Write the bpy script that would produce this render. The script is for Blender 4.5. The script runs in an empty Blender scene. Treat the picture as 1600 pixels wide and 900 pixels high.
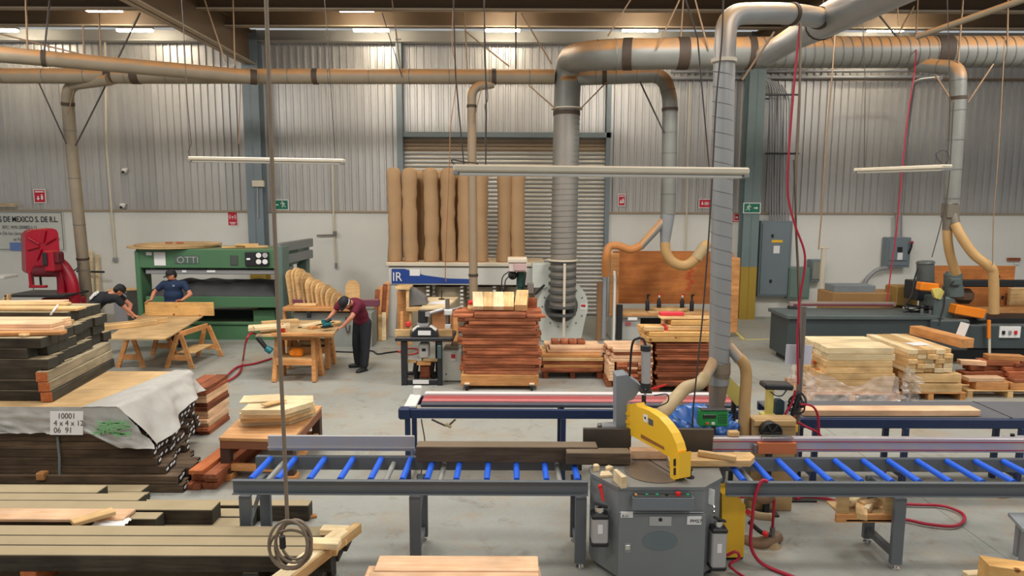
import bpy, math, random
from mathutils import Vector, Matrix, noise
R = random.Random(11)
S = bpy.context.scene
COL = S.collection
PI = math.pi
V = Vector

# ------------------------------------------------------------------ camera
F_PX = 1067.0
PITCH, ROLL = math.radians(7.05), math.radians(0.22)
CAM = V((0, 0, 3.25))
cd = bpy.data.cameras.new('camera'); cd.sensor_width = 36; cd.lens = 36 * F_PX / 1600
cd.clip_end = 200
cam = bpy.data.objects.new('camera', cd); COL.objects.link(cam)
CROT = Matrix.Rotation(PI / 2 - PITCH, 3, 'X') @ Matrix.Rotation(ROLL, 3, 'Z')
cam.location = CAM; cam.rotation_euler = CROT.to_euler()
S.camera = cam

# ------------------------------------------------------------------ world, lamps, exposure
w = bpy.data.worlds.new('world'); S.world = w; w.use_nodes = True
w.node_tree.nodes['Background'].inputs[0].default_value = (0.93, 0.97, 1.0, 1)
w.node_tree.nodes['Background'].inputs[1].default_value = 0.42
S.view_settings.view_transform = 'Standard'; S.view_settings.look = 'None'
S.view_settings.gamma = 1; S.view_settings.use_curve_mapping = False
S.view_settings.exposure = 0.0
S.cycles.max_bounces = 6; S.cycles.diffuse_bounces = 3; S.cycles.use_denoising = True
# the hall's unseen roof lamps as area lights; last row tilted to brighten wall
for yy, en, tl in ((0.6, 130, 0), (4.8, 118, 0), (7.8, 138, 0), (10.5, 300, .25)):
    for xx in (-10.5, -3.6, 3.4, 10.3):
        ld = bpy.data.lights.new('hall_lamp', 'AREA'); ld.shape = 'RECTANGLE'; ld.size = 2.4; ld.size_y = 1.2
        ld.energy = en; ld.color = (1.0, 0.965, 0.91)
        lo = bpy.data.objects.new('hall_lamp', ld); COL.objects.link(lo); lo.location = (xx, yy, 7.45); lo.rotation_euler = (tl, 0, 0)

# ------------------------------------------------------------------ pixel helpers (world points on real planes)
def ray(px, py):
    return CROT @ V(((px - 800) / F_PX, (450 - py) / F_PX, -1))
def at(px, py, y=None, z=None, x=None):
    d = ray(px, py)
    t = (y - CAM.y) / d.y if y is not None else (z - CAM.z) / d.z if z is not None else (x - CAM.x) / d.x
    return CAM + d * t
def atp(px, py, p, n):
    d = ray(px, py); return CAM + d * ((p - CAM).dot(n) / d.dot(n))
def X(px, y, py=500): return at(px, py, y=y).x
def Z(py, y, px=800): return at(px, py, y=y).z

# ------------------------------------------------------------------ materials
MATS = {}
def _nt(name):
    m = bpy.data.materials.new(name); m.use_nodes = True
    nt = m.node_tree; return m, nt, nt.nodes['Principled BSDF']
def nd(nt, t, **k):
    n = nt.nodes.new(t)
    for a, b in k.items():
        if a in n.inputs: n.inputs[a].default_value = b
        else: setattr(n, a, b)
    return n
def rgb(h, g=1.0):
    """sRGB 0-255 triple to linear"""
    return tuple(((c / 255 / 12.92) if c / 255 <= .04045 else ((c / 255 + .055) / 1.055) ** 2.4) * g for c in h) + (1,)
def mixc(nt, fac, a, b, mode='MIX'):
    n = nt.nodes.new('ShaderNodeMix'); n.data_type = 'RGBA'; n.blend_type = mode
    for s, v in ((0, fac), (6, a), (7, b)):
        if hasattr(v, 'links') or hasattr(v, 'is_linked'): nt.links.new(v, n.inputs[s])
        else: n.inputs[s].default_value = v
    return n.outputs[2]
def dust_fac(nt, lo=.2, hi=.75, power=1.0):
    g = nd(nt, 'ShaderNodeNewGeometry'); s = nd(nt, 'ShaderNodeSeparateXYZ')
    nt.links.new(g.outputs['Normal'], s.inputs[0])
    mr = nd(nt, 'ShaderNodeMapRange'); mr.inputs[1].default_value = lo; mr.inputs[2].default_value = hi
    mr.inputs[4].default_value = power
    nt.links.new(s.outputs[2], mr.inputs[0]); return mr.outputs[0]
def plain(name, col, rough=.5, metal=0.0, var=.12, scale=6.0, bump=0.0, dust=None, dlo=.3, dhi=.9, dpow=1.0, spec=None, emit=None, alpha=None, rnd=0.0):
    if name in MATS: return MATS[name]
    m, nt, b = _nt(name); c = rgb(col)
    tc = nd(nt, 'ShaderNodeTexCoord')
    no = nd(nt, 'ShaderNodeTexNoise', Scale=scale, Detail=5.0, Roughness=.6); nt.links.new(tc.outputs['Object'], no.inputs['Vector'])
    d = tuple(x * (1 - var) for x in c[:3]) + (1,); l = tuple(min(1, x * (1 + var)) for x in c[:3]) + (1,)
    out = mixc(nt, no.outputs['Fac'], d, l)
    if rnd:
        oi = nd(nt, 'ShaderNodeObjectInfo'); mr = nd(nt, 'ShaderNodeMapRange')
        mr.inputs[3].default_value = 1 - rnd; mr.inputs[4].default_value = 1 + rnd
        nt.links.new(oi.outputs['Random'], mr.inputs[0])
        hs = nd(nt, 'ShaderNodeHueSaturation'); nt.links.new(out, hs.inputs['Color']); nt.links.new(mr.outputs[0], hs.inputs['Value']); out = hs.outputs[0]
    if dust:
        f = dust_fac(nt, dlo, dhi, dpow)
        no2 = nd(nt, 'ShaderNodeTexNoise', Scale=scale * 1.7, Detail=3.0); nt.links.new(tc.outputs['Object'], no2.inputs['Vector'])
        mu = nd(nt, 'ShaderNodeMath', operation='MULTIPLY'); nt.links.new(f, mu.inputs[0])
        mr = nd(nt, 'ShaderNodeMapRange'); mr.inputs[1].default_value = .25; mr.inputs[2].default_value = .6; mr.inputs[3].default_value = .55
        nt.links.new(no2.outputs['Fac'], mr.inputs[0]); nt.links.new(mr.outputs[0], mu.inputs[1])
        out = mixc(nt, mu.outputs[0], out, rgb(dust))
        mm = nd(nt, 'ShaderNodeMath', operation='MULTIPLY'); mm.inputs[1].default_value = metal
        iv = nd(nt, 'ShaderNodeMath', operation='SUBTRACT'); iv.inputs[0].default_value = 1
        nt.links.new(mu.outputs[0], iv.inputs[1]); nt.links.new(iv.outputs[0], mm.inputs[0]); nt.links.new(mm.outputs[0], b.inputs['Metallic'])
    nt.links.new(out, b.inputs['Base Color'])
    b.inputs['Roughness'].default_value = rough
    if not dust: b.inputs['Metallic'].default_value = metal
    if spec is not None: b.inputs['Specular IOR Level'].default_value = spec
    if emit: b.inputs['Emission Color'].default_value = rgb(col); b.inputs['Emission Strength'].default_value = emit
    if alpha is not None: b.inputs['Alpha'].default_value = alpha
    if bump:
        bp = nd(nt, 'ShaderNodeBump', Strength=bump, Distance=.02); nt.links.new(no.outputs['Fac'], bp.inputs['Height']); nt.links.new(bp.outputs[0], b.inputs['Normal'])
    MATS[name] = m; return m
def wood(name, light, dark, rnd=.16, rough=.65, scale=1.0, dust=None, dpow=.8, stain=.25, knots=0.0, end=None):
    """grain runs along local X; each board gets its own offset and value"""
    if name in MATS: return MATS[name]
    m, nt, b = _nt(name)
    tc = nd(nt, 'ShaderNodeTexCoord'); oi = nd(nt, 'ShaderNodeObjectInfo')
    mu = nd(nt, 'ShaderNodeMath', operation='MULTIPLY'); mu.inputs[1].default_value = 37; nt.links.new(oi.outputs['Random'], mu.inputs[0])
    ad = nd(nt, 'ShaderNodeVectorMath', operation='ADD'); nt.links.new(tc.outputs['Object'], ad.inputs[0]); nt.links.new(mu.outputs[0], ad.inputs[1])
    mp = nd(nt, 'ShaderNodeMapping'); mp.inputs['Scale'].default_value = (1.2 * scale, 16 * scale, 16 * scale); nt.links.new(ad.outputs[0], mp.inputs[0])
    no = nd(nt, 'ShaderNodeTexNoise', Scale=1.6, Detail=5.0, Roughness=.65, Distortion=.6); nt.links.new(mp.outputs[0], no.inputs['Vector'])
    cr = nd(nt, 'ShaderNodeMapRange'); cr.inputs[1].default_value = .3; cr.inputs[2].default_value = .7; nt.links.new(no.outputs['Fac'], cr.inputs[0])
    out = mixc(nt, cr.outputs[0], rgb(dark), rgb(light))
    n2 = nd(nt, 'ShaderNodeTexNoise', Scale=2.3, Detail=4.0); nt.links.new(ad.outputs[0], n2.inputs['Vector'])
    st = nd(nt, 'ShaderNodeMapRange'); st.inputs[1].default_value = .35; st.inputs[2].default_value = .7; st.inputs[3].default_value = 1 - stain; st.inputs[4].default_value = 1 + stain * .5
    nt.links.new(n2.outputs['Fac'], st.inputs[0])
    rv = nd(nt, 'ShaderNodeMapRange'); rv.inputs[3].default_value = 1 - rnd; rv.inputs[4].default_value = 1 + rnd; nt.links.new(oi.outputs['Random'], rv.inputs[0])
    vm = nd(nt, 'ShaderNodeMath', operation='MULTIPLY'); nt.links.new(st.outputs[0], vm.inputs[0]); nt.links.new(rv.outputs[0], vm.inputs[1])
    hs = nd(nt, 'ShaderNodeHueSaturation'); nt.links.new(out, hs.inputs['Color']); nt.links.new(vm.outputs[0], hs.inputs['Value']); out = hs.outputs[0]
    if knots:
        vo = nd(nt, 'ShaderNodeTexVoronoi', Scale=knots); nt.links.new(ad.outputs[0], vo.inputs['Vector'])
        kr = nd(nt, 'ShaderNodeMapRange'); kr.inputs[1].default_value = .1; kr.inputs[2].default_value = .17; kr.inputs[3].default_value = .95; kr.inputs[4].default_value = 0
        nt.links.new(vo.outputs['Distance'], kr.inputs[0]); out = mixc(nt, kr.outputs[0], out, rgb((120, 66, 30)))
    if dust:
        out = mixc(nt, dust_fac(nt, .6, .95, dpow), out, mixc(nt, n2.outputs['Fac'], rgb(dust, .8), rgb(dust, 1.15)))
    if end:
        sx_ = nd(nt, 'ShaderNodeSeparateXYZ'); nt.links.new(tc.outputs['Normal'], sx_.inputs[0])
        ab = nd(nt, 'ShaderNodeMath', operation='ABSOLUTE'); nt.links.new(sx_.outputs[0], ab.inputs[0])
        gt = nd(nt, 'ShaderNodeMath', operation='GREATER_THAN'); gt.inputs[1].default_value = .8; nt.links.new(ab.outputs[0], gt.inputs[0])
        out = mixc(nt, gt.outputs[0], out, mixc(nt, n2.outputs['Fac'], rgb(end, .6), rgb(end, 1.3)))
    nt.links.new(out, b.inputs['Base Color']); b.inputs['Roughness'].default_value = rough
    b.inputs['Specular IOR Level'].default_value = .25
    bp = nd(nt, 'ShaderNodeBump', Strength=.25, Distance=.004); nt.links.new(no.outputs['Fac'], bp.inputs['Height']); nt.links.new(bp.outputs[0], b.inputs['Normal'])
    MATS[name] = m; return m

DUST = (190, 138, 86)
GREY_METAL = plain('machine_grey', (122, 126, 127), .5, 0, .08, 3, dust=(168, 160, 148), dlo=.7, dhi=1, dpow=.35)
CONVP = plain('conveyor_grey', (98, 103, 107), .5, 0, .08, 3)
DARK_GREY = plain('dark_grey_paint', (62, 72, 74), .5, 0, .12, 4, dust=(128, 124, 116), dlo=.6, dhi=1, dpow=.55)
ALU = plain('aluminium', (180, 177, 178), .42, .4, .06, 5)
ALU_DULL = plain('dull_aluminium', (150, 150, 152), .5, .3, .1, 5)
STEEL = plain('bare_steel', (128, 124, 120), .42, .6, .15, 7)
CHROME = plain('chrome', (215, 215, 215), .2, 1, .04, 5)
DUCT = plain('galvanised_duct', (128, 128, 122), .5, .2, .2, 3.0, dust=DUST, dlo=0.02, dhi=.28, dpow=1.0)
DUCT_CLEAN = plain('clean_galvanised_duct', (158, 161, 162), .4, .45, .14, 3.5, dust=(178, 142, 98), dlo=-.05, dhi=.5, dpow=1.0)
DUCT_DUSTY = plain('dusty_galvanised_duct', (142, 130, 110), .6, .1, .2, 3, dust=DUST, dlo=-.05, dhi=.3)
SEAM = plain('duct_seam', (112, 112, 108), .5, .4, .1)
BAND = plain('dark_joint_band', (70, 56, 44), .7, 0, .25, 8)
HOSE = plain('tan_flexible_hose', (186, 148, 96), .6, 0, .12, 12, dust=(214, 170, 112), dlo=.2, dhi=.9, dpow=.6)
HOSE_PALE = plain('pale_flexible_hose', (180, 156, 116), .55, 0, .12, 12)
HOSE_BROWN = plain('brown_flexible_hose', (134, 104, 78), .55, 0, .15, 12)
BLACK = plain('black_rubber', (26, 26, 28), .5, 0, .2)
BLACKMET = plain('black_painted_steel', (34, 36, 40), .45, 0, .2, dust=(96, 88, 78), dlo=.8, dhi=1, dpow=.5)
WHITE = plain('white_paint', (214, 212, 206), .5, 0, .05)
CREAM = plain('cream_painted_metal', (206, 196, 176), .5, 0, .1, 5, dust=(224, 196, 158), dlo=.5, dhi=1, dpow=.8)
PAPER = plain('paper', (228, 226, 224), .8, 0, .03)
RED = plain('red_enamel', (160, 14, 38), .38, 0, .1, 4, dust=(206, 110, 72), dlo=.6, dhi=1, dpow=.6)
REDPL = plain('red_plastic', (206, 28, 30), .4, 0, .06)
REDHOSE = plain('red_air_hose', (172, 24, 52), .42, 0, .1)
BLUE = plain('blue_roller', (36, 100, 224), .42, 0, .08, 5)
NAVY = plain('navy_painted_steel', (28, 46, 84), .45, 0, .15, 5)
BLUEBAN = plain('blue_banner', (28, 64, 138), .5, 0, .06)
YELLOW = plain('yellow_enamel', (240, 188, 44), .42, 0, .07, 4)
YELLOW2 = plain('pale_yellow_enamel', (216, 200, 110), .5, 0, .08, 4)
ORANGE = plain('orange_enamel', (236, 132, 24), .42, 0, .08, 4)
GREEN = plain('green_enamel', (76, 116, 82), .45, 0, .1, 2.5, dust=(150, 150, 110), dlo=.7, dhi=1, dpow=.4)
GREENDK = plain('dark_green_enamel', (44, 72, 60), .45, 0, .1, 3)
GREENSIGN = plain('green_sign', (10, 110, 82), .5, 0, .03)
REDSIGN = plain('red_sign', (196, 22, 48), .5, 0, .04)
TEAL = plain('teal_plastic', (24, 110, 120), .4, 0, .1)
ROPE = plain('grey_brown_cable', (128, 112, 94), .6, 0, .15, 20)
WIRE = plain('dusty_wire', (150, 122, 94), .6, .2, .2, 10)
WIREDK = plain('dark_wire', (66, 58, 54), .6, 0, .2, 10)
BAG = plain('dust_filter_bag', (172, 138, 100), .85, 0, .16, 2.2, bump=.25)
COLPAINT = plain('blue_grey_column_paint', (116, 128, 134), .5, 0, .08, 3)
COLGREEN = plain('green_grey_column_paint', (112, 128, 128), .5, 0, .1, 3)
YBASE = plain('ochre_base_paint', (168, 140, 52), .6, 0, .1, 3)
BEAMP = plain('tan_roof_steel', (112, 92, 70), .6, 0, .12, 1.5)
CEILP = plain('brown_roof_deck', (66, 56, 48), .7, 0, .15, 2)
PINE = wood('pine', (232, 198, 146), (204, 158, 100), .13, stain=.3)
PALE = wood('pale_pine', (240, 222, 184), (224, 192, 142), .08)
KNOTTY = wood('knotty_pine', (232, 186, 120), (212, 158, 90), .08, knots=5.5)
SALMON = wood('salmon_cedar', (242, 204, 166), (226, 176, 134), .1)
CEDAR = wood('red_cedar', (200, 124, 84), (142, 74, 48), .26, stain=.4)
CEDARDK = wood('dark_red_cedar', (168, 98, 64), (112, 58, 38), .26, stain=.4)
ENDORANGE = wood('orange_end_grain', (206, 124, 74), (176, 92, 50), .1)
PLY = wood('plywood_sheet', (204, 172, 126), (188, 152, 104), .05, scale=.5)
PLYRED = wood('red_plywood', (192, 122, 66), (158, 92, 46), .05, scale=.35, stain=.3)
BENCHW = wood('bench_timber', (222, 164, 106), (190, 126, 72), .12)
DARKBEAM = wood('dark_treated_timber', (84, 74, 60), (48, 42, 35), .22, dust=(180, 162, 128), dpow=.85, stain=.45, end=(62, 62, 56))
DARKEND = wood('dark_timber_end', (76, 72, 62), (44, 42, 38), .25, stain=.4)
BLACKBOARD = wood('black_stained_board', (112, 92, 72), (72, 58, 46), .3, stain=.4, end=(40, 37, 35))
GREYBEAM = wood('weathered_grey_timber', (166, 154, 128), (120, 110, 90), .12, dust=(190, 172, 140), dpow=.5)
WALNUT = wood('dark_brown_planed_board', (112, 94, 76), (74, 60, 48), .1, dust=(136, 118, 96), dpow=.7)
FACEW = plain('skin', (196, 130, 100), .55, 0, .08, 9)

# ------------------------------------------------------------------ mesh builder
class B:
    def __init__(s, org=(0, 0, 0)):
        s.v = []; s.f = []; s.m = []; s.s = []; s.o = V(org)
    def add(s, vs, fs, mi=0, sm=False):
        n = len(s.v); s.v += [V(a) - s.o for a in vs]
        for f in fs: s.f.append([i + n for i in f]); s.m.append(mi); s.s.append(sm)
        return s
    def box(s, c, size, rot=None, bev=0.0, mi=0):
        hx, hy, hz = (a / 2 for a in size); c = V(c)
        if rot is None: M = Matrix.Identity(3)
        elif isinstance(rot, (int, float)): M = Matrix.Rotation(rot, 3, 'Z')
        else: M = rot
        b = min(bev, hx * .9, hy * .9, hz * .9)
        if b <= 0:
            vs = [V((x, y, z)) for x in (-hx, hx) for y in (-hy, hy) for z in (-hz, hz)]
            fs = [(0, 1, 3, 2), (4, 6, 7, 5), (0, 4, 5, 1), (2, 3, 7, 6), (0, 2, 6, 4), (1, 5, 7, 3)]
        else:
            vs = []; idx = {}
            for sx in (-1, 1):
                for sy in (-1, 1):
                    for sz in (-1, 1):
                        for ax in range(3):
                            p = [sx * (hx - b), sy * (hy - b), sz * (hz - b)]
                            p[ax] = (sx * hx, sy * hy, sz * hz)[ax]
                            idx[(sx, sy, sz, ax)] = len(vs); vs.append(V(p))
            I = lambda sx, sy, sz, a: idx[(sx, sy, sz, a)]
            fs = []
            q = ((-1, -1), (1, -1), (1, 1), (-1, 1))
            for sg in (-1, 1):
                fs.append([I(sg, a, c2, 0) for a, c2 in q][::sg])
                fs.append([I(a, sg, c2, 1) for a, c2 in q][::-sg])
                fs.append([I(a, c2, sg, 2) for a, c2 in q][::sg])
            for a in (-1, 1):
                for c2 in (-1, 1):
                    fs.append([I(a, c2, -1, 0), I(a, c2, 1, 0), I(a, c2, 1, 1), I(a, c2, -1, 1)][::1 if a * c2 < 0 else -1])
                    fs.append([I(a, -1, c2, 0), I(a, 1, c2, 0), I(a, 1, c2, 2), I(a, -1, c2, 2)][::1 if a * c2 > 0 else -1])
                    fs.append([I(-1, a, c2, 1), I(1, a, c2, 1), I(1, a, c2, 2), I(-1, a, c2, 2)][::-1 if a * c2 > 0 else 1])
                    for e in (-1, 1):
                        fs.append([I(a, c2, e, 0), I(a, c2, e, 1), I(a, c2, e, 2)][::1 if a * c2 * e > 0 else -1])
        return s.add([M @ p + c for p in vs], fs, mi)
    def cyl(s, p0, p1, r0, r1=None, n=14, mi=0, caps=True):
        p0, p1 = V(p0), V(p1); r1 = r0 if r1 is None else r1
        d = (p1 - p0).normalized(); a = d.orthogonal().normalized(); b = d.cross(a)
        vs = [p + (a * math.cos(2 * PI * i / n) + b * math.sin(2 * PI * i / n)) * r for p, r in ((p0, r0), (p1, r1)) for i in range(n)]
        s.add(vs, [(i, (i + 1) % n, n + (i + 1) % n, n + i) for i in range(n)], mi, True)
        if caps:
            s.add(vs[:n], [tuple(range(n))[::-1]], mi); s.add(vs[n:], [tuple(range(n))], mi)
        return s
    def tube(s, pts, r, n=8, mi=0, caps=True, closed=False):
        pts = [V(p) for p in pts]; k = len(pts); rs = r if isinstance(r, (list, tuple)) else [r] * k
        a = None; vs = []
        for i, p in enumerate(pts):
            if closed: t = pts[(i + 1) % k] - pts[i - 1]
            else: t = pts[min(i + 1, k - 1)] - pts[max(i - 1, 0)]
            t = t.normalized() if t.length > 1e-9 else V((0, 0, 1))
            a = t.orthogonal().normalized() if a is None else (a - t * a.dot(t)).normalized()
            b = t.cross(a)
            vs += [p + (a * math.cos(2 * PI * j / n) + b * math.sin(2 * PI * j / n)) * rs[i] for j in range(n)]
        fs = []
        for i in range(k if closed else k - 1):
            e = (i + 1) % k
            fs += [(i * n + j, i * n + (j + 1) % n, e * n + (j + 1) % n, e * n + j) for j in range(n)]
        s.add(vs, fs, mi, True)
        if caps and not closed:
            s.add(vs[:n], [tuple(range(n))[::-1]], mi); s.add(vs[-n:], [tuple(range(n))], mi)
        return s
    def lathe(s, prof, c=(0, 0, 0), n=20, mi=0, M=None, sm=True):
        M = M or Matrix.Identity(3); c = V(c); k = len(prof)
        vs = [M @ V((r * math.cos(2 * PI * j / n), r * math.sin(2 * PI * j / n), z)) + c for r, z in prof for j in range(n)]
        fs = [(i * n + j, i * n + (j + 1) % n, (i + 1) * n + (j + 1) % n, (i + 1) * n + j) for i in range(k - 1) for j in range(n)]
        return s.add(vs, fs, mi, sm)
    def prism(s, poly, d, mi=0, sm=False):
        """poly: 3-D points of one face, d: extrusion vector"""
        poly = [V(p) for p in poly]; d = V(d); n = len(poly)
        nrm = sum(((poly[i] - poly[0]).cross(poly[(i + 1) % n] - poly[0]) for i in range(1, n - 1)), V())
        if nrm.dot(d) > 0: poly = poly[::-1]
        vs = poly + [p + d for p in poly]
        s.add(vs, [tuple(range(n)), tuple(range(2 * n - 1, n - 1, -1))], mi)
        return s.add(vs, [(i, n + i, n + (i + 1) % n, (i + 1) % n)[::1] for i in range(n)], mi, sm)
    def sphere(s, c, r, n=10, mi=0, sc=(1, 1, 1), M=None):
        M = M or Matrix.Identity(3)
        prof = [(math.sin(PI * i / n), -math.cos(PI * i / n)) for i in range(n + 1)]
        prof[0] = (1e-4, -1); prof[-1] = (1e-4, 1)
        D = Matrix.Diagonal(V(sc) * r)
        return s.lathe(prof, c, n * 2, mi, M @ D)
    def grid(s, fn, nu, nv, mi=0, sm=True):
        vs = [fn(i / nu, j / nv) for j in range(nv + 1) for i in range(nu + 1)]
        return s.add(vs, [(j * (nu + 1) + i, j * (nu + 1) + i + 1, (j + 1) * (nu + 1) + i + 1, (j + 1) * (nu + 1) + i) for j in range(nv) for i in range(nu)], mi, sm)
    def mesh(s, name, mats):
        me = bpy.data.meshes.new(name); me.from_pydata(s.v, [], s.f)
        for m in (mats if isinstance(mats, (list, tuple)) else [mats]): me.materials.append(m)
        me.polygons.foreach_set('material_index', s.m); me.polygons.foreach_set('use_smooth', s.s); me.update()
        return me
    def build(s, name, mats, parent=None, **k):
        return link(name, s.mesh(name, mats), parent, **k)
def link(name, me, parent=None, loc=None, rz=0, label=None, cat=None, group=None, kind=None, rot=None):
    o = bpy.data.objects.new(name, me); COL.objects.link(o)
    if parent: o.parent = parent
    if loc is not None: o.location = loc
    if rot is not None: o.rotation_euler = rot
    elif rz: o.rotation_euler = (0, 0, rz)
    return tag(o, label, cat, group, kind)
def tag(o, label=None, cat=None, group=None, kind=None):
    if label: o['label'] = label
    if cat: o['category'] = cat
    if group: o['group'] = group
    if kind or cat: o['kind'] = kind or 'thing'
    return o
def thing(name, label, cat, loc=(0, 0, 0), rz=0, group=None):
    return link(name, None, None, loc, rz, label, cat, group)
def W(root):
    """builder whose input is world coordinates, for a child of an unrotated thing"""
    return B(root.location)
def solo(name, mats, b, label, cat, group=None, kind=None):
    """one-mesh thing given in world coordinates: origin moved to its base centre"""
    xs = [v.x for v in b.v]; ys = [v.y for v in b.v]; z0 = min(v.z for v in b.v)
    o = V(((min(xs) + max(xs)) / 2, (min(ys) + max(ys)) / 2, z0))
    b.v = [v - o for v in b.v]
    return b.build(name, mats, None, loc=o, label=label, cat=cat, group=group, kind=kind)
def struct(name, mats, b, parent=None):
    return b.build(name, mats, parent, kind='structure' if parent is None else None)
def fillet(pts, rad, n=8):
    pts = [V(p) for p in pts]; out = [pts[0]]
    for i in range(1, len(pts) - 1):
        a, p, c = pts[i - 1], pts[i], pts[i + 1]
        r = min(rad, (a - p).length * .49, (c - p).length * .49)
        s0 = p + (a - p).normalized() * r; s1 = p + (c - p).normalized() * r
        out += [s0.lerp(p, t).lerp(p.lerp(s1, t), t) for t in (k / n for k in range(n + 1))]
    return out + [pts[-1]]
def smooth(pts, n=6):
    P = [V(p) for p in pts]; P = [P[0] * 2 - P[1]] + P + [P[-1] * 2 - P[-2]]; out = []
    for i in range(1, len(P) - 2):
        a, b, c, d = P[i - 1:i + 3]
        for k in range(n):
            t = k / n
            out.append(.5 * ((2 * b) + (c - a) * t + (2 * a - 5 * b + 4 * c - d) * t * t + (3 * b - a - 3 * c + d) * t ** 3))
    return out + [P[-2]]
def text(s, parent, p, size, mat, rot=(PI / 2, 0, 0), ext=.001, ax='LEFT', name='lettering', sx=1.0, bold=0.0):
    """p is given in the parent's local coordinates"""
    c = bpy.data.curves.new(name, 'FONT'); c.body = s; c.size = size; c.extrude = ext; c.align_x = ax; c.offset = bold
    c.materials.append(mat); q = bpy.data.objects.new(name, c); COL.objects.link(q)
    dg = bpy.context.evaluated_depsgraph_get(); me = bpy.data.meshes.new_from_object(q.evaluated_get(dg), depsgraph=dg)
    bpy.data.objects.remove(q); bpy.data.curves.remove(c); me.name = name
    o = link(name, me, parent, p, rot=rot, kind='stuff'); o.scale = (sx, 1, 1)
    return o
BOARDS = {}
def board_mesh(L, Wd, T, mat, bev=.006):
    k = (round(L, 3), round(Wd, 3), round(T, 3), mat.name)
    if k not in BOARDS: BOARDS[k] = B().box((0, 0, T / 2), (L, Wd, T), bev=bev).mesh('board', mat)
    return BOARDS[k]
def board(c, L, Wd, T, mat, rz=0, name='board', label=None, cat='board', group=None, rot=None, parent=None):
    """c: centre of the underside"""
    return link(name, board_mesh(L, Wd, T, mat), parent, c, rz, label, cat, group, rot=rot)
# ================================================================== SETTING
WY = 19.7
m, nt, b_ = _nt('concrete_floor')
tc = nd(nt, 'ShaderNodeTexCoord')
n1 = nd(nt, 'ShaderNodeTexNoise', Scale=.55, Detail=6.0, Roughness=.62); nt.links.new(tc.outputs['Object'], n1.inputs['Vector'])
n2 = nd(nt, 'ShaderNodeTexNoise', Scale=2.6, Detail=8.0, Roughness=.72, Distortion=.5); nt.links.new(tc.outputs['Object'], n2.inputs['Vector'])
n3 = nd(nt, 'ShaderNodeTexNoise', Scale=28.0, Detail=3.0); nt.links.new(tc.outputs['Object'], n3.inputs['Vector'])
n4 = nd(nt, 'ShaderNodeTexNoise', Scale=1.1, Detail=7.0, Roughness=.75); mp_ = nd(nt, 'ShaderNodeMapping'); mp_.inputs['Location'].default_value = (3.3, 8.1, 0)
nt.links.new(tc.outputs['Object'], mp_.inputs[0]); nt.links.new(mp_.outputs[0], n4.inputs['Vector'])
c = mixc(nt, n1.outputs['Fac'], rgb((132, 134, 128)), rgb((172, 172, 164)))
mr = nd(nt, 'ShaderNodeMapRange'); mr.inputs[1].default_value = .55; mr.inputs[2].default_value = .72; mr.inputs[4].default_value = .7; nt.links.new(n2.outputs['Fac'], mr.inputs[0])
c = mixc(nt, mr.outputs[0], c, rgb((112, 100, 84)))
mr2 = nd(nt, 'ShaderNodeMapRange'); mr2.inputs[1].default_value = .5; mr2.inputs[2].default_value = .7; mr2.inputs[4].default_value = .7; nt.links.new(n4.outputs['Fac'], mr2.inputs[0])
c = mixc(nt, mr2.outputs[0], c, rgb((162, 138, 108)))
c = mixc(nt, .18, c, n3.outputs['Color'], 'SOFT_LIGHT')
nt.links.new(c, b_.inputs['Base Color']); b_.inputs['Roughness'].default_value = .5; b_.inputs['Specular IOR Level'].default_value = .35
FLOORM = m
fl = struct('floor', FLOORM, B().box((0, 8.4, -.06), (46, 23.4, .12)))
JOINT = plain('floor_joint', (138, 137, 130), .8, 0, .1)
for y_ in (15.1,):
    B().box((0, y_, .0015), (46, .012, .003)).build('floor_joint', JOINT, fl, loc=(0, 0, 0))
for x_ in (-6.2, 4.6):
    B().box((x_, 8.4, .0015), (.012, 23.4, .003)).build('floor_joint', JOINT, fl)
YLINE = plain('yellow_floor_paint', (222, 208, 110), .6, 0, .1, 8)
p0, p1, p2 = at(1137, 508, z=0), at(1163, 531, z=0), at(1232, 529, z=0)
for a, c2 in ((p0, p1), (p1, p2)):
    d = (c2 - a); B().box((a + c2) / 2 + V((0, 0, .003)), (d.length + .06, .07, .004), math.atan2(d.y, d.x)).build('painted_line', YLINE, fl)

# lower block wall
m, nt, b_ = _nt('painted_block_wall')
tc = nd(nt, 'ShaderNodeTexCoord'); n1 = nd(nt, 'ShaderNodeTexNoise', Scale=.9, Detail=6.0, Roughness=.65); nt.links.new(tc.outputs['Object'], n1.inputs['Vector'])
c = mixc(nt, n1.outputs['Fac'], rgb((214, 212, 204)), rgb((232, 230, 222)))
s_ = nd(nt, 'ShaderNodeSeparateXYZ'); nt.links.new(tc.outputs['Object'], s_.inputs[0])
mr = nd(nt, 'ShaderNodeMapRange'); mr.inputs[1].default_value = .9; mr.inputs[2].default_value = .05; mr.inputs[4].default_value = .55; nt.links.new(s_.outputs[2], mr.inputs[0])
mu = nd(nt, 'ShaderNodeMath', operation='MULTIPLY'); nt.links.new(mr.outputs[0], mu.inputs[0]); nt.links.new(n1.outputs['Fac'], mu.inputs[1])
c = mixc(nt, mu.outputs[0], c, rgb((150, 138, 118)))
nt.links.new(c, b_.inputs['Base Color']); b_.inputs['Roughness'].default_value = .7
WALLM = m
DX0, DX1 = X(632, WY, 350), X(944, WY, 350)
HW = 2.98
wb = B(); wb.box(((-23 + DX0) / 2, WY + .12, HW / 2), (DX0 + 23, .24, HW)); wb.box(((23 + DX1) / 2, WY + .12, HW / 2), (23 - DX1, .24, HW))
wall = struct('wall_back', WALLM, wb)
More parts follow.
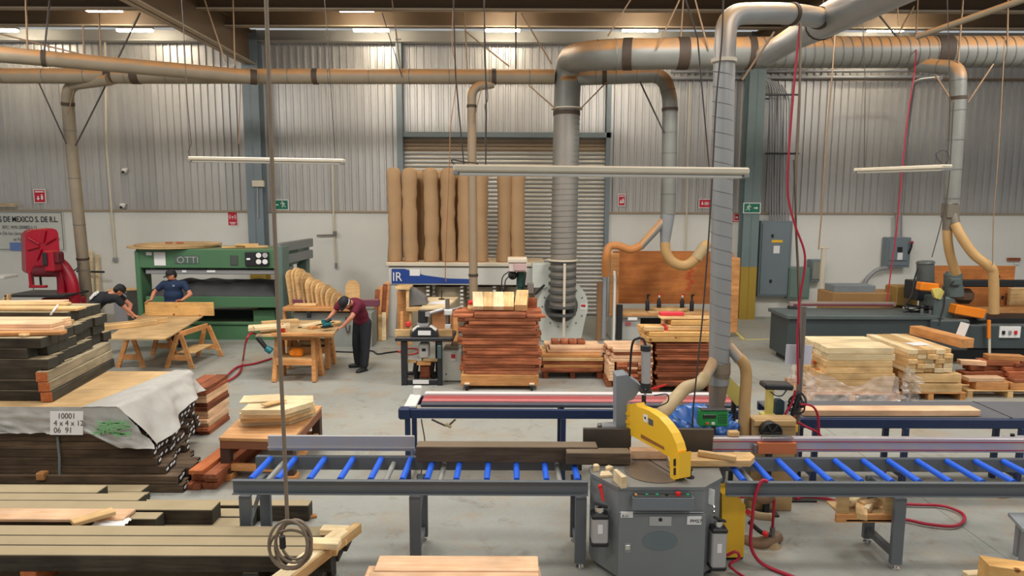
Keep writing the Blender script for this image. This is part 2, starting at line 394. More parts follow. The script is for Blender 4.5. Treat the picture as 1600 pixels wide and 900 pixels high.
# corrugated sheets, each one metre wide sheet a piece of the upper wall
m, nt, b_ = _nt('corrugated_sheet')
tc = nd(nt, 'ShaderNodeTexCoord'); oi = nd(nt, 'ShaderNodeObjectInfo')
mu = nd(nt, 'ShaderNodeMath', operation='MULTIPLY'); mu.inputs[1].default_value = 50; nt.links.new(oi.outputs['Random'], mu.inputs[0])
ad = nd(nt, 'ShaderNodeVectorMath', operation='ADD'); nt.links.new(tc.outputs['Object'], ad.inputs[0]); nt.links.new(mu.outputs[0], ad.inputs[1])
mp = nd(nt, 'ShaderNodeMapping'); mp.inputs['Scale'].default_value = (2, 2, .35); nt.links.new(ad.outputs[0], mp.inputs[0])
n1 = nd(nt, 'ShaderNodeTexNoise', Scale=1.5, Detail=6.0, Roughness=.65); nt.links.new(mp.outputs[0], n1.inputs['Vector'])
c = mixc(nt, n1.outputs['Fac'], rgb((166, 163, 160)), rgb((200, 198, 194)))
mr = nd(nt, 'ShaderNodeMapRange'); mr.inputs[3].default_value = .92; mr.inputs[4].default_value = 1.1; nt.links.new(oi.outputs['Random'], mr.inputs[0])
hs = nd(nt, 'ShaderNodeHueSaturation'); nt.links.new(c, hs.inputs['Color']); nt.links.new(mr.outputs[0], hs.inputs['Value'])
nt.links.new(hs.outputs[0], b_.inputs['Base Color']); b_.inputs['Roughness'].default_value = .36; b_.inputs['Metallic'].default_value = .3
SHEET = m
def sheet_mesh(h, wd=1.0, pitch=.2, dep=.045):
    prof = []; n = int(round(wd / pitch))
    for i in range(n):
        x0 = i * pitch
        prof += [(x0, 0), (x0 + pitch * .62, 0), (x0 + pitch * .72, -dep), (x0 + pitch * .9, -dep)]
    prof.append((wd, 0))
    b = B(); vs = []
    for x_, y_ in prof: vs += [(x_, y_, 0), (x_, y_, h)]
    b.add(vs, [(2 * i, 2 * i + 2, 2 * i + 3, 2 * i + 1) for i in range(len(prof) - 1)])
    return b.mesh('metal_sheet', SHEET)
ZT = 7.75
up = B().box((0, WY + .2, (HW + ZT) / 2), (46, .03, ZT - HW)).box((0, WY + .12, ZT + .25), (46, .2, .5))
# cut the door out of the backing by building it around the opening
up = B(); up.box(((-23 + DX0) / 2, WY + .2, (HW + ZT) / 2), (DX0 + 23, .03, ZT - HW)); up.box(((23 + DX1) / 2, WY + .2, (HW + ZT) / 2), (23 - DX1, .03, ZT - HW))
DZ = Z(214, WY); up.box(((DX0 + DX1) / 2, WY + .2, (DZ + ZT) / 2), (DX1 - DX0, .03, ZT - DZ))
upper = struct('wall_back_upper', SHEET, up)
me_full = sheet_mesh(ZT - HW); me_door = sheet_mesh(ZT - DZ - .12)
x_ = DX0 - .1
while x_ > -22: x_ -= 1.0; link('metal_sheet', me_full, upper, (x_, WY + .12, HW))
x_ = DX1 + .1
while x_ < 22: link('metal_sheet', me_full, upper, (x_, WY + .12, HW)); x_ += 1.0
x_ = DX0
for i in range(6): link('metal_sheet', me_door, upper, (x_ + i * (DX1 - DX0 - 1) / 5, WY + .14 + .004 * (i % 2), DZ + .12))
tr = B(); tr.box(((-23 + DX0) / 2, WY + .03, HW + .02), (DX0 + 23, .16, .05)); tr.box(((23 + DX1) / 2, WY + .03, HW + .02), (23 - DX1, .16, .05))
struct('trim_1', plain('dusty_ledge', (160, 142, 118), .7, 0, .2, 6), tr)
struct('trim_2', plain('white_roof_band', (186, 184, 178), .55, .1, .1, 2), B().box((0, WY - .1, 7.82), (46, .1, .3)).box((0, WY - .18, 7.66), (46, .26, .03)))
struct('trim_3', BEAMP, B().box((0, WY - .02, 6.74), (46, .06, .06)))
# roller shutter
door = B(); jamb = COLPAINT
dr = thing('door_1', None, None, ((DX0 + DX1) / 2, WY + .1, 0)); dr['kind'] = 'structure'
SLATM = plain('shutter_slat', (176, 176, 172), .45, .35, .1, 1.2, dust=(214, 184, 146), dlo=.2, dhi=.9, dpow=.6)
SLATM_S = plain('sooty_shutter_slat', (150, 132, 110), .6, .1, .3, .7, dust=(186, 164, 134), dlo=.2, dhi=.9, dpow=.6)
hw = (DX1 - DX0) / 2
sl = B(); n = 7
def slat(mat):
    b = B(); prof = [(-.0, 0.0), (-.035, .02), (-.045, .06), (-.03, .1), (0, .118)]; vs = []
    for y_, z_ in prof: vs += [(-hw, y_, z_), (hw, y_, z_)]
    b.add(vs, [(2 * i, 2 * i + 1, 2 * i + 3, 2 * i + 2) for i in range(4)], 0, True)
    return b.mesh('slat', mat)
sm_, ss_ = slat(SLATM), slat(SLATM_S)
k = 0
while k * .118 < DZ - .12:
    link('slat', ss_ if k * .118 > DZ - .5 else sm_, dr, (0, 0, k * .118 + .01)); k += 1
B().box((0, .1, DZ / 2), (2 * hw, .02, DZ)).build('backing', SLATM, dr)
struct('trim_4', COLPAINT, B().box((DX0 - .07, WY - .08, ZT / 2), (.16, .22, ZT)).box((DX1 + .06, WY - .02, ZT / 2), (.12, .2, ZT)).box(((DX0 + DX1) / 2, WY - .02, DZ + .05), (DX1 - DX0 + .3, .2, .14)))
# steel columns and roof beams
FLG = plain('lit_flange_tone', (168, 152, 130), .6, 0, .1, 2)  # paler than the beams: light caught on lower flanges put into the colour
def ibeam(b, p0, p1, fw, h, up=V((0, 0, 1)), t=.03, low=None):
    p0, p1 = V(p0), V(p1); d = (p1 - p0).normalized(); s = d.cross(up).normalized()
    def slab(c, a, hh):
        o = s * a / 2; u = up * hh / 2
        b.prism([p0 + c - o - u, p0 + c + o - u, p0 + c + o + u, p0 + c - o + u], p1 - p0)
    if not low: slab(V(), t, h); slab(up * (h / 2 - t / 2), fw, t)
    if low is not False: slab(-up * (h / 2 - t / 2), fw, t)
cx1, cx2 = X(398, 19.3, 260), X(1176, 19.3, 260)
for nm, cx, mt in (('steel_column', cx1, COLPAINT), ('steel_column', cx2, COLGREEN)):
    b = B(); ibeam(b, (cx, 19.4, 1.5), (cx, 19.4, 7.9), .44, .4, V((0, 1, 0)))
    o = struct(nm, mt, b); b = B(); ibeam(b, (cx, 19.4, 0), (cx, 19.4, 1.5), .44, .4, V((0, 1, 0))); b.build('painted_base', YBASE, o)
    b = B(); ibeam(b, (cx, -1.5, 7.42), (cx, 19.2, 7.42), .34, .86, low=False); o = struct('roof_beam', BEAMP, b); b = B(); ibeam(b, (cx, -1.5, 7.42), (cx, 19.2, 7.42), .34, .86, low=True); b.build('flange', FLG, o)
for y_ in [17.72 - 1.52 * i for i in range(12)]:
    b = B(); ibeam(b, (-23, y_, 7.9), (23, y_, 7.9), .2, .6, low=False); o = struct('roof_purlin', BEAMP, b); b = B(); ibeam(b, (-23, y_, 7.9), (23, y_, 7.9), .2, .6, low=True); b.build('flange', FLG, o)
struct('ceiling', CEILP, B().box((0, 8.6, 8.27), (46, 23.4, .1)))
# roof luminaires that the photograph shows between the purlins
TUBE = plain('lamp_tube', (255, 240, 214), .5, emit=110)
def lamp(px, py, y, L, label, grp):
    p = at(px, py, y=y)
    t = thing('ceiling_light', label, 'lamp', (p.x, p.y, p.z), 0, grp)
    B().box((0, 0, .11), (L, .16, .06), bev=.01).box((-L * .35, 0, .34), (.02, .02, .42)).box((L * .35, 0, .34), (.02, .02, .42)).build('housing', WHITE, t)
    for s in (-1, 1): B().cyl((-L / 2 + .02, s * .04, .05), (L / 2 - .02, s * .04, .05), .022, n=8).build('tube', TUBE, t)
for px, lb in zip((163, 557, 784, 1011, 1423), ('beyond the sloping duct', 'between the steel column and the door', 'over the roller door', 'over the thick duct bend', 'near the slanting thin pipe')): lamp(px, 20, 16.95, .85, 'bright tube lamp between two roof purlins ' + lb, 'roof lamps of the front row')
for px, lb in zip((0, 211, 580, 785, 1000, 1383), ('above the cloth banner', 'above the green press', 'between column and roller door', 'above the roller door', 'above the thick duct bend', 'above the wall disconnect switch')): lamp(px, 51, 18.6, .95, 'wall-side tube lamp under the roof ' + lb, 'roof lamps along the back wall')
# ================================================================== DUCTS AND OVERHEAD
ORD = 'first second third fourth fifth sixth seventh eighth ninth tenth eleventh twelfth thirteenth fourteenth fifteenth sixteenth seventeenth eighteenth nineteenth twentieth'.split()
def duct(name, label, path, r, mat, fil=.6, seam=None, seam_mat=None, bands=(), cat='duct', n=18, group=None, extra=None):
    """path: world points; seam: spacing of the lap seams, built as thin raised rings; bands: (point, width) dark joint bands"""
    pts = fillet(path, fil, 8) if fil else [V(p) for p in path]
    t = thing(name, label, cat, pts[0] - V((0, 0, r)), 0, group)
    rs = [r] * len(pts) if not callable(r) else None
    W(t).tube(pts, r, n=n).build('pipe', mat, t)
    cum = [0]
    for a, b in zip(pts, pts[1:]): cum.append(cum[-1] + (b - a).length)
    def along(s):
        for i in range(len(pts) - 1):
            if s <= cum[i + 1]:
                return pts[i].lerp(pts[i + 1], (s - cum[i]) / max(1e-6, cum[i + 1] - cum[i])), (pts[i + 1] - pts[i]).normalized()
        return pts[-1], (pts[-1] - pts[-2]).normalized()
    if seam:
        b = W(t); s = seam
        while s < cum[-1]:
            p, d = along(s); d2 = (d + V((0.0, .0, .0))).normalized()
            b.cyl(p - d2 * .007, p + d2 * .007, r + .006, n=n, caps=False); s += seam
        b.build('seam', seam_mat or SEAM, t, kind='stuff')
    for q, wd in bands:
        q = V(q); best = min(range(len(pts) - 1), key=lambda i: ((pts[i] + (pts[i + 1] - pts[i]) * max(0, min(1, (q - pts[i]).dot(pts[i + 1] - pts[i]) / (pts[i + 1] - pts[i]).length_squared))) - q).length)
        a, c2 = pts[best], pts[best + 1]; d = (c2 - a).normalized(); p = a + d * (q - a).dot(d)
        W(t).cyl(p - d * wd / 2, p + d * wd / 2, r + .012, n=n).build('joint_band', BAND, t)
    return t
def L3(px0, py0, y0, px1, py1, y1):
    return at(px0, py0, y=y0), at(px1, py1, y=y1)

# --- far horizontal ducts of the left half
A = lambda px, py, y: at(px, py, y=y)
d1 = duct('dust_duct', 'long dusty duct running level below the roof to the tall blower duct', [A(-250, 118, 15.6), A(866, 120, 15.9)], .165, DUCT_DUSTY, 0, .9, None,
          [(A(172, 119, 15.7), .16), (A(212, 119, 15.7), .18), (A(493, 120, 15.8), .12), (A(772, 120, 15.9), .1)])
d2 = duct('dust_duct', 'sloping dusty duct that meets the level duct beside the grey steel column', [A(-260, 62, 12.6), A(402, 121, 15.55)], .15, DUCT_DUSTY, 0, None, None,
          [(A(69, 91, 13.9), .08), (A(396, 120, 15.5), .14)])
d3 = duct('dust_duct', 'slanting thin dust pipe coming down behind the red bandsaw', [A(172, 124, 15.6), A(104, 133, 16.0), A(110, 215, 16.2), A(137, 478, 16.6)], .13, DUCT_DUSTY, .35, 1.1, None, [(A(104, 162, 16.1), .08), (A(134, 404, 16.5), .05)])
d4 = duct('dust_duct', 'thin dusty pipe dropping in front of the row of filter bags', [A(770, 131, 15.9), A(737, 136, 15.7), A(737, 175, 15.7), A(740, 475, 15.6)], .1, DUCT_DUSTY, .3, None, None, [(A(737, 166, 15.7), .06), (A(739, 430, 15.6), .06)])
# --- blower riser and main duct
d5 = duct('dust_duct', 'thick main duct rising from the blower and bending along the roof', [A(879, 478, 15.75), A(886, 150, 16.0), A(889, 92, 15.9), A(935, 85, 14.0), A(1230, 82, 13.9), A(1850, 80, 13.9)], .3, DUCT, .95, None, None,
          [(A(981, 85, 14), .18), (A(1066, 84, 13.95), .22), (A(1172, 83, 13.9), .14), (A(1468, 81, 13.9), .3), (A(886, 178, 16), .1)], n=24)
bz = W(d5)
for k in range(30):
    p = A(886, 170, 16).lerp(A(880, 412, 15.8), k / 29); dd = V((.03, 0, -1)).normalized()
    bz.cyl(p - dd * .008, p + dd * .008, .308, n=24, caps=False)
for k in range(46):
    p = A(1190, 82, 13.9).lerp(A(1850, 80, 13.9), k / 45); dd = V((1, 0, .12)).normalized()
    bz.cyl(p - dd * .008, p + dd * .008, .308, n=24, caps=False)
for px_, py_, y_ in ((915, 88, 14.75), (932, 86, 14.35), (960, 85, 14.0)):
    bz.cyl(A(px_, py_, y_) , A(px_ + 1, py_, y_), .309, n=24, caps=False)
bz.build('seam', SEAM, d5, kind='stuff')
b = W(d5)
for k in range(8):
    p = A(879, 408, 15.78).lerp(A(878, 490, 15.7), k / 7)
    b.cyl(p - V((0, 0, .03)), p + V((0, 0, .03)), .325, n=24)
b.build('flexible_collar', plain('dark_flexible_collar', (92, 92, 90), .5, .3, .1), d5)
W(d5).cyl(A(879, 406, 15.78) - V((0, 0, .02)), A(879, 406, 15.78) + V((0, 0, .02)), .36, n=24).cyl(A(886, 170, 16) - V((0, 0, .015)), A(886, 170, 16) + V((0, 0, .015)), .36, n=24).build('flange', CREAM, d5)
W(d5).box((A(882, 412, 15.42) + A(881, 528, 15.42)) / 2, (.06, .05, (A(882, 412, 15.42) - A(881, 528, 15.42)).z), bev=.01).build('support_strut', CREAM, d5)
# --- branch to the booth with its fork
d6 = duct('dust_duct', 'medium duct looping from the main riser down to the booth fork', [A(900, 122, 15.9), A(1035, 117, 15.6), A(1047, 150, 15.5), A(1044, 335, 15.5)], .165, DUCT, .55, .45, None, [(A(945, 120, 15.8), .1), (A(1044, 171, 15.5), .07)])
W(d6).cyl(A(1043, 335, 15.5), A(1039, 380, 15.5), .165, .11, n=16).build('taper', DUCT_CLEAN, d6)
W(d6).cyl(A(1036, 346, 15.5), A(1000, 386, 15.4), .1, .085, n=14).build('branch', DUCT, d6)
W(d6).tube(smooth([A(1001, 384, 15.4), A(985, 390, 15.35), A(965, 384, 15.3), A(952, 386, 15.3), A(947, 402, 15.3), A(946, 430, 15.5)]), .09, n=12).build('hose', plain('orange_tan_hose', (190, 124, 66), .6, 0, .12, 12), d6, label='orange-tan flexible hose bending down beside the booth panel')
W(d6).tube(smooth([A(1039, 378, 15.5), A(1041, 395, 15.5), A(1052, 410, 15.5), A(1070, 415, 15.5), A(1086, 405, 15.5), A(1099, 388, 15.5), A(1104, 382, 15.6)]), .115, n=12).build('hose', HOSE, d6, label='tan U-shaped flexible hose hanging in front of the plywood back panel')
W(d6).cyl(A(1088, 404, 15.5), A(1101, 385, 15.5), .13, n=14).build('cuff', HOSE_PALE, d6)
# --- tall duct at the saw
VY = 7.15
d7 = duct('dust_duct', 'tall clean spiral duct standing up beside the yellow saw', [A(1123, 600, VY), A(1128, 330, VY), A(1132, 82, VY), A(1136, 22, VY + .1), A(1228, 20, VY + .3), A(1292, 30, 7.9)], .108, DUCT_CLEAN, .42, None, None, [(A(1240, 19, VY + .35), .05), (A(1282, 28, 7.8), .06)], n=22)
b = W(d7); top, bot = A(1131, 100, VY), A(1124, 590, VY); pts = []
for k in range(22 * 24 + 1):
    t_ = k / (22 * 24); a_ = 2 * PI * 22 * t_; p = top.lerp(bot, t_)
    pts.append(p + V((math.cos(a_), math.sin(a_), 0)) * .1085)
b.tube(pts, .0035, n=4)
b.build('spiral_seam', SEAM, d7)
W(d7).cyl(A(1131, 95, VY) - V((0, 0, .018)), A(1131, 95, VY) + V((0, 0, .018)), .128, n=22).build('flange', CREAM, d7)
W(d7).cyl(A(1124, 566, VY), A(1124, 582, VY), .116, n=22).cyl(A(1124, 582, VY), A(1119, 640, VY), .113, .075, n=22).build('taper', plain('brown_grey_taper', (142, 126, 106), .5, .3, .12), d7)
W(d7).tube([A(1119, 638, VY), A(1121, 655, VY), A(1137, 690, VY)], [.075, .075, .07], n=14).build('lower_hose', HOSE_BROWN, d7)
W(d7).cyl(A(1118, 560, VY), A(1102, 590, 6.95), .062, .055, n=14).build('silver_spout', DUCT_CLEAN, d7)
W(d7).tube(smooth([A(1103, 588, 6.95), A(1092, 600, 6.9), A(1072, 606, 6.8), A(1058, 620, 6.7), A(1042, 638, 6.5), A(1026, 655, 6.4)]), [.07] + [.068] * 29 + [.06], n=14).build('saw_hose', HOSE_PALE, d7, label='pale ribbed hose reaching down to the yellow blade guard')
W(d7).cyl(A(1138, 540, VY), A(1156, 562, 7.1), .055, .06, n=14).build('branch', DUCT_CLEAN, d7)
W(d7).tube(smooth([A(1154, 558, 7.1), A(1163, 570, 7.1), A(1166, 590, 7.1), A(1163, 640, 7.05), A(1161, 705, 7.0)]), .06, n=14).build('drop_hose', HOSE, d7, label='tan ribbed hose hanging beside the tall spiral duct')
# --- sloping header at the top and right-hand riser
d8 = duct('dust_duct', 'sloping header duct climbing toward the roof above the tall duct', [A(1198, 86, 13.0), A(1240, 60, 11.2), A(1300, 28, 8.0), A(1440, -42, 6.0)], .19, DUCT_CLEAN, 0, None, None, [(A(1288, 34, 8.6), .08)])
d9 = duct('dust_duct', 'short elbowed duct dropping over the long moulding machine', [A(1425, 101, 14.0), A(1492, 106, 13.3), A(1498, 118, 13.2), A(1497, 160, 13.2), A(1487, 318, 13.2)], .135, DUCT, .35, .55, None, [(A(1498, 153, 13.2), .06)])
W(d9).box((A(1486, 320, 13.2) + A(1484, 338, 13.2)) / 2, (.24, .24, .3), bev=.02).cyl(A(1482, 335, 13.2), A(1480, 360, 13.2), .1, .085, n=14).cyl(A(1487, 328, 13.2), A(1493, 352, 13.1), .1, .085, n=14).build('fork', plain('brown_grey_fork', (118, 110, 98), .55, .3, .15), d9)
W(d9).tube(smooth([A(1480, 358, 13.2), A(1481, 378, 13.2), A(1485, 400, 13.25), A(1494, 428, 13.3)]), .085, n=12).build('hose', HOSE, d9, label='shorter tan hose running down behind the grey motor')
W(d9).tube(smooth([A(1492, 350, 13.1), A(1502, 370, 13.0), A(1522, 398, 12.9), A(1545, 416, 12.8), A(1552, 430, 12.8), A(1553, 490, 12.8)]), .088, n=12).build('hose', HOSE, d9, label='longer tan hose curving out to the front of the machine')
duct('dust_duct', 'thin tan pipe slanting under the roof purlins above the thick duct', [A(1434, 57, 12.5), A(1620, -8, 10.0)], .05, DUCT_DUSTY, 0)
duct('conduit', 'pale conduit curving off the corrugated wall under the short elbowed duct', [A(1470, 122, 16), A(1428, 126, 17), A(1422, 170, 19.2), A(1407, 300, 19.45), A(1403, 372, 19.5)], .05, ALU_DULL, 1.0, None, None, (), 'conduit', 10)
# sprinkler / bus pipes along the wall behind the main duct
for i, (py, mt, lb) in enumerate(((106, ALU_DULL, 'thin level pipe just under the thick duct, upper one of two'), (116, ALU_DULL, 'thin level pipe just under the thick duct, lower one of two'))):
    duct('wall_pipe', lb, [A(1048, py + 6, 19.62), A(1450, py + 4, 19.62)], .05, mt, 0, None, None, (), 'pipe', 8)

# --- hanging fluorescent battens (switched off)
def batten(p0, p1, w_, h_, label, wires):
    p0, p1 = V(p0), V(p1); d = p1 - p0; L = d.length
    t = thing('light_batten', label, 'lamp', (p0 + p1) / 2, math.atan2(d.y, d.x))
    t.rotation_euler = (0, -math.asin(d.z / L), math.atan2(d.y, d.x))
    B().box((0, 0, h_ * .18), (L, w_, h_ * .64), bev=.012).build('housing', CREAM, t)
    for s in (-1, 1): B().cyl((-L / 2 + .05, s * w_ * .25, -h_ * .32), (L / 2 - .05, s * w_ * .25, -h_ * .32), h_ * .17, n=10).build('tube', WHITE, t)
    for e in (-1, 1): B().box((e * (L / 2 - .02), 0, -h_ * .25), (.04, w_ * .9, h_ * .42), bev=.006).build('end_cap', ALU_DULL, t)
    for s, pts in wires:
        B(t.location).tube(pts, .006 if L < 2.6 else .005, n=5).build('hanging_wire', WIREDK, t).rotation_euler = (0, 0, 0)
    return t
def batten_w(p0, p1, w_, h_, label, wires):
    t = batten(p0, p1, w_, h_, label, [])
    M = t.rotation_euler.to_matrix().inverted()
    for pts in wires:
        b = B(); b.tube([M @ (V(p) - t.location) for p in pts], .006, n=5); b.build('hanging_wire', WIREDK, t)
batten_w(A(297, 249, 10.6), A(538, 253, 10.6), .16, .085, 'dusty unlit light batten hanging in front of the grey steel column',
         [[A(297, 247, 10.6), A(294, 238, 10.6), A(299, 225, 10.6), A(292, 150, 10.6), A(289, 80, 10.6), A(282, -20, 10.6)], [A(524, 250, 10.6), A(512, 60, 10.6), A(505, -30, 10.6)]])
batten_w(A(709, 266, 5.55), A(1166, 271, 5.55), .17, .085, 'long dusty unlit light batten hanging in front of the thick blower riser',
         [smooth([A(713, 260, 5.55), A(706, 250, 5.55), A(726, 253, 5.55), A(745, 255, 5.55), A(746, 259, 5.55)]), [A(725, 258, 5.55), A(712, 120, 5.55), A(708, -20, 5.55)], [A(759, 258, 5.55), A(760, 175, 5.55), A(756, -20, 5.55)], [A(1108, 263, 5.55), A(1090, 60, 5.55), A(1062, -30, 5.55)]])
batten_w(A(1340, 267, 11.2), A(1481, 262, 9.4), .16, .085, 'short dusty unlit light batten hanging near the wall disconnect switch',
         [[A(1350, 262, 11.1), A(1352, 130, 11.1), A(1346, -20, 11.0)], smooth([A(1478, 258, 9.5), A(1483, 246, 9.5), A(1476, 235, 9.5), A(1463, 240, 9.5), A(1468, 252, 9.5), A(1480, 248, 9.5), A(1484, 150, 9.5), A(1480, -20, 9.5)])])

# --- hanging cables and wires
def cable(name, label, pts, r, mat, cat='cable', group=None, n=6, sm=True, split=6):
    return solo(name, mat, B().tube(smooth(pts, split) if sm else [V(p) for p in pts], r, n=n), label, cat, group)
CY = 4.6
t = thing('hanging_cable', 'thick grey-brown cable hanging from the roof with a coil at its end', 'cable', A(453, 850, CY))
W(t).tube(smooth([A(414, -60, CY), A(420, 120, CY), A(428, 330, CY), A(436, 520, CY), A(444, 690, CY), A(449, 818, CY)]), .0145, n=8).build('cable', ROPE, t)
for k, (cx_, cy_, rx, ry, ph) in enumerate(((450, 851, 30, 38, 0), (459, 846, 28, 33, .6), (454, 857, 33, 29, 1.2), (462, 843, 23, 31, 2), (457, 853, 27, 36, 2.7))):
    pts = []
    for j in range(28):
        a_ = 2 * PI * j / 28 + ph
        pts.append(A(cx_ + rx * math.cos(a_), cy_ + ry * math.sin(a_), CY - .03 + .02 * k + .012 * math.sin(a_ + k)))
    W(t).tube(pts, .0105, n=7, closed=True).build('loop', ROPE, t)
W(t).cyl(A(441, 838, CY - .03), A(442, 856, CY - .03), .022, n=10).build('plug', BLACK, t)
# drop at the tall duct: black cable, red hose, grey-green hose
cable('hanging_cable', 'thin dark cable crossing the tall spiral duct down to the green control box', [A(1131, -40, 6.75), A(1128, 60, 6.75), A(1119, 160, 6.75), A(1110, 330, 6.75), A(1099, 480, 6.75), A(1089, 580, 6.75), A(1083, 640, 6.75), A(1082, 668, 6.75)], .008, WIREDK)
t = thing('air_drop', 'tan air hose and red hose hanging together down to the reel stand', 'hose', A(1247, 610, 7.3))
W(t).tube(smooth([A(1251, 36, 7.3), A(1249, 160, 7.3), A(1243, 330, 7.3), A(1250, 480, 7.3), A(1247, 610, 7.3)]), .014, n=8).build('tan_hose', ROPE, t)
W(t).tube(smooth([A(1250, 36, 7.32), A(1242, 120, 7.3), A(1233, 230, 7.28), A(1231, 300, 7.26), A(1241, 348, 7.24), A(1256, 390, 7.24), A(1257, 420, 7.25), A(1249, 470, 7.26), A(1248, 490, 7.26), A(1246, 530, 7.26), A(1247, 600, 7.26)]), .012, n=8).build('red_hose', REDHOSE, t)
W(t).tube([A(1240, 250, 7.27), A(1243, 330, 7.27), A(1250, 560, 7.27)], .006, n=6).build('clip_line', WIREDK, t)
cable('hanging_cable', 'thin brown cable falling to the steel T-post by the wall panels', [A(1312, -30, 11), A(1300, 120, 11), A(1291, 230, 11), A(1284, 330, 11), A(1279, 390, 11)], .011, WIRE)
cable('air_hose', 'thin red air hose hanging past the wall disconnect switch', [A(1432, 70, 13.75), A(1429, 112, 13.1), A(1420, 170, 13.0), A(1412, 240, 13.0), A(1402, 350, 13.0), A(1394, 410, 13.0), A(1386, 470, 13.0)], .012, REDHOSE)
cable('hanging_cable', 'dusty wire and hook in front of the longer moulder hose', [A(1570, 60, 12.7), A(1560, 240, 12.7), A(1553, 330, 12.7), A(1551, 400, 12.7), A(1551, 414, 12.7)], .009, WIRE)
cable('hanging_cable', 'dark wire slanting down beside the moulder fork', [A(1490, 160, 12.9), A(1482, 290, 12.9), A(1470, 350, 12.9), A(1456, 402, 12.9)], .009, WIREDK)
cable('hanging_cable', 'thin dark wire dropping past the pipe in front of the filter bags', [A(711, -20, 12), A(706, 60, 12), A(713, 120, 12), A(704, 200, 12), A(702, 260, 12), A(696, 415, 12), A(697, 440, 12)], .008, plain('rust_wire', (140, 92, 62), .6, 0, .2, 10))
cable('hanging_cable', 'thin dark wire ending in small hook near the batten over the bags', [A(757, -20, 9), A(757, 90, 9), A(762, 150, 9), A(758, 165, 9), A(759, 180, 9), A(758, 230, 9)], .007, WIREDK)
GR = 'wires holding the ducts'
HW_ = [  # (px0, py0, px1, py1, depth, label) thin suspension wires and struts, each between roof and duct
    (318, -5, 352, 96, 14.6, 'pale strut from roof to the sloping duct beside the roof beam'), (364, -5, 367, 102, 14.9, 'thin upright rod holding the sloping duct near the steel column'),
    (40, -5, 43, 78, 13.4, 'thick dusty rod holding the sloping duct above the bandsaw'), (78, -5, 69, 84, 13.6, 'dusty rod leaning to the dark clamp of the sloping duct'),
    (219, 20, 185, 90, 14.3, 'dark strut leaning to the middle of the sloping duct'), (130, 40, 131, 84, 14.1, 'short thin rod on the sloping duct between lamps'), (154, 20, 158, 88, 14.2, 'thin rod on the sloping duct below a lamp'),
    (0, 53, 130, 86, 14.5, 'slanting dusty brace lying along the sloping duct'), (597, 20, 628, 120, 15.6, 'dark wire slanting to the level duct above the bag house'), (612, -5, 626, 108, 15.5, 'pale rod leaning to the level duct above the bag house'),
    (726, 20, 730, 108, 15.6, 'upright pale rod over the thin bag-front pipe'), (726, 48, 796, 104, 15.6, 'long slanting brace over the thin bag-front pipe'), (814, 20, 862, 100, 15.7, 'slanting brace reaching the bend of the thick duct'),
    (806, 18, 806, 112, 15.9, 'long dark rod under the purlin over the roller door'), (988, -5, 950, 56, 13.9, 'slanting dusty brace on top of the thick duct bend'), (1064, -5, 1026, 76, 13.6, 'brace crossing in front of the thick duct'),
    (1068, -5, 1064, 58, 13.9, 'thin upright rod on top of the thick duct'), (1085, -5, 1107, 78, 13.6, 'pale strut leaning to the thick duct beside the tall duct'), (1300, -5, 1296, 58, 13.9, 'thin rod on the thick duct past the sloping header'),
    (1372, 22, 1400, 56, 13.9, 'dark brace of the lattice over the thick duct'), (1428, 10, 1402, 56, 13.9, 'opposite brace of the lattice over the thick duct'), (1434, -5, 1432, 56, 13.9, 'upright rod ending at the thin slanting pipe'),
    (1505, -5, 1497, 100, 13.2, 'upright rod holding the short elbowed duct'), (1552, 100, 1512, 160, 13.2, 'pale brace on the far side of the short elbowed duct'), (1462, 118, 1488, 160, 13.2, 'pale brace on the near side of the short elbowed duct'),
    (826, 133, 868, 170, 15.7, 'pale brace under the level duct meeting the riser collar'), (948, 128, 906, 171, 15.7, 'pale brace under the looping duct meeting the riser collar'), (1000, 128, 1038, 208, 15.4, 'dark brace under the looping duct'),
    (60, 128, 104, 225, 15.9, 'dark brace on the outer side of the slanting bandsaw pipe'), (168, 128, 118, 228, 15.9, 'dark brace on the inner side of the slanting bandsaw pipe'), (116, 138, 106, 180, 15.9, 'small stay at the elbow of the slanting bandsaw pipe'),
    (753, 134, 740, 192, 15.6, 'small stay beside the thin bag-front pipe'), (1286, -5, 1294, 80, 13.65, 'small stay on the thick duct under the header'), (1210, 50, 1160, 125, 7.0, 'dusty diagonal stay beside the tall spiral duct'),
    (1575, -5, 1574, 72, 13.6, 'upright rod at the far end of the thick duct'), (1402, -5, 1404, 40, 12.9, 'thin hanger above the slanting pipe'), (376, 118, 373, 225, 15.55, 'thin wire below the level duct beside the steel column')]
for a, b1, c1, d_, yy, lb in HW_:
    solo('hanger_wire', WIREDK if 'dark' in lb else WIRE, B().cyl(A(a, b1, yy), A(c1, d_, yy), .017 if 'rod' in lb or 'brace' in lb or 'strut' in lb else .011, n=6), lb, 'wire')
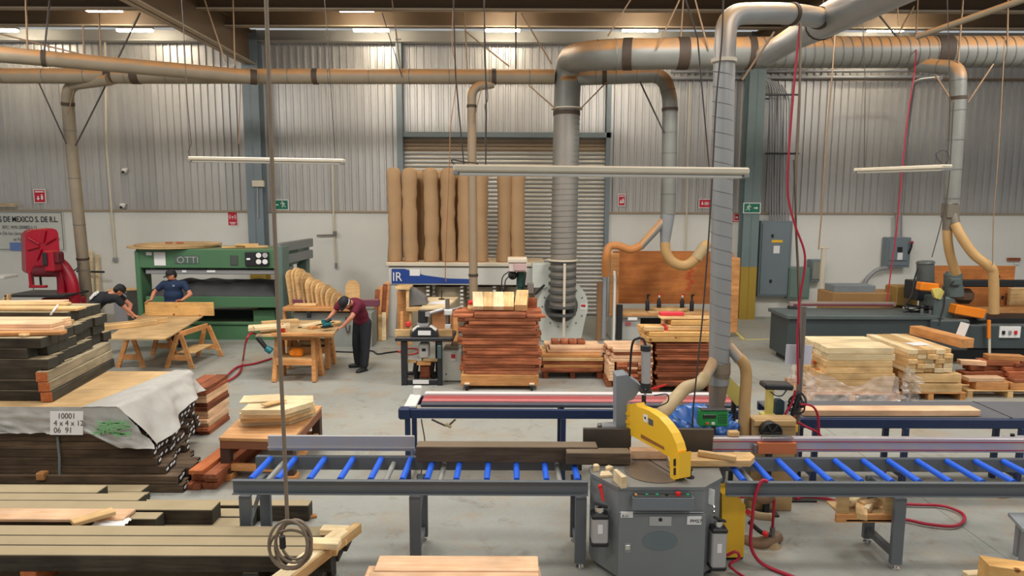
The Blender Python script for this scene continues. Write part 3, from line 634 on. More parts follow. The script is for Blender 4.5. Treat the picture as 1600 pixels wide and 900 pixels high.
# ================================================================== WALL FITTINGS
def pb(b, x0, y0, x1, y1, y, dep, bev=.008, mi=0):
    """box whose front face, standing at depth y, spans the given picture rectangle"""
    a = at(x0, y0, y=y); c = at(x1, y1, y=y); m2 = (at(x0, y1, y=y) + at(x1, y0, y=y)) / 2; c0 = (a + c) / 2
    return b.box(((a.x + c.x) / 2, y + dep / 2, (a.z + c.z) / 2), (abs(c.x - a.x), dep, abs(a.z - c.z)), bev=bev, mi=mi)
def base(x0, x1, y, z=0, py=500):
    return V((X((x0 + x1) / 2, y, py), y, z))
WF = WY - .012; SF = WY + .05
def arrow(b, c, s, d=1):
    c = V(c); b.prism([c + V((-.5 * s, 0, -.12 * s)), c + V((.1 * s * d, 0, -.12 * s)), c + V((.1 * s * d, 0, .12 * s)), c + V((-.5 * s, 0, .12 * s))] if d > 0 else [c + V((-.1 * s, 0, -.12 * s)), c + V((.5 * s, 0, -.12 * s)), c + V((.5 * s, 0, .12 * s)), c + V((-.1 * s, 0, .12 * s))], (0, -.003, 0))
    b.prism([c + V((.08 * s * d, 0, -.32 * s)), c + V((.5 * s * d, 0, 0)), c + V((.08 * s * d, 0, .32 * s))], (0, -.003, 0))
def runner(b, c, s, d=1):
    c = V(c); P = lambda x, z: c + V((x * s * d, 0, z * s))
    b.cyl(P(.12, .42), P(.12, .42) + V((0, -.003, 0)), .09 * s, n=10)
    def limb(*q, r=.045):
        for a, e in zip(q, q[1:]):
            a, e = P(*a), P(*e); dd = (e - a).normalized(); nn = V((-dd.z, 0, dd.x)) * r * s
            b.prism([a - nn, e - nn, e + nn, a + nn], (0, -.003, 0))
    limb((.06, .3), (-.04, .0), r=.08); limb((-.03, .02), (.14, -.14), (.08, -.38)); limb((-.04, .02), (-.16, -.2), (-.38, -.26)); limb((.06, .28), (.26, .14), (.36, .22)); limb((.02, .28), (-.18, .22), (-.24, .06))
def sign(x0, y0, x1, y1, y, mat, label, icon):
    a, c = at(x0, y0, y=y), at(x1, y1, y=y); wd, h = c.x - a.x, a.z - c.z
    t = thing('wall_sign', label, 'sign', ((a.x + c.x) / 2, y, c.z))
    B().box((0, 0, h / 2), (wd, .008, h), bev=.002).build('plate', mat, t)
    B().box((0, .003, h / 2), (wd + .05, .006, h + .05)).build('border', PAPER, t)
    b = B(); F = -.005
    if icon == 'exit_l': arrow(b, (-wd * .24, F, h * .5), h * .5, -1); runner(b, (wd * .2, F, h * .5), h * .8, -1)
    if icon == 'exit_r': arrow(b, (wd * .24, F, h * .5), h * .5, 1); runner(b, (-wd * .22, F, h * .5), h * .8, 1)
    if icon == 'ext':
        b.cyl((wd * .22, F, h * .3), (wd * .22, F - .003, h * .3), .1 * h, n=10).box((wd * .22, F, h * .42), (.16 * h, .003, .26 * h)).box((wd * .2, F, h * .6), (.08 * h, .003, .12 * h))
        b.box((-wd * .15, F, h * .42), (.1 * h, .003, .2 * h)).prism([(-wd * .15 - .15 * h, F, h * .33), (-wd * .15 + .15 * h, F, h * .33), (-wd * .15, F, h * .14)], (0, -.003, 0)).box((0, F, h * .86), (wd * .8, .003, h * .1))
    if icon == 'alarm':
        b.sphere((0, F, h * .62), .09 * wd, 6, sc=(1, .2, 1)).box((0, F, h * .5), (.04 * wd, .003, .12 * h))
        for s in (-1, 1):
            for rr in (.2, .3, .4):
                pts = [V((s * math.cos(q) * rr * wd, F, h * .62 + math.sin(q) * rr * wd)) for q in [i * .25 - .75 for i in range(7)]]
                b.tube(pts, .022 * wd, n=4)
        b.box((0, F, h * .2), (wd * .7, .003, h * .06)).box((0, F, h * .1), (wd * .5, .003, h * .04))
    if icon == 'wide':
        b.cyl((-wd * .25, F, h * .45), (-wd * .25, F - .003, h * .45), .14 * h, n=10).box((-wd * .25, F, h * .68), (.12 * h, .003, .2 * h))
        for k in range(3): b.box((wd * (-.02 + .12 * k), F, h * .5), (wd * .07, .003, h * .42))
        arrow(b, (wd * .4, F, h * .5), wd * .16, 1)
    b.build('pictogram', PAPER, t); return t
sign(53, 297, 71, 316, SF, REDSIGN, 'red fire extinguisher sign on corrugated wall above the cloth banner', 'ext')
sign(356, 331, 371, 352, WF, REDSIGN, 'tall red fire alarm sign on white wall beside the blue-grey column', 'alarm')
sign(425, 313, 450, 327, SF, GREENSIGN, 'green exit sign with running figure beside the blue-grey column', 'exit_l')
sign(967, 304, 976, 321, SF, REDSIGN, 'narrow red fire extinguisher sign beside the roller door', 'ext')
sign(1093, 312, 1111, 324, SF, REDSIGN, 'wide red fire sign half hidden behind the tall spiral duct', 'wide')
sign(1163, 318, 1187, 332, 19.15, GREENSIGN, 'green exit sign with arrow on the green-grey column', 'exit_r')
sign(1143, 335, 1160, 347, WF, REDSIGN, 'small red alarm sign on white wall under the wide fire sign', 'alarm')
# banner
a, c = at(-150, 329, y=WF), at(103, 392, y=WF)
t = thing('cloth_banner', 'white cloth banner with black lettering on the wall behind the bandsaw', 'banner', ((a.x + c.x) / 2, WF, c.z))
wd, h = c.x - a.x, a.z - c.z
B().grid(lambda u, v: V(((u - .5) * wd, -.01 + .008 * math.sin(u * 21) * math.sin(v * 3 + u * 4), v * h)), 40, 8).build('cloth', plain('banner_cloth', (206, 206, 198), .8, 0, .04), t)
b = B()
for s in (-1, 1): b.box((s * (wd / 2 - .04), -.022, h / 2), (.012, .004, h - .08)).box((0, -.022, h / 2 + s * (h / 2 - .04)), (wd - .08, .004, .012))
b.build('printed_border', DARK_GREY, t)
INK = plain('black_ink', (30, 30, 34), .6); INKG = plain('grey_ink', (84, 84, 88), .6)
text('S DE MEXICO S. DE R.L.', t, (wd / 2 - .14, -.026, h - .31), .225, INK, ax='RIGHT', sx=.73, bold=.003)
text('RFC: RMI-200805-L11', t, (wd / 2 - .76, -.026, h - .51), .135, INKG, ax='RIGHT', sx=.82)
text('No De los Llanos #2701 Int 1', t, (wd / 2 - .64, -.026, h - .68), .13, INKG, ax='RIGHT', sx=.82)
text('os Familiares de Mexico 66100', t, (wd / 2 - .14, -.026, h - .85), .13, INKG, ax='RIGHT', sx=.82)
B().box((X(36, WF) - t.location.x, -.024, h - 1.02), (.36, .004, .24)).build('logo', plain('blue_print', (108, 134, 190), .6), t)
# small fittings
for (px, py, lb) in ((195, 267, 'small white dome camera on corrugated wall, upper one'), (192, 322, 'small white dome camera on the ledge, lower one')):
    p = at(px, py, y=SF); t = thing('security_camera', lb, 'camera', p)
    B().box((0, .01, .05), (.16, .06, .05), bev=.01).build('bracket', WHITE, t); B().sphere((0, -.03, 0), .085, 8).build('dome', WHITE, t); B().sphere((.0, -.085, -.03), .045, 6).build('lens', BLACK, t)
def conduit(lb, pts, r=.028, mat=ALU_DULL, nm='conduit', endbox=None, cat='conduit'):
    t = thing(nm, lb, cat, V(pts[-1]))
    W(t).tube(fillet(pts, .15, 4), r, n=8).build('pipe', mat, t)
    if endbox: W(t).box(V(pts[-1]) + V((0, 0, -.05)), endbox, bev=.01).build('outlet_box', ALU_DULL, t)
    return t
conduit('pale conduit ending in an outlet box between bandsaw and press', [at(164, 60, y=19.6), at(166, 225, y=19.6), at(180, 403, y=19.62)], .03, CREAM, endbox=(.12, .08, .12))
t = conduit('pale air pipe with valves on white wall behind the curved boards', [at(519, 250, y=19.62), at(522, 370, y=19.62), at(525, 412, y=19.62)], .03, CREAM, 'air_pipe', (.07, .07, .16), 'pipe')
W(t).cyl(at(495, 368, y=19.6), at(522, 367, y=19.6), .022, n=8).build('side_arm', STEEL, t); W(t).box(at(523, 365, y=19.58), (.1, .08, .14), bev=.01).build('valve', STEEL, t)
conduit('slim conduit running down the wall beside the blue-grey column', [at(386, 90, y=19.64), at(388, 250, y=19.64), at(391, 378, y=19.64)], .03, CREAM)
t = thing('junction_box', 'small pale junction box on the front of blue-grey column', 'box', at(401, 293, y=19.1)); pb(W(t), 393, 282, 412, 292, 19.1, .1, .015).build('body', CREAM, t); W(t).cyl(at(402, 292, y=19.15), at(403, 340, y=19.15), .02, n=8).build('stub_pipe', ALU_DULL, t)
conduit('thin pipe with drop beside the fork of the booth duct', [at(1078, 130, y=19.6), at(1075, 225, y=19.6), at(1072, 390, y=19.62)], .022, CREAM)
t = thing('timber_rack', 'pale timber strips leaning on a wall rack beside the slanting pipe', 'rack', base(143, 165, 19.3))
for i, px in enumerate((140, 148, 157)):
    W(t).box((X(px, 19.5), 19.5, .88 + .06 * (i == 1)), (.09, .05, 1.75 + .12 * (i == 1)), Matrix.Rotation(-.06, 3, 'X'), bev=.005).build('strip', PALE, t)
W(t).cyl(at(120, 424, y=19.25), at(163, 425, y=19.25), .03, n=8).build('bar', BLACKMET, t)
# electrical panels
EP = plain('panel_grey_enamel', (112, 124, 130), .5, 0, .06, 3)
t = thing('switchboard', 'tall grey-blue electrical switchboard on the wall beside green-grey column', 'electrical panel', base(1190, 1233, 19.4, at(1210, 464, y=19.4).z))
pb(W(t), 1189, 345, 1233, 464, 19.4, .3, .02).build('cabinet', EP, t)
pb(W(t), 1192, 349, 1230, 461, 19.37, .03, .01).build('door', EP, t)
pb(W(t), 1206, 366, 1209, 371, 19.34, .03, .004).build('handle', BLACK, t)
pb(W(t), 1203, 437, 1206, 442, 19.34, .03, .004).build('handle', BLACK, t)
pb(W(t), 1206, 375, 1223, 379, 19.36, .01, .001).build('warning_label', YELLOW, t)
pb(W(t), 1209, 384, 1218, 396, 19.36, .01, .001).build('paper_label', PAPER, t)
for i in range(8):
    px = 1203 + 4.1 * i
    cm = thing('conduit', 'thin grey conduit, %s in the row rising from the tall switchboard, counted from the column' % ORD[i], 'conduit', at(px, 345, y=19.5), 0, 'conduits above the switchboard')
    W(cm).tube(fillet([at(px, 346, y=19.5), at(px + .3 * i, 132 + 3 * i, y=19.5), at(px - 14 + .5 * i, 118 + 2 * i, y=19.5)], .3, 5), .022, n=7).build('pipe', ALU_DULL, cm)
cs = thing('conduit_clamp', 'dark cross bar clamping the conduits above the tall switchboard', 'bracket', at(1225, 240, y=19.42)); W(cs).box(at(1222, 240, y=19.42), (.95, .04, .05), bev=.005).build('bar', BLACKMET, cs)
W(cs).box(at(1222, 148, y=19.42), (1.0, .04, .05), bev=.005).build('bar', BLACKMET, cs)
def boxpanel(nm, lb, r, y, dep, mat, door=True, extra=None):
    t = thing(nm, lb, 'electrical panel', base(r[0], r[2], y, at(r[0], r[3], y=y).z, r[3])); pb(W(t), *r, y, dep, .015).build('cabinet', mat, t)
    if door: pb(W(t), r[0] + 2, r[1] + 2, r[2] - 2, r[3] - 3, y - .03, .03, .008).build('door', mat, t)
    return t
t = boxpanel('fuse_box', 'low green-grey fuse box next to the tall switchboard', (1234, 418, 1264, 468), 19.3, .35, plain('green_grey_enamel', (104, 124, 116), .5))
t = boxpanel('fuse_box', 'small grey control box with glass door behind the T-post', (1268, 406, 1288, 440), 19.35, .3, EP)
pb(W(t), 1271, 410, 1286, 436, 19.31, .02, .004).build('window', plain('dull_glass', (140, 140, 128), .25), t)
t = boxpanel('disconnect_switch', 'grey disconnect switch with red-tipped lever on white wall', (1388, 371, 1421, 418), 19.35, .3, EP)
pb(W(t), 1392, 376, 1418, 408, 19.28, .05, .02).build('raised_cover', EP, t)
pb(W(t), 1403, 395, 1410, 406, 19.26, .03, .002).build('paper_label', PAPER, t); pb(W(t), 1403, 386, 1410, 394, 19.26, .03, .002).build('dark_label', BLACK, t)
W(t).tube([at(1420, 396, y=19.3), at(1424, 386, y=19.2), at(1425, 379, y=19.2)], [.03, .025, .025], n=8).build('lever', BLACK, t); W(t).sphere(at(1425, 379, y=19.2), .045, 6).build('lever_tip', RED, t)
W(t).tube(smooth([at(1387, 418, y=19.4), at(1370, 422, y=19.4), at(1356, 434, y=19.4), at(1351, 444, y=19.4)]), .06, n=8).build('elbow', ALU_DULL, t)
W(t).tube([at(1404, 335, y=19.45), at(1404, 371, y=19.45)], .09, n=10).build('riser', ALU_DULL, t)
t = thing('steel_post', 'pale T-topped steel post standing by the small wall panels', 'post', base(1276, 1280, 17.0))
zt = at(1278, 387, y=17).z
W(t).box((t.location.x + .04, 17, zt / 2), (.1, .08, zt), bev=.01).build('post', CREAM, t); W(t).box((t.location.x + .04, 17, zt), (.26, .1, .04), bev=.008).build('cap_bar', CREAM, t); W(t).box((t.location.x, 17, .01), (.24, .24, .02), bev=.004).build('foot', CREAM, t)
t = thing('wall_tool', 'small red-brown pad stuck on the white wall above the moulder', 'fitting', at(1585, 408, y=19.6)); pb(W(t), 1576, 403, 1595, 408, 19.6, .08, .01).build('pad', CEDARDK, t); W(t).box(at(1588, 412, y=19.66), (.12, .05, .06), bev=.01).build('mount', PAPER, t)
t = thing('loose_sticks', 'pale sticks left lying on the dusty wall ledge above the banner', 'board', at(5, 320, y=19.62)); W(t).box(at(0, 322, y=19.6), (.9, .09, .03), .04, bev=.004).build('stick', PALE, t); W(t).box(at(8, 319, y=19.62), (.7, .08, .03), -.05, bev=.004).build('stick', PINE, t)

# ================================================================== BACK ROW MACHINES
# --- green press
GY = 16.0
t = thing('veneer_press', 'long green press machine with black padded bed against back wall', 'machine', base(208, 445, GY))
def P(nm, r, y, dep, mat, bev=.012, par=None, root=None):
    rt = root or t
    o = pb(W(rt), *r, y, dep, bev).build(nm, mat, par or rt); return o
P('head', (211, 389, 436, 420), GY, 1.5, GREEN, .02)
P('upper_platen', (227, 421, 432, 429), GY + .08, 1.3, ALU_DULL)
P('side_frame', (209, 392, 226, 534), GY - .02, .5, GREEN, .02)
P('side_frame', (431, 385, 446, 534), GY - .06, .5, plain('grey_green_steel', (96, 116, 108), .5, 0, .1), .02)
P('side_frame', (462, 376, 482, 500), GY + 2.0, .3, plain('grey_green_steel', (0, 0, 0)), .02)
for py in (386, 405): W(t).box((at(446, py + 2, y=GY) + at(476, py - 8, y=GY + 2.2)) / 2, (.12, 2.3, .22), Matrix.Rotation(-.04, 3, 'Z'), bev=.01).build('side_rail', GREY_METAL, t)
P('bed', (227, 463, 432, 481), GY, 1.5, GREEN, .015)
me = B(t.location)
def pad(u, v):
    a = at(228, 463, y=GY); c = at(433, 463, y=GY); x = a.x + (c.x - a.x) * u; n_ = noise.noise(V((u * 9, v * 5, 1)))
    edge = min(u, 1 - u, v, 1 - v); zz = a.z + .005 + (.28 + .05 * n_) * min(1, edge * 9) ** .5
    return V((x, GY + .02 + 1.4 * v, zz))
me.grid(pad, 60, 14).build('padded_cover', plain('black_cover', (40, 39, 39), .55, 0, .25, 9, bump=.3), t)
P('base', (226, 507, 432, 534), GY + .02, 1.4, GREEN, .015)
P('base_lip', (226, 503, 432, 508), GY - .02, .1, GREEN, .01)
P('ram_housing', (395, 484, 431, 504), GY + .2, .8, GREEN, .02)
P('ram_housing', (228, 484, 262, 504), GY + .2, .8, GREEN, .02)
P('dark_well', (262, 484, 395, 506), GY + .9, .3, plain('dark_well', (40, 48, 44), .6))
P('control_panel', (382, 394, 420, 416), GY - .06, .06, BLACKMET)
for i, (px, py) in enumerate(((404, 399), (414, 399), (404, 409), (414, 409))): W(t).cyl(at(px, py, y=GY - .06), at(px, py, y=GY - .1), .06, n=12).build('gauge', PAPER if i != 1 else ALU, t)
W(t).box(at(388, 405, y=GY - .08), (.09, .03, .05), bev=.01).build('switch', PAPER, t)
P('vent_plate', (359, 399, 372, 415), GY - .02, .03, plain('vent_plate', (70, 78, 72), .6))
P('paper_notice', (240, 394, 259, 415), GY - .012, .012, PAPER, .001); P('paper_label', (228, 394, 237, 399), GY - .012, .012, PAPER, .001)
P('name_plate', (271, 399, 310, 412), GY - .012, .012, plain('name_plate', (78, 100, 84), .6), .001)
text('OTTI', t, at(276, 411, y=GY - .02) - t.location, .22, ALU, sx=1.05)
for px, wd_ in ((288, .1), (330, .2)): W(t).box(at(px, 424, y=GY + .07), (wd_, .02, .05)).build('plate', PAPER, t)
zt = at(300, 389, y=GY).z
for k, (cx_, rr, yy) in enumerate(((272, 1.02, 16.75), (280, .98, 16.8))):
    b = B(); b.cyl((0, 0, 0), (0, 0, .035), rr, n=40)
    b.build('plywood_disc', PLY, None, loc=(X(cx_, yy, 385), yy, zt + .004 + .04 * k), label=('lower large plywood disc lying on top of the green press', 'upper large plywood disc lying on top of the green press')[k], cat='board', group='discs on the green press')
for i, px in enumerate((264, 281)): board((X(px, 16.7, 380), 16.7, zt + .084), .16, .07, .04, CEDAR, .3, 'wood_scrap', 'small brown wood scrap on the plywood disc, %s the press notice' % ('nearer to', 'farther from')[i], 'scrap')
for i, (px, rz) in enumerate(((365, .35), (385, .3), (398, .5))):
    board((X(px, 16.35, 386), 16.35 + .05 * i, zt + .004 + .05 * (i % 2)), .52, .15, .05, PINE, rz, 'curved_offcut', 'pine offcut on top of the green press, %s from the discs' % ORD[i], 'board')
# --- red bandsaw
BY = 15.7
t = thing('bandsaw', 'large red bandsaw with rounded wheel cover and black table', 'machine', base(60, 115, BY))
pts = [(45, 362), (50, 359.5), (82, 357), (88, 359), (91, 364), (95, 412), (93, 418), (60, 424), (44, 428), (41, 425), (39, 368)]
W(t).prism([at(a, b_, y=BY) for a, b_ in pts], (-.42, .45, -.0)).build('wheel_cover', RED, t)
for a_ in (75, 30, 150, 195, 245): 
    c0 = at(66, 384, y=BY - .03); W(t).tube([c0 + V((math.cos(math.radians(a_)) * .08, 0, math.sin(math.radians(a_)) * .08)), c0 + V((math.cos(math.radians(a_)) * .36, 0, math.sin(math.radians(a_)) * .36))], .022, n=6).build('rib', RED, t)
P('tension_block', (66, 392, 84, 425), BY - .3, .3, RED, .03); P('tension_block', (80, 394, 91, 412), BY - .25, .25, plain('dark_red', (96, 14, 28), .5), .03)
W(t).cyl(at(55, 424, y=BY - .1), at(88, 424, y=BY - .1), .13, n=12).build('motor_guard', plain('dark_red', (0, 0, 0)), t)
W(t).box(at(70, 405, y=BY - .32), (.1, .06, .3), bev=.02).build('adjuster', BLACKMET, t)
b = W(t); ps = smooth([at(88, 408, y=BY + .25), at(98, 416, y=BY + .25), at(108, 432, y=BY + .25), at(114, 450, y=BY + .25), at(116, 480, y=BY + .25), at(117, 520, y=BY + .25)])
b.tube(ps, .14, n=10); b.build('neck', RED, t)
W(t).tube(smooth([at(92, 414, y=BY + .2), at(96, 435, y=BY + .2), at(97, 460, y=BY + .2)]), .1, n=8).build('neck_web', RED, t)
P('guide_post', (43, 424, 50, 447), BY - .05, .1, RED); P('guide_bar', (44, 446, 71, 450), BY - .05, .1, RED); P('guide_rod', (60, 428, 64, 448), BY, .06, BLACKMET)
W(t).box((at(52, 430, y=BY) + at(52, 462, y=BY)) / 2, (.02, .005, .5)).build('blade', STEEL, t)
p = at(68, 460, y=BY); W(t).box((p.x, BY + .15, p.z), (1.35, .95, .05), bev=.01).build('table', BLACKMET, t)
P('lower_frame', (62, 466, 119, 520), BY + .1, .5, RED, .04)
W(t).box((t.location.x, BY + .2, .16), (1.1, .8, .32), bev=.04).build('plinth', RED, t)
W(t).tube(smooth([at(110, 425, y=BY + .3), at(120, 420, y=BY + .4), at(125, 411, y=BY + .5)]), .018, n=6).build('power_lead', WIREDK, t)
t = thing('side_table', 'small white table on a thin stand beside the red bandsaw', 'table', base(4, 20, 16.4))
zt = at(10, 432, y=16.4).z
W(t).box((t.location.x - .3, 16.4, zt), (.95, .5, .07), bev=.01).build('table_top', WHITE, t); W(t).cyl((t.location.x - .2, 16.4, 0), (t.location.x - .2, 16.4, zt), .025, n=8).build('stand', ALU_DULL, t); W(t).box((t.location.x - .2, 16.4, .015), (.4, .4, .03), bev=.005).build('foot', ALU_DULL, t)
for i, (px, h) in enumerate(((-2, 1.16), (10, 1.12), (17, 1.2))):
    board((X(px, 15.1), 15.1, 0), .045, .1, h, PINE, 0, 'upright_strip', 'upright pale strip before the white side table, %s toward the bandsaw' % ORD[i])
t = thing('trestle', 'grey trestle bin loaded with pale strips between bandsaw and press', 'bin', base(195, 202, 16.7))
zt = at(190, 455, y=16.7).z
P('bin', (176, 456, 202, 530), 16.7, .5, ALU_DULL)
for i in range(3): W(t).box((t.location.x - .06, 16.75 + .12 * i, zt + .03), (.75, .07, .04), .25 - .2 * i, bev=.004).build('strip', PINE, t)
# --- bench with the curved boards behind the sanding worker
SY = 15.2
t = thing('long_bench', 'grey bench with maroon rail holding the fan of curved boards', 'bench', base(442, 594, SY))
P('bench_top', (441, 480, 560, 487), SY - .1, .8, BENCHW); P('rail', (457, 468, 592, 479), SY + .35, .14, plain('maroon_rail', (112, 62, 78), .5, 0, .1, dust=(170, 130, 120), dlo=.6, dhi=1, dpow=.5)); P('cabinet', (458, 488, 582, 545), SY + .05, .6, plain('grey_cabinet', (138, 140, 134), .6))
P('leg', (441, 487, 448, 546), SY, .1, BENCHW); P('clamp', (479, 487, 485, 497), SY - .1, .08, BLACKMET)
W(t).tube(smooth([at(541, 495, y=SY), at(540, 510, y=SY), at(544, 520, y=SY), at(547, 508, y=SY)]), .015, n=6).build('hanging_lead', WIREDK, t)
zb = at(480, 479, y=SY + .6).z
board((X(478, SY + .1), SY + .1, at(470, 480, y=SY - .1).z + .003), .5, .16, .05, PINE, .05, 'board', 'short pine board lying on the bench top below the curved boards', 'board')
def curved_board(h, wd_):
    prof = [(-wd_ / 2, 0), (wd_ / 2, 0)] + [(wd_ / 2 * math.cos(a_), h - wd_ * .55 + wd_ * .55 * math.sin(a_)) for a_ in [i * PI / 10 for i in range(11)]]
    return B().prism([V((x_, -.025, z_)) for x_, z_ in prof], (0, .05, 0)).mesh('curved_board', PINE)
for i in range(11):
    u = i / 10; px = 462 + 74 * u; top = [416, 413, 414, 421, 428, 432, 436, 440, 445, 452, 460][i]
    yy = SY + .6 - .035 * i; p = at(px, 470, y=yy); h = (at(px, top + 4, y=yy).z - zb) * .98
    o = link('curved_board', curved_board(max(.3, h), .3 + .02 * i), None, (p.x, yy, zb), 0, 'rounded pale board standing in the fan on the bench, %s from the press' % ORD[i], 'board', 'fan of curved boards')
    o.rotation_euler = (-.1, -.06 + .05 * (i % 2), 1.0 + .02 * i)
o = link('curved_board', curved_board(.62, .34), None, (X(552, SY + .7), SY + .72, zb), 0, 'single rounded pale board standing apart behind the sanding worker', 'board')
for i, (px, top, bot, dx, mt) in enumerate(((584, 452, 532, 6, CEDAR), (590, 447, 532, 5, BENCHW), (596, 444, 532, 6, CEDARDK), (601, 440, 532, 5, BENCHW), (594, 492, 531, 0, PINE), (600, 488, 531, 0, PALE))):
    yy = 16.12 + .05 * i if i < 4 else 15.98; p0 = at(px, bot, y=yy); p0.z = 0.0; p1 = at(px + dx, top, y=yy + .15); L = (p1 - p0).length
    b = B(); b.box((0, 0, L / 2), (.1, .05, L), bev=.005); d = (p1 - p0).normalized()
    o = b.build('leaning_board', mt, None, loc=p0, rot=V((0, 0, 1)).rotation_difference(d).to_euler(), label=('narrow %s board leaning upright by the dust collector, %s from the worker' % ('tall' if i < 4 else 'short pale', ORD[i if i < 4 else i - 4])), cat='board', group='boards leaning by the dust collector')
# --- dust collector
DY = 16.55
t = thing('dust_collector', 'white dust collector with blue banner and rows of tan filter bags', 'machine', base(603, 850, DY))
zp = at(700, 414, y=DY).z
P('plenum', (606, 417, 852, 446), DY, 1.5, plain('off_white_enamel', (198, 196, 188), .5, 0, .06), .015)
P('ledge', (602, 410, 852, 417), DY - .06, 1.6, CREAM, .015)
ps = [(612, 420), (632, 420), (645, 424), (663, 430), (700, 435), (733, 436), (733, 443), (612, 443)]
W(t).prism([at(a, b_, y=DY - .004) for a, b_ in ps], (0, -.01, 0)).build('banner', BLUEBAN, t)
text('IR', t, at(613, 439, y=DY - .03) - t.location, .31, PAPER, ext=.006, sx=.9)
P('paper_note', (640, 421, 656, 431), DY - .03, .01, PAPER, .001)
for px0, px1 in ((605, 622), (838, 852)):
    W(t).prism([at(px0, 446, y=DY), at(px1, 446, y=DY), at(px1 - 5, 533, y=DY), at(px0, 533, y=DY)], (0, .3, 0)).build('leg', plain('off_white_enamel', (0, 0, 0)), t)
P('rear_leg', (735, 446, 742, 523), DY + 1.2, .12, plain('off_white_enamel', (0, 0, 0)))
CLEAR = plain('smoky_plastic_bag', (150, 138, 116), .3, 0, .2, 3)
for i in range(4):
    x0 = 625 + 54 * i; a = at(x0, 446, y=DY + .5); c = at(x0 + 50, 476, y=DY + .5); cx = (a.x + c.x) / 2
    W(t).lathe([(.4, 0), (.41, -.1), (.39, -.3), (.42, -.6), (.4, -1.05), (.3, -1.2), (.02, -1.22)], (cx, DY + .6, a.z), 14).build('collection_bag', CLEAR, t)
for px in (666, 719, 770): 
    for q in range(7): P('strap_hole', (px, 447 + 6 * q, px + 5, 450 + 6 * q), DY + .1, .03, WHITE, .003)
xs_f = (617, 642, 674, 702, 726, 752, 787, 809); top = at(700, 262, y=DY).z - zp
def bag(h, r, seed, bend):
    q = random.Random(seed); prof = [(r * .93, 0), (r * .98, .05)]
    for k in range(1, 14): prof.append((r * (1 + .09 * q.uniform(-1, 1)), h * k / 15))
    prof += [(r * 1.02, h * .95), (r * .8, h * .985), (r * .4, h), (.01, h * 1.003)]
    n = 16; vs = []
    for r_, z_ in prof:
        for j in range(n):
            a_ = 2 * PI * j / n; rr = r_ * (1 + .06 * math.sin(3 * a_ + seed + z_)); vs.append(V((rr * math.cos(a_) + bend * math.sin(PI * z_ / h), rr * math.sin(a_), z_)))
    return B().add(vs, [(i * n + j, i * n + (j + 1) % n, (i + 1) * n + (j + 1) % n, (i + 1) * n + j) for i in range(len(prof) - 1) for j in range(n)], 0, True)
for i, px in enumerate(xs_f):
    o = bag(top, .178, i, .02 * (-1) ** i).build('filter_bag', BAG, t, loc=(X(px, DY + .28, 400) - t.location.x, .28, zp + .01))
    B().cyl((0, 0, .0), (0, 0, .07), .19, n=16).build('band', plain('rust_band', (150, 96, 56), .7), o)
for i, px in enumerate((655, 688, 714, 738)):
    o = bag(top * .99, .178, i + 20, .015).build('filter_bag', BAG, t, loc=(X(px, DY + .95, 400) - t.location.x, .95, zp + .01))
# --- blower
FY = 15.95
t = thing('blower_fan', 'grey snail-shaped blower at the foot of the thick duct', 'machine', base(840, 918, FY))
c0 = at(880, 479, y=FY); rr = (X(919, FY) - X(841, FY)) / 2
poly = [V((c0.x + rr * 1.02 * math.cos(a_) * (1 + .06 * (a_ / PI - .5)), FY, c0.z + rr * math.sin(a_) * 1.05)) for a_ in [PI * (-.12 + i / 22 * 1.24) for i in range(23)]]
poly += [V((c0.x - rr * .86, FY, .02)), V((c0.x + rr * .72, FY, .02))]
BLG = plain('blower_grey', (200, 203, 194), .5, 0, .08, 3)
W(t).prism(poly, (0, .45, 0)).build('scroll', BLG, t)
W(t).cyl(c0 + V((-.05, 0, .02)), c0 + V((-.05, -.1, .02)), .4, .38, n=24).build('inlet_ring', plain('inlet_grey', (84, 86, 84), .5), t)
for k in range(14):
    a_ = 2 * PI * k / 14; W(t).cyl(c0 + V((math.cos(a_) * rr * .84, 0, math.sin(a_) * rr * .84)), c0 + V((math.cos(a_) * rr * .84, -.02, math.sin(a_) * rr * .84)), .018, n=6).build('bolt', STEEL, t)
P('warning_label', (906, 475, 916, 484), FY - .01, .01, PAPER, .001); P('warning_label', (908, 476, 915, 479), FY - .02, .01, REDPL, .001)
P('outlet_box', (832, 412, 862, 450), FY + .1, .46, BLG)
W(t).tube(smooth([at(851, 445, y=FY - .05), at(843, 452, y=FY - .05), at(836, 460, y=FY - .05)]), .03, n=6).build('lead', BLACK, t)
# --- timber booth
OY = 16.9
t = thing('plywood_booth', 'open plywood work booth with bench and curved side panel', 'booth', base(945, 1112, OY - .6))
P('back_panel', (958, 392, 1113, 475), OY, .04, PLYRED, .004)
yb = OY - .72
a = at(966, 474, y=OY - .02); zt = at(1000, 491, y=yb).z
W(t).box(((X(972, yb) + X(1112, yb)) / 2, (OY + yb) / 2, zt), (X(1112, yb) - X(970, yb), OY - yb, .05), bev=.006).build('bench_top', PLY, t)
P('bench_edge', (966, 490, 1112, 495), yb - .04, .05, BENCHW)
ps = [V((X(956, yb), yb - .2, 0)), V((X(956, yb), yb - .2, at(0, 430, y=yb).z)), V((X(956, yb), yb + .1, at(0, 408, y=yb).z)), V((X(956, yb), OY - .25, at(0, 394, y=OY).z)), V((X(956, yb), OY, at(0, 392, y=OY).z)), V((X(956, yb), OY, 0))]
W(t).prism(ps, (.05, 0, 0)).build('side_panel', WHITE, t)
P('side_edge', (954, 396, 966, 494), yb - .05, .05, BENCHW)
P('side_panel', (1141, 403, 1152, 520), OY - .35, .3, BENCHW)
P('side_panel', (1113, 395, 1141, 520), OY + .05, .03, BENCHW)
P('front_post', (943, 386, 946, 530), yb - .15, .06, ALU_DULL); P('front_post', (933, 440, 939, 545), yb - .15, .05, plain('brown_post', (132, 98, 66), .6))
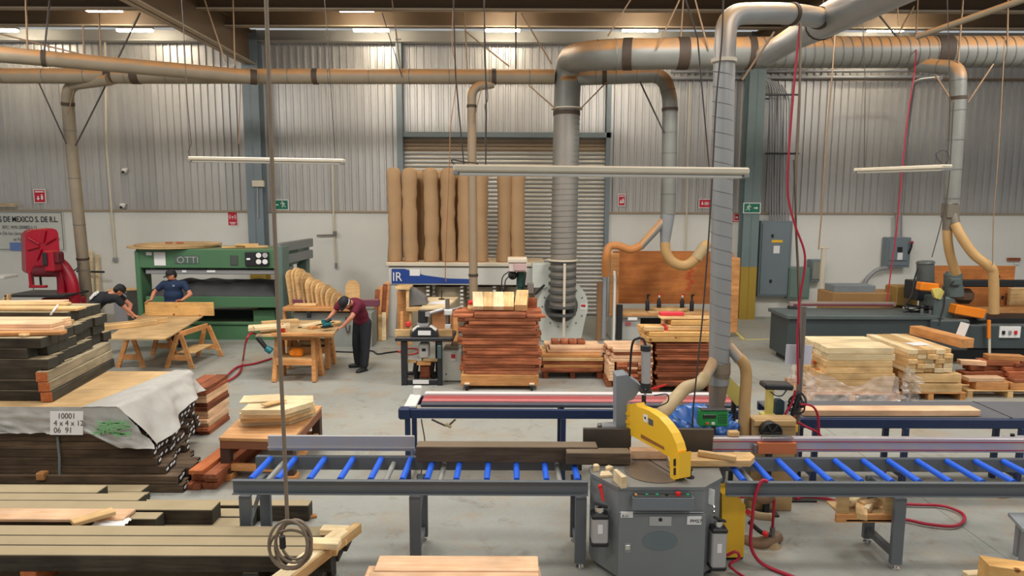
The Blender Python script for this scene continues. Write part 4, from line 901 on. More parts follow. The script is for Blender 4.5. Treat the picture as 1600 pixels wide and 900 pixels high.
P('drawer_front', (970, 497, 1000, 531), yb + .1, .05, plain('dull_white', (176, 176, 170), .6)); P('hinge_leg', (964, 476, 972, 531), yb - .1, .06, BLACKMET)
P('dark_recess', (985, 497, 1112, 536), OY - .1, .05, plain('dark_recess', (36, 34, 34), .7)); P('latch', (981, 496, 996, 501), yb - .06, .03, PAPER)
P('red_tag', (977, 503, 986, 509), yb + .08, .02, plain('pink_tag', (206, 110, 116), .6))
b = W(t)
for k in range(14): b.box(at(1078 + R.uniform(-4, 5), 420 + 2.5 * k, y=OY - .01), (.06 + .08 * R.random(), .005, .025))
b.build('red_stencil', plain('red_stencil', (208, 80, 44), .6), t, kind='stuff')
zt += .028
def bottle(px, h, red, lb):
    p = V((X(px, OY - .35), OY - .35, zt)); q = thing('spray_bottle', lb, 'bottle', p)
    B().lathe([(.01, 0), (.05, 0), (.052, .02), (.052, h * .5), (.02, h * .66), (.018, h * .75)], n=12).build('bottle_body', BLACKMET, q)
    B().cyl((0, 0, h * .74), (0, 0, h * .9), .024, n=8).build('cap', PAPER if red else BLACK, q); B().box((.02, 0, h * .93), (.08, .02, .04), bev=.006).build('trigger', REDPL if red else BLACK, q)
zt0 = zt
bottle(1011, .42, 0, 'dark spray bottle at the near end of the booth bench'); bottle(1080, .42, 0, 'dark spray bottle at the far end of the booth bench')
t2 = thing('wooden_tray', 'round-edged pale wooden tray on the booth bench', 'tray', (X(1045, OY - .4), OY - .4, zt))
B().lathe([(.02, .0), (.44, 0), (.46, .03), (.46, .1), (.41, .1), (.4, .04), (.02, .04)], n=28, M=Matrix.Diagonal(V((1, .45, 1)))).build('tray_body', PINE, t2)
B().box((-.06, .0, -.0 + .0), (.02, .02, .001)).build('foot', PINE, t2)
zt = zt0 + .045
for px, lb in ((1029, 'small bottle with red and white nozzle in wooden tray, nearer the booth side panel'), (1065, 'small bottle with red and white nozzle in wooden tray, farther from side panel')): bottle(px, .38, 1, lb)
board((X(1030, OY - .63), OY - .63, zt0), .55, .18, .03, PINE, 0, 'board', 'flat pine board on the booth bench in front of tray', 'board')
# ================================================================== MIDDLE ROW: MACHINES
def zf(py, y): return at(800, py, y=y).z
# --- mortising machine on black frame
MY = 11.95
t = thing('mortiser', 'black-framed mortising machine on floor beside the red-brown board stack', 'machine', base(627, 691, MY))
P('table_top', (617, 528, 708, 534), MY - .02, .75, BLACKMET, .01)
for r in ((626, 534, 636, 610), (683, 534, 691, 607)): P('leg', r, MY, .1, BLACKMET, .008)
for r in ((630, 534, 637, 598), (680, 534, 686, 598)): P('leg', r, MY + .55, .08, BLACKMET, .008)
P('stretcher', (634, 593, 690, 601), MY + .02, .06, BLACKMET); P('stretcher', (634, 581, 686, 587), MY + .5, .06, BLACKMET)
P('label_plate', (645, 594, 670, 600), MY + .005, .014, PAPER, .001)
W(t).prism([at(a, b_, y=MY + .05) for a, b_ in ((642, 529), (643, 521), (652, 512), (673, 512), (684, 522), (684, 529))], (0, .22, 0)).build('head_cover', BLACKMET, t)
for s in ((646, 516, 655, 509), (671, 509, 682, 517)): W(t).box((at(s[0], s[1], y=MY + .2) + at(s[2], s[3], y=MY + .2)) / 2, (.14, .2, .05), Matrix.Rotation(.6 if s[0] > 660 else -.6, 3, 'Y'), bev=.008).build('white_cheek', WHITE, t)
P('paper_label', (653, 517, 673, 524), MY + .03, .015, PAPER, .001)
W(t).cyl(at(661, 505, y=MY + .25), at(661, 485, y=MY + .25), .09, n=16).build('motor', BLACKMET, t); W(t).cyl(at(661, 511, y=MY + .25), at(661, 504, y=MY + .25), .11, n=16).build('motor_collar', ALU, t)
W(t).cyl(at(700, 514, y=MY + .3), at(699, 467, y=MY + .3), .04, n=12).build('post', STEEL, t)
P('post_clamp', (693, 484, 707, 493), MY + .22, .16, WHITE, .015); P('post_base', (695, 507, 705, 515), MY + .22, .16, WHITE, .015)
W(t).cyl(at(669, 490, y=MY + .2), at(693, 483, y=MY + .2), .03, n=8).cyl(at(668, 487, y=MY + .2), at(668, 494, y=MY + .2), .05, n=8).build('arm', ALU, t)
W(t).cyl(at(707, 484, y=MY + .28), at(721, 480, y=MY + .28), .025, n=8).build('arm_handle', STEEL, t)
for r in ((617, 515, 641, 527), (685, 515, 707, 527)): P('fence_board', r, MY + .16, .06, PINE, .005)
P('hanging_gear', (654, 537, 670, 560), MY + .2, .2, WHITE, .02); P('gear_slot', (659, 545, 665, 549), MY + .18, .03, BLACK, .004)
W(t).cyl(at(661, 560, y=MY + .28), at(661, 568, y=MY + .28), .03, n=8).build('spindle', STEEL, t)
P('pale_stick', (631, 563, 650, 567), MY + .12, .06, PINE, .004); P('pale_stick', (661, 561, 686, 565), MY + .14, .06, PINE, .004); P('clamped_block', (651, 566, 673, 571), MY + .14, .12, BENCHW, .006)
P('waste_box', (656, 571, 672, 592), MY + .2, .25, CEDARDK, .02)
for px in (651, 676): W(t).tube([at(px, 565, y=MY + .3), at(px - 2, 580, y=MY + .3), at(px + 1, 592, y=MY + .3)], .05, n=8).build('black_pipe', BLACK, t)
P('motor_plate', (683, 540, 690, 561), MY - .04, .06, plain('dark_teal_box', (70, 90, 92), .5))
t = thing('control_cabinet', 'white control cabinet on wheels with red switch between mortiser and board stack', 'cabinet', base(692, 722, 12.25))
P('cabinet', (691, 547, 722, 596), 12.2, .55, plain('ivory_enamel', (206, 208, 198), .5, 0, .05), .02)
P('switch_plate', (704, 552, 712, 564), 12.18, .03, PAPER, .003); P('red_switch', (705, 554, 711, 560), 12.16, .03, REDPL, .006); P('lock', (696, 584, 698, 586), 12.19, .02, BLACK, .002)
P('lid_box', (703, 540, 722, 547), 12.3, .4, plain('dusty_lid', (190, 180, 160), .6), .012)
for px in (697, 716): W(t).cyl(V((X(px, 12.25), 12.22, .065)), V((X(px, 12.25), 12.27, .065)), .062, n=12).cyl(V((X(px, 12.25), 12.62, .065)), V((X(px, 12.25), 12.67, .065)), .062, n=12).build('wheel', BLACK, t)
# --- plywood cabinet with hopper and papers behind
KY = 14.0
t = thing('plywood_cabinet', 'rough plywood cabinet with sloping grey hopper behind the mortiser', 'cabinet', base(620, 720, KY))
P('side_board', (617, 449, 640, 453), KY - .1, .5, PINE, .006)
P('panel', (620, 455, 640, 540), KY + .45, .03, BENCHW, .004); P('post', (634, 452, 639, 488), KY - .05, .08, PINE); P('post', (639, 488, 644, 540), KY - .02, .08, PINE)
P('shelf', (634, 481, 676, 487), KY - .08, .6, PINE, .006)
W(t).prism([at(639, 478, y=KY + .1), at(666, 476, y=KY + .1), at(663, 466, y=KY + .1), at(645, 453, y=KY + .1), at(639, 452, y=KY + .1)], (0, .4, 0)).build('hopper', plain('grey_hopper', (112, 112, 112), .5), t)
a = zf(481, KY - .2)
W(t).prism([at(657, 481, y=KY - .25), at(697, 481, y=KY - .25), at(716, 464, z=at(697, 481, y=KY - .25).z), at(670, 464, z=at(697, 481, y=KY - .25).z)], (0, 0, -.04)).build('writing_top', PALE, t)
P('front_panel', (675, 483, 716, 535), KY - .1, .04, plain('brown_board', (176, 120, 76), .65, 0, .1), .004); P('leg', (708, 482, 716, 560), KY - .15, .06, BENCHW); P('leg', (625, 487, 631, 560), KY - .05, .06, BENCHW)
P('red_rag', (633, 503, 642, 512), KY - .25, .12, plain('red_rag', (214, 60, 50), .7), .03)
b = B(); p = at(684, 474, z=a + .004); 
for i in range(3): b.box((.02 * i, .03 * i, .004 + .008 * i), (.34, .26, .007), .2 * i)
b.build('paper_stack', PAPER, None, loc=p, label='stack of papers on the writing top behind the mortiser', cat='paper')
b = B().cyl((0, 0, 0), (0, 0, .02), .07, n=12).cyl((0, 0, .02), (.01, 0, .2), .012, n=6); b.build('desk_spike', BLACK, None, loc=at(690, 468, z=a) + V((0, 0, .002)), label='small dark spike holder beside the stack of papers', cat='holder')
# --- power feeder on its own post behind the stack
QY = 13.2
t = thing('power_feeder', 'pale box and green motor on a post behind the red-brown stack', 'machine', base(806, 815, QY))
P('head_box', (795, 411, 823, 425), QY, .45, plain('pale_pink_grey', (206, 190, 182), .5, 0, .06), .015); P('head_panel', (803, 412, 821, 423), QY - .02, .03, plain('rosy_panel', (190, 160, 158), .5), .006); P('head_top', (793, 404, 824, 411), QY - .02, .5, CREAM, .015)
W(t).cyl(at(814, 425, y=QY + .2), at(814, 448, y=QY + .2), .085, n=14).build('motor', plain('dark_green_motor', (30, 66, 56), .45, 0, .1), t); W(t).cyl(at(813, 448, y=QY + .2), at(812, 463, y=QY + .2), .07, n=12).build('gearbox', GREENDK, t); W(t).sphere(at(801, 430, y=QY + .15), .09, 8, sc=(1, .8, 1)).build('fan_cover', BLACK, t)
pz = zf(460, QY); W(t).cyl((t.location.x, QY + .3, 0), (t.location.x, QY + .3, pz + .3), .05, n=10).build('post', ALU_DULL, t); W(t).cyl((t.location.x, QY + .3, 0), (t.location.x, QY + .3, .05), .28, n=18).build('foot', BLACKMET, t)
P('side_box', (824, 443, 834, 459), QY + .1, .15, plain('grey_box', (120, 112, 106), .5))
for k, q in enumerate((((796, 424), (786, 432), (784, 446), (788, 460)), ((799, 428), (790, 438), (789, 450)), ((822, 425), (820, 440), (818, 452)))): W(t).tube(smooth([at(a, b_, y=QY + .1) for a, b_ in q]), .012, n=6).build('lead', BLACK, t)

# ================================================================== BOARD STACKS
def layer_boards(y0, x0, x1, z0, n, T, cols, Wd, mat, lab, grp, jx=.04, jl=.06, dirn='x', row_words=('front', 'second', 'third', 'fourth', 'back'), nm='board', jt=.0):
    """n layers of boards; long axis along x: cols columns going back; every board an object"""
    L = x1 - x0
    for k in range(n):
        up = ORD[n - 1 - k] + ' from top'
        for c in range(cols):
            l = L - abs(R.gauss(0, jl)); l = round(l / .03) * .03
            board(((x0 + x1) / 2 + R.gauss(0, jx), y0 + Wd * (c + .5) + .004 * c + (.014 * ((k * 7) % 3 - 1) if c == 0 else 0), z0 + k * T), l, Wd, T - max(.002, .09 * T), mat if not isinstance(mat, list) else R.choice(mat), R.gauss(0, .004), nm, '%s, %s, %s row' % (lab, up, row_words[c]), 'board', grp)
def end_boards(y0, x0, z0, n, T, cols, Wd, L, mat, lab, grp, jy=.03, nm='board', skip=()):
    for k in range(n):
        for c in range(cols):
            if (k, c) in skip: continue
            l = L - round(abs(R.gauss(0, jy)) / .03) * .03
            board((x0 + Wd * (c + .5) + .005 * c, y0 + L / 2 + R.gauss(0, jy * .7), z0 + k * T), l, Wd, T - .002, mat if not isinstance(mat, list) else R.choice(mat), PI / 2 + R.gauss(0, .006), nm, '%s, %s column, %s from top' % (lab, ORD[c], ORD[n - 1 - k]), 'board', grp)
def pallet(x0, x1, y0, y1, label, h=.13, mat=None):
    mat = mat or BENCHW
    t = thing('pallet', label, 'pallet', ((x0 + x1) / 2, y0, 0)); L = x1 - x0; D = y1 - y0
    for i in range(6): B().box((0, .05 + (D - .1) * i / 5, h - .01), (L, .1, .02), bev=.003).build('plank', mat, t)
    for e in (-.5, 0, .5):
        B().box((e * (L - .1), D / 2, h / 2 + .0), (.09, D, h - .045), bev=.004).build('stringer', mat, t)
        B().box((e * (L - .1), D / 2, .011), (.1, D, .022), bev=.003).build('bottom_plank', mat, t)
    return t
# red-brown stack on a cart
SYY = 11.7
x0, x1 = X(720, SYY, 560), X(842, SYY, 560)
t = thing('cart', 'low timber cart on swivel wheels under the red-brown board stack', 'cart', ((x0 + x1) / 2, SYY, 0))
z0 = zf(585, SYY)
W(t).box(((x0 + x1) / 2, SYY + .4, (zf(603, SYY) + z0) / 2), (x1 - x0, .84, z0 - zf(603, SYY)), bev=.015).build('deck', BENCHW, t)
for px in (730, 831):
    for yy in (SYY - .03, SYY + .7):
        w_ = W(t).cyl((X(px, SYY, 600) - .025, yy, .062), (X(px, SYY, 600) + .025, yy, .062), .06, n=12).build('wheel', BLACK, t); W(t).box((X(px, SYY, 600) , yy, .115), (.09, .08, .03), bev=.006).build('bracket', CREAM, t)
n = 17; zt = zf(497, SYY); T = (zt - z0) / n
layer_boards(SYY, x0, x1, z0 + .002, n, T, 3, .27, CEDAR, 'red-brown board in the cart stack', 'boards on the cart')
zt = z0 + n * T + .004
for i, (pa, pb_, row) in enumerate(((708, 739, 0), (823, 852, 0))):
    board(((X(pa, SYY, 500) + X(pb_, SYY, 500)) / 2, SYY + .1, zt), X(pb_, SYY, 500) - X(pa, SYY, 500), .2, .045, CEDAR, 0, 'board', ('short red-brown board overhanging the cart stack by the mortiser', 'short red-brown board overhanging the cart stack by the blower')[i], 'board')
board(((X(741, SYY, 500) + X(821, SYY, 500)) / 2, SYY + .1, zt), (X(821, SYY, 500) - X(741, SYY, 500)), .24, .07, CEDAR, 0, 'board', 'long red-brown board between short ones on top of the cart stack', 'board')
board((X(778, SYY + .35, 490), SYY + .52, zt), 1.55, .5, .075, CEDAR, .01, 'board', 'wide red-brown board under the pale blocks on the cart stack', 'board')
zt2 = zt + .078
for i, px in enumerate((747, 763, 779, 795)):
    board((X(px, SYY + .55, 480), SYY + .5, zt2 + .112), .5, .185, .085, PALE if i % 2 == 0 else PINE, 0, 'wood_block', 'pale block propped on the cart stack, %s from the mortiser' % ORD[i], 'block', rot=(0, -.42, PI / 2 + .08 - .03 * i))
board((X(790, SYY + .6, 480), SYY + .72, zt2), 1.15, .1, .175, CEDARDK, 0, 'wood_block', 'dark red bearer hidden under the propped pale blocks on the cart stack', 'block')
board((X(815, SYY + .55, 480), SYY + .52, zt2 + .1), .55, .22, .13, PINE, 0, 'wood_block', 'thickest pale block at the blower end of the cart stack', 'block', rot=(0, -.38, PI / 2 - .08))
board((X(736, SYY + .4, 490), SYY + .5, zt2), .3, .13, .05, PINE, PI / 2 + .1, 'wood_block', 'thin low pale block at the mortiser end of the cart stack', 'block')
b = B().box((0, 0, .05), (.2, .16, .1), bev=.02); b.build('red_rag', plain('red_rag', (214, 60, 50), .7), None, loc=(X(739, SYY + .75, 483), SYY + .86, zt2), label='crumpled red rag behind the pale blocks on the cart stack', cat='rag')
# low stack on a pallet
LY = 12.45; x0, x1 = X(846, LY, 580), X(944, LY, 580)
pallet(x0 + .03, x1 - .03, LY + .02, LY + .8, 'pallet under the low reddish stack by the blower', .14, CEDARDK)
T = .068; layer_boards(LY, x0, x1, .142, 3, T, 3, .26, [CEDAR, BENCHW, BENCHW], 'lower board in the low stack', 'boards in the low stack', .02)
layer_boards(LY, x0, x1, .142 + 3 * T, 2, T, 3, .26, [BENCHW, PINE], 'middle board in the low stack', 'boards in the low stack', .03)
layer_boards(LY + .1, x0 + .05, x1, .142 + 5 * T, 2, .055, 2, .3, SALMON, 'salmon board above the low stack', 'boards in the low stack', .05)
zz = .142 + 5 * T + 2 * .055
for i, px in enumerate((867, 881, 894, 907)): board((X(px, LY + .5, 545), LY + .48, zz + .002), .3, .145, .06, CEDAR, PI / 2, 'wood_block', 'short brown block on the low pallet stack, %s from the cart' % ORD[i], 'block')
# end-on stack
EY = 11.85; x0, x1 = X(953, EY, 590), X(1007, EY, 590)
pallet(x0 - .05, x1 + .05, EY + .05, EY + .85, 'low pallet under the narrow end-on board stack', .12, CEDAR)
end_boards(EY, x0 + .12, .122, 8, .042, 3, .185, .9, [CEDAR, SALMON], 'end-on board of the narrow stack', 'boards in the narrow stack')
layer_boards(EY + .05, x0 - .02, x1 + .02, .122 + 8 * .042 + .002, 4, .06, 3, .25, [SALMON, CEDAR, SALMON], 'board capping the narrow stack', 'boards capping the narrow stack', .03)
for k in range(6): board((x0 + .03, EY + .45, .124 + k * .055), .88, .1, .05, SALMON, PI / 2, 'board', 'cart-side board of the narrow stack, %s from floor' % ORD[k], 'board', 'boards in the narrow stack')
# tall dark red stack with pink-painted plank on top
RY = 11.55; x0, x1 = X(1023, RY, 590), X(1116, RY, 590)
pallet(x0, x1, RY + .03, RY + .85, 'pallet under the dark red stack behind the tall duct', .12, CEDARDK)
n = 15; T = (zf(535, RY) - .122) / n
layer_boards(RY, x0, x1, .122, n, T, 3, .27, CEDARDK, 'dark red board in the spiral-duct stack', 'boards in the dark red stack', .015)
for k in range(14): board((x0 - .075, RY + .45, .124 + k * (T * 1.03)), .85, .09, T * .9, SALMON if k % 2 else CEDAR, PI / 2 + R.gauss(0, .02), 'board', 'thin edgewise board along the dark red stack, %s from floor' % ORD[k], 'board', 'edge boards of the dark red stack')
z1 = .122 + n * T + .02
layer_boards(RY, x0 - .15, x1, z1, 2, .088, 3, .27, KNOTTY, 'knotty pine board on the dark red stack', 'pine boards on the dark red stack', .03, nm='board')
z2 = z1 + .176
board((x0 - .02, RY + .14, z2 + .002), .34, .2, .07, PINE, 0, 'wood_block', 'small pine block on the near corner of the dark red stack', 'block')
layer_boards(RY + .1, X(1048, RY, 500), x1, z2 + .004, 2, .09, 2, .3, [KNOTTY, PINE], 'pine beam at the top of the dark red stack', 'pine beams on the dark red stack', .015)
z3 = z2 + .186
o = board((X(1075, RY + .3, 490), RY + .3, z3), 1.0, .3, .03, PINE, 0, 'board', 'flat pine board at the very top of the dark red stack', 'board')
PINK = plain('pink_red_paint', (222, 56, 70), .5, 0, .1)
b = B().box((0, 0, .03), (.42, .14, .06), bev=.006); b.build('painted_end', PINK, None, loc=(X(1056, RY + .1, 490), RY + .42, z3 + .032), label='pink-red painted plank on the dark red stack', cat='board')
b = B().box((0, 0, .03), (.1, .3, .06), bev=.006).box((0, -.17, -.07), (.1, .03, .16), bev=.01); b.build('red_cloth', PINK, None, loc=(X(1041, RY + .3, 505), RY + .3, z2 + .006), label='pink-red cloth hanging at the side of the dark red stack', cat='cloth')

# --- stacks on the right
PY_ = 11.1
x0, x1 = X(1290, PY_, 600), X(1395, PY_, 600)
pallet(x0 - .28, x1 + .04, PY_ - .05, PY_ + 1.0, 'pallet under the pale stack with plastic wrap')
z0 = .132; n = 7; T = (zf(541, PY_) - z0) / n
for k in range(n):
    dx = (.16, .12, .06, 0, .02, -.04, .02)[k]
    for c in range(4):
        l = (x1 - x0) - (0 if k > 2 else -.1)
        board(((x0 + x1) / 2 - dx * .5 + R.gauss(0, .015), PY_ + .25 * (c + .5), z0 + k * T), round(l / .03) * .03, .245, T - .003, PALE if k > 4 else PINE, R.gauss(0, .004), 'board', 'pale board in the wrapped stack, %s from the top, %s row' % (ORD[n - 1 - k], ('front', 'second', 'third', 'back')[c]), 'board', 'boards in the wrapped stack')
for i, (px, py) in enumerate(((1282, 571), (1279, 574), (1287, 565))): board((X(px, PY_ + .3, py), PY_ + .3 + .15 * i, z0 + (2 + i * .9) * T * 1.25), .2, .1, .06, ENDORANGE, .4 * i, 'wood_scrap', 'orange end scrap sticking out of the wrapped stack, %s from its pole' % ORD[i], 'scrap')
WRAP = plain('clear_wrap_film', (226, 216, 208), .15, 0, .06, 6, spec=.8, alpha=.34)
def film(fn, nu, nv, lb, nm='plastic_wrap'):
    b = B(); b.grid(fn, nu, nv); return solo(nm, WRAP, b, lb, 'plastic film')
def fl1(u, v):
    x = x0 - .36 + (x1 - x0 + .42) * u; q = V((u * 12, v * 5, 3)); h = .02 + (.34 + .1 * math.sin(u * 9)) * v
    return V((x, PY_ - .06 - .12 * (1 - v) ** 2 + .05 * noise.noise(q), h + .04 * noise.noise(q * 1.3)))
film(fl1, 40, 12, 'crinkled clear wrap along the foot of the pale wrapped stack')
def fl2(u, v):
    q = V((u * 4, v * 9, 9)); return V((x1 + .1 + .3 * u + .09 * noise.noise(q), PY_ - .12 + .1 * math.sin(u * 3) + .12 * noise.noise(q * 1.4), .02 + .62 * v * (1 - .35 * u) + .05 * noise.noise(q * 2)))
film(fl2, 14, 24, 'torn bunch of clear wrap between the two pale stacks')
def fl3(u, v):
    q = V((u * 8, v * 6, 4)); return V((x0 - .3 + .1 * v + .08 * noise.noise(q), PY_ - .1 + 1.0 * u, .02 + .42 * v + .08 * noise.noise(q * 1.2)))
film(fl3, 20, 10, 'crinkled clear wrap at the pole end of the pale stack')
BY2 = 11.15; x0, x1 = X(1428, BY2, 600), X(1500, BY2, 600)
pallet(x0 - .28, x1 + .12, BY2, BY2 + 1.25, 'pallet under the tall pine stack by the moulder')
z0 = .132; T = .165
layer_boards(BY2 + .02, x0 - .1, x1 + .06, z0, 2, T, 4, .3, PINE, 'low pine board of the tall pine stack', 'boards low in the tall pine stack', .03)
z1 = z0 + 2 * T; cw = (X(1497, BY2, 550) - X(1420, BY2, 550)) / 5; T2 = (zf(504 + 40, BY2) - z1) / 5
x00 = X(1420, BY2, 550)
end_boards(BY2 + .02, x00, z1 + .002, 5, T2, 5, cw - .012, 1.4, [PINE, PALE, PINE], 'end-on pine board of the tall pine stack', 'end-on boards in the tall pine stack', .045)
z2 = z1 + 5 * T2 + .004
o = board((X(1478, BY2 + .6, 520), BY2 + .75, z2), 1.25, .24, .16, BENCHW, PI / 2 + .12, 'timber_beam', 'reddish beam lying on top of the tall pine stack', 'beam')
b = B().box((0, 0, .002), (.34, .24, .003), .2); b.build('paper_sheet', PAPER, None, loc=(X(1440, BY2 + .35, 530), BY2 + .45, z2 + .001), label='white paper sheet on top of the tall pine stack', cat='paper')
b = B().box((0, 0, .19), (.01, .22, .38), Matrix.Rotation(.3, 3, 'Y')); b.build('paper_card', PAPER, None, loc=(X(1497, BY2 + .5, 540), BY2 + .45, z2 + .002), label='tilted white card beside the reddish beam on the pine stack', cat='paper')
CY2 = 11.3; x0, x1 = X(1512, CY2, 610), X(1620, CY2, 610)
pallet(x0, x1 + .3, CY2, CY2 + .9, 'pallet under the loose brown board heap by the frame edge', .13, PINE)
heap = [(1545, 11.42, 0, .55, .18, .13, 0, BENCHW), (1595, 11.45, 0, .5, .2, .12, .02, BENCHW), (1535, 11.44, .135, .62, .2, .07, .02, SALMON), (1520, 11.85, 0, .5, .2, .1, .3, CEDARDK), (1560, 11.9, .0, .6, .22, .1, -.1, CEDAR), (1600, 11.9, 0, .6, .22, .11, .1, CEDAR),
        (1518, 11.9, .104, .5, .22, .09, .15, CEDAR), (1555, 11.92, .104, .55, .2, .1, .0, CEDARDK), (1592, 11.8, .125, .5, .2, .09, -.05, CEDAR), (1530, 11.95, .21, .55, .2, .08, .1, CEDARDK), (1515, 11.92, .3, .42, .16, .08, -.2, SALMON), (1577, 11.9, .216, .4, .2, .07, .1, CEDAR),
        (1555, 11.95, .3, .62, .24, .085, -.12, CEDAR), (1590, 11.9, .3, .4, .2, .06, .3, CEDARDK), (1565, 11.93, .39, .6, .2, .09, -.15, BENCHW), (1598, 11.44, .125, .45, .18, .05, .05, CEDAR)]
for i, (px, yy, zz, L, w_, T, rz, mt) in enumerate(heap):
    board((X(px, yy, 600), yy, .132 + zz), L, w_, T, mt, rz, 'short_board', 'short %s board in the loose heap by the moulder, %s as counted from below' % ('pinkish' if mt is SALMON else 'tan' if mt is BENCHW else 'brown', ORD[i]), 'board', 'loose brown heap')
# --- moulding machine on the right
NY = 13.75
t = thing('moulder', 'long dark grey moulding machine with orange guards and motors on top', 'machine', base(1232, 1600, NY))
P('bed', (1232, 495, 1470, 560), NY, .95, DARK_GREY, .015); P('bed_lip', (1230, 493, 1466, 500), NY - .05, 1.05, plain('bed_lip', (88, 98, 98), .45, .1, .1), .01)
P('body', (1470, 508, 1640, 545), NY - .02, 1.0, DARK_GREY, .015); P('body_front', (1456, 500, 1513, 548), NY - .1, .8, DARK_GREY, .03); P('plinth', (1480, 545, 1640, 568), NY + .3, .6, BLACKMET)
P('foot', (1236, 555, 1262, 572), NY + .05, .8, BLACKMET); P('control_plate', (1563, 510, 1594, 528), NY - .05, .03, PAPER, .004)
for px, mt in ((1569, BLACK), (1579, ALU_DULL), (1588, REDPL)): P('button', (px - 2, 517, px + 2, 523), NY - .075, .03, mt, .008)
P('fence_rail', (1235, 472, 1400, 479), NY + .85, .1, plain('dusty_rail', (164, 148, 140), .4, .3, .1), .008); P('rail_stripe', (1240, 475, 1396, 478), NY + .84, .012, plain('maroon_stripe', (120, 52, 62), .5), .002); P('rail_bracket', (1234, 479, 1246, 493), NY + .8, .15, BLACKMET)
P('table_box', (1302, 458, 1410, 494), NY + 1.5, .8, plain('board_box', (158, 120, 74), .6, 0, .1), .01); P('table_box_top', (1304, 446, 1368, 458), NY + 1.7, .5, plain('grey_tray', (120, 128, 132), .5)); P('hood', (1402, 448, 1434, 478), NY + 1.3, .5, plain('ochre_box', (150, 118, 60), .6), .02)
W(t).cyl(at(1446, 440, y=NY + .9), at(1446, 411, y=NY + .9), .17, n=16).build('motor', plain('grey_motor', (84, 88, 86), .5, 0, .1), t); W(t).cyl(at(1446, 411, y=NY + .9), at(1446, 408, y=NY + .9), .19, .16, n=16).build('motor_cap', plain('grey_motor', (0, 0, 0)), t); P('motor_base', (1434, 440, 1460, 470), NY + .6, .5, BLACKMET, .02)
W(t).cyl(at(1489, 448, y=NY + .35), at(1489, 428, y=NY + .35), .17, n=16).cyl(at(1489, 428, y=NY + .35), at(1489, 424, y=NY + .35), .15, .12, n=16).build('motor', plain('green_grey_motor', (84, 96, 94), .5, 0, .1), t); W(t).cyl(at(1489, 462, y=NY + .35), at(1489, 447, y=NY + .35), .2, .19, n=16).build('motor_flange', plain('green_grey_motor', (0, 0, 0)), t)
P('terminal_box', (1487, 435, 1502, 446), NY + .12, .12, plain('green_grey_motor', (0, 0, 0)), .015); P('spindle_head', (1462, 464, 1492, 502), NY + .2, .6, plain('green_grey_motor', (0, 0, 0)), .04)
W(t).box(at(1449, 448, y=NY + .3), (.38, .2, .17), Matrix.Rotation(.08, 3, 'Y'), bev=.02).build('orange_guard', ORANGE, t); W(t).box(at(1511, 486, y=NY + .1), (.62, .25, .2), Matrix.Rotation(.17, 3, 'Y'), bev=.02).build('orange_guard', ORANGE, t)
W(t).prism([at(a, b_, y=NY + .15) for a, b_ in ((1456, 452), (1470, 450), (1476, 456), (1470, 468), (1462, 466))], (0, .08, 0)).build('yellow_guard', YELLOW2, t)
P('pulley_housing', (1500, 452, 1526, 476), NY + .7, .3, plain('brown_cover', (96, 72, 54), .6), .1); P('cutter_block', (1529, 488, 1542, 502), NY + .1, .2, plain('grey_cutter', (120, 122, 118), .4, .4), .03)
P('beam', (1503, 438, 1640, 449), NY + .6, .2, BLACK, .02); P('dark_bed', (1490, 497, 1640, 508), NY + .2, .7, BLACK, .01); P('side_shelf', (1522, 480, 1640, 495), NY + .9, .3, BENCHW)
P('back_board', (1457, 415, 1581, 480), NY + 1.4, .04, PLYRED, .005); P('pale_panel', (1580, 450, 1640, 482), NY + 1.2, .1, PINE)
for i, (px, py) in enumerate(((1484, 428), (1560, 430), (1566, 462))): P('board_bolt', (px, py, px + 3, py + 5), NY + 1.37, .03, BLACK)
q = random.Random(4)
for i in range(7):
    pts = [at(1408 + q.uniform(0, 70), 478 + q.uniform(-4, 18), y=NY + .3 + .3 * q.random()) for _ in range(5)]; W(t).tube(smooth(pts), .014, n=5).build('cable', BLACK, t)
for i in range(4):
    p = at(1440 + 13 * i, 492 + 2 * (i % 2), y=NY + .3); W(t).cyl(p, p + V((.0, 0, .16)), .035, n=8).build('pressure_screw', STEEL, t); W(t).sphere(p + V((0, 0, .17)), .05, 5).build('knob', BLACK, t)
W(t).tube(smooth([at(1434, 420, y=NY + .8), at(1428, 440, y=NY + .5), at(1425, 460, y=NY + .4), at(1414, 476, y=NY + .4)]), .018, n=6).build('motor_lead', BLACK, t); W(t).tube(smooth([at(1490, 440, y=NY + .1), at(1478, 452, y=NY), at(1474, 480, y=NY - .05), at(1466, 508, y=NY - .1)]), .018, n=6).build('motor_lead', BLACK, t)
W(t).cyl(at(1546, 500, y=NY - .12), at(1546, 560, y=NY - .12), .025, n=8).build('stand_tube', CREAM, t); W(t).cyl(at(1545, 500, y=NY - .12), at(1545, 528, y=NY - .12), .035, n=8).build('orange_sleeve', ORANGE, t)
# ================================================================== WORKBENCH, TRESTLE TABLE AND PEOPLE
def bar(b, p0, p1, w_, h_, mi=0, bev=.004, up=V((0, 0, 1))):
    p0, p1 = V(p0), V(p1); d = p1 - p0; L = d.length; d.normalize()
    s = d.cross(up); s = s.normalized() if s.length > 1e-4 else V((1, 0, 0)); u = s.cross(d)
    return b.box((p0 + p1) / 2, (L, w_, h_), Matrix((d, s, u)).transposed(), bev=bev, mi=mi)
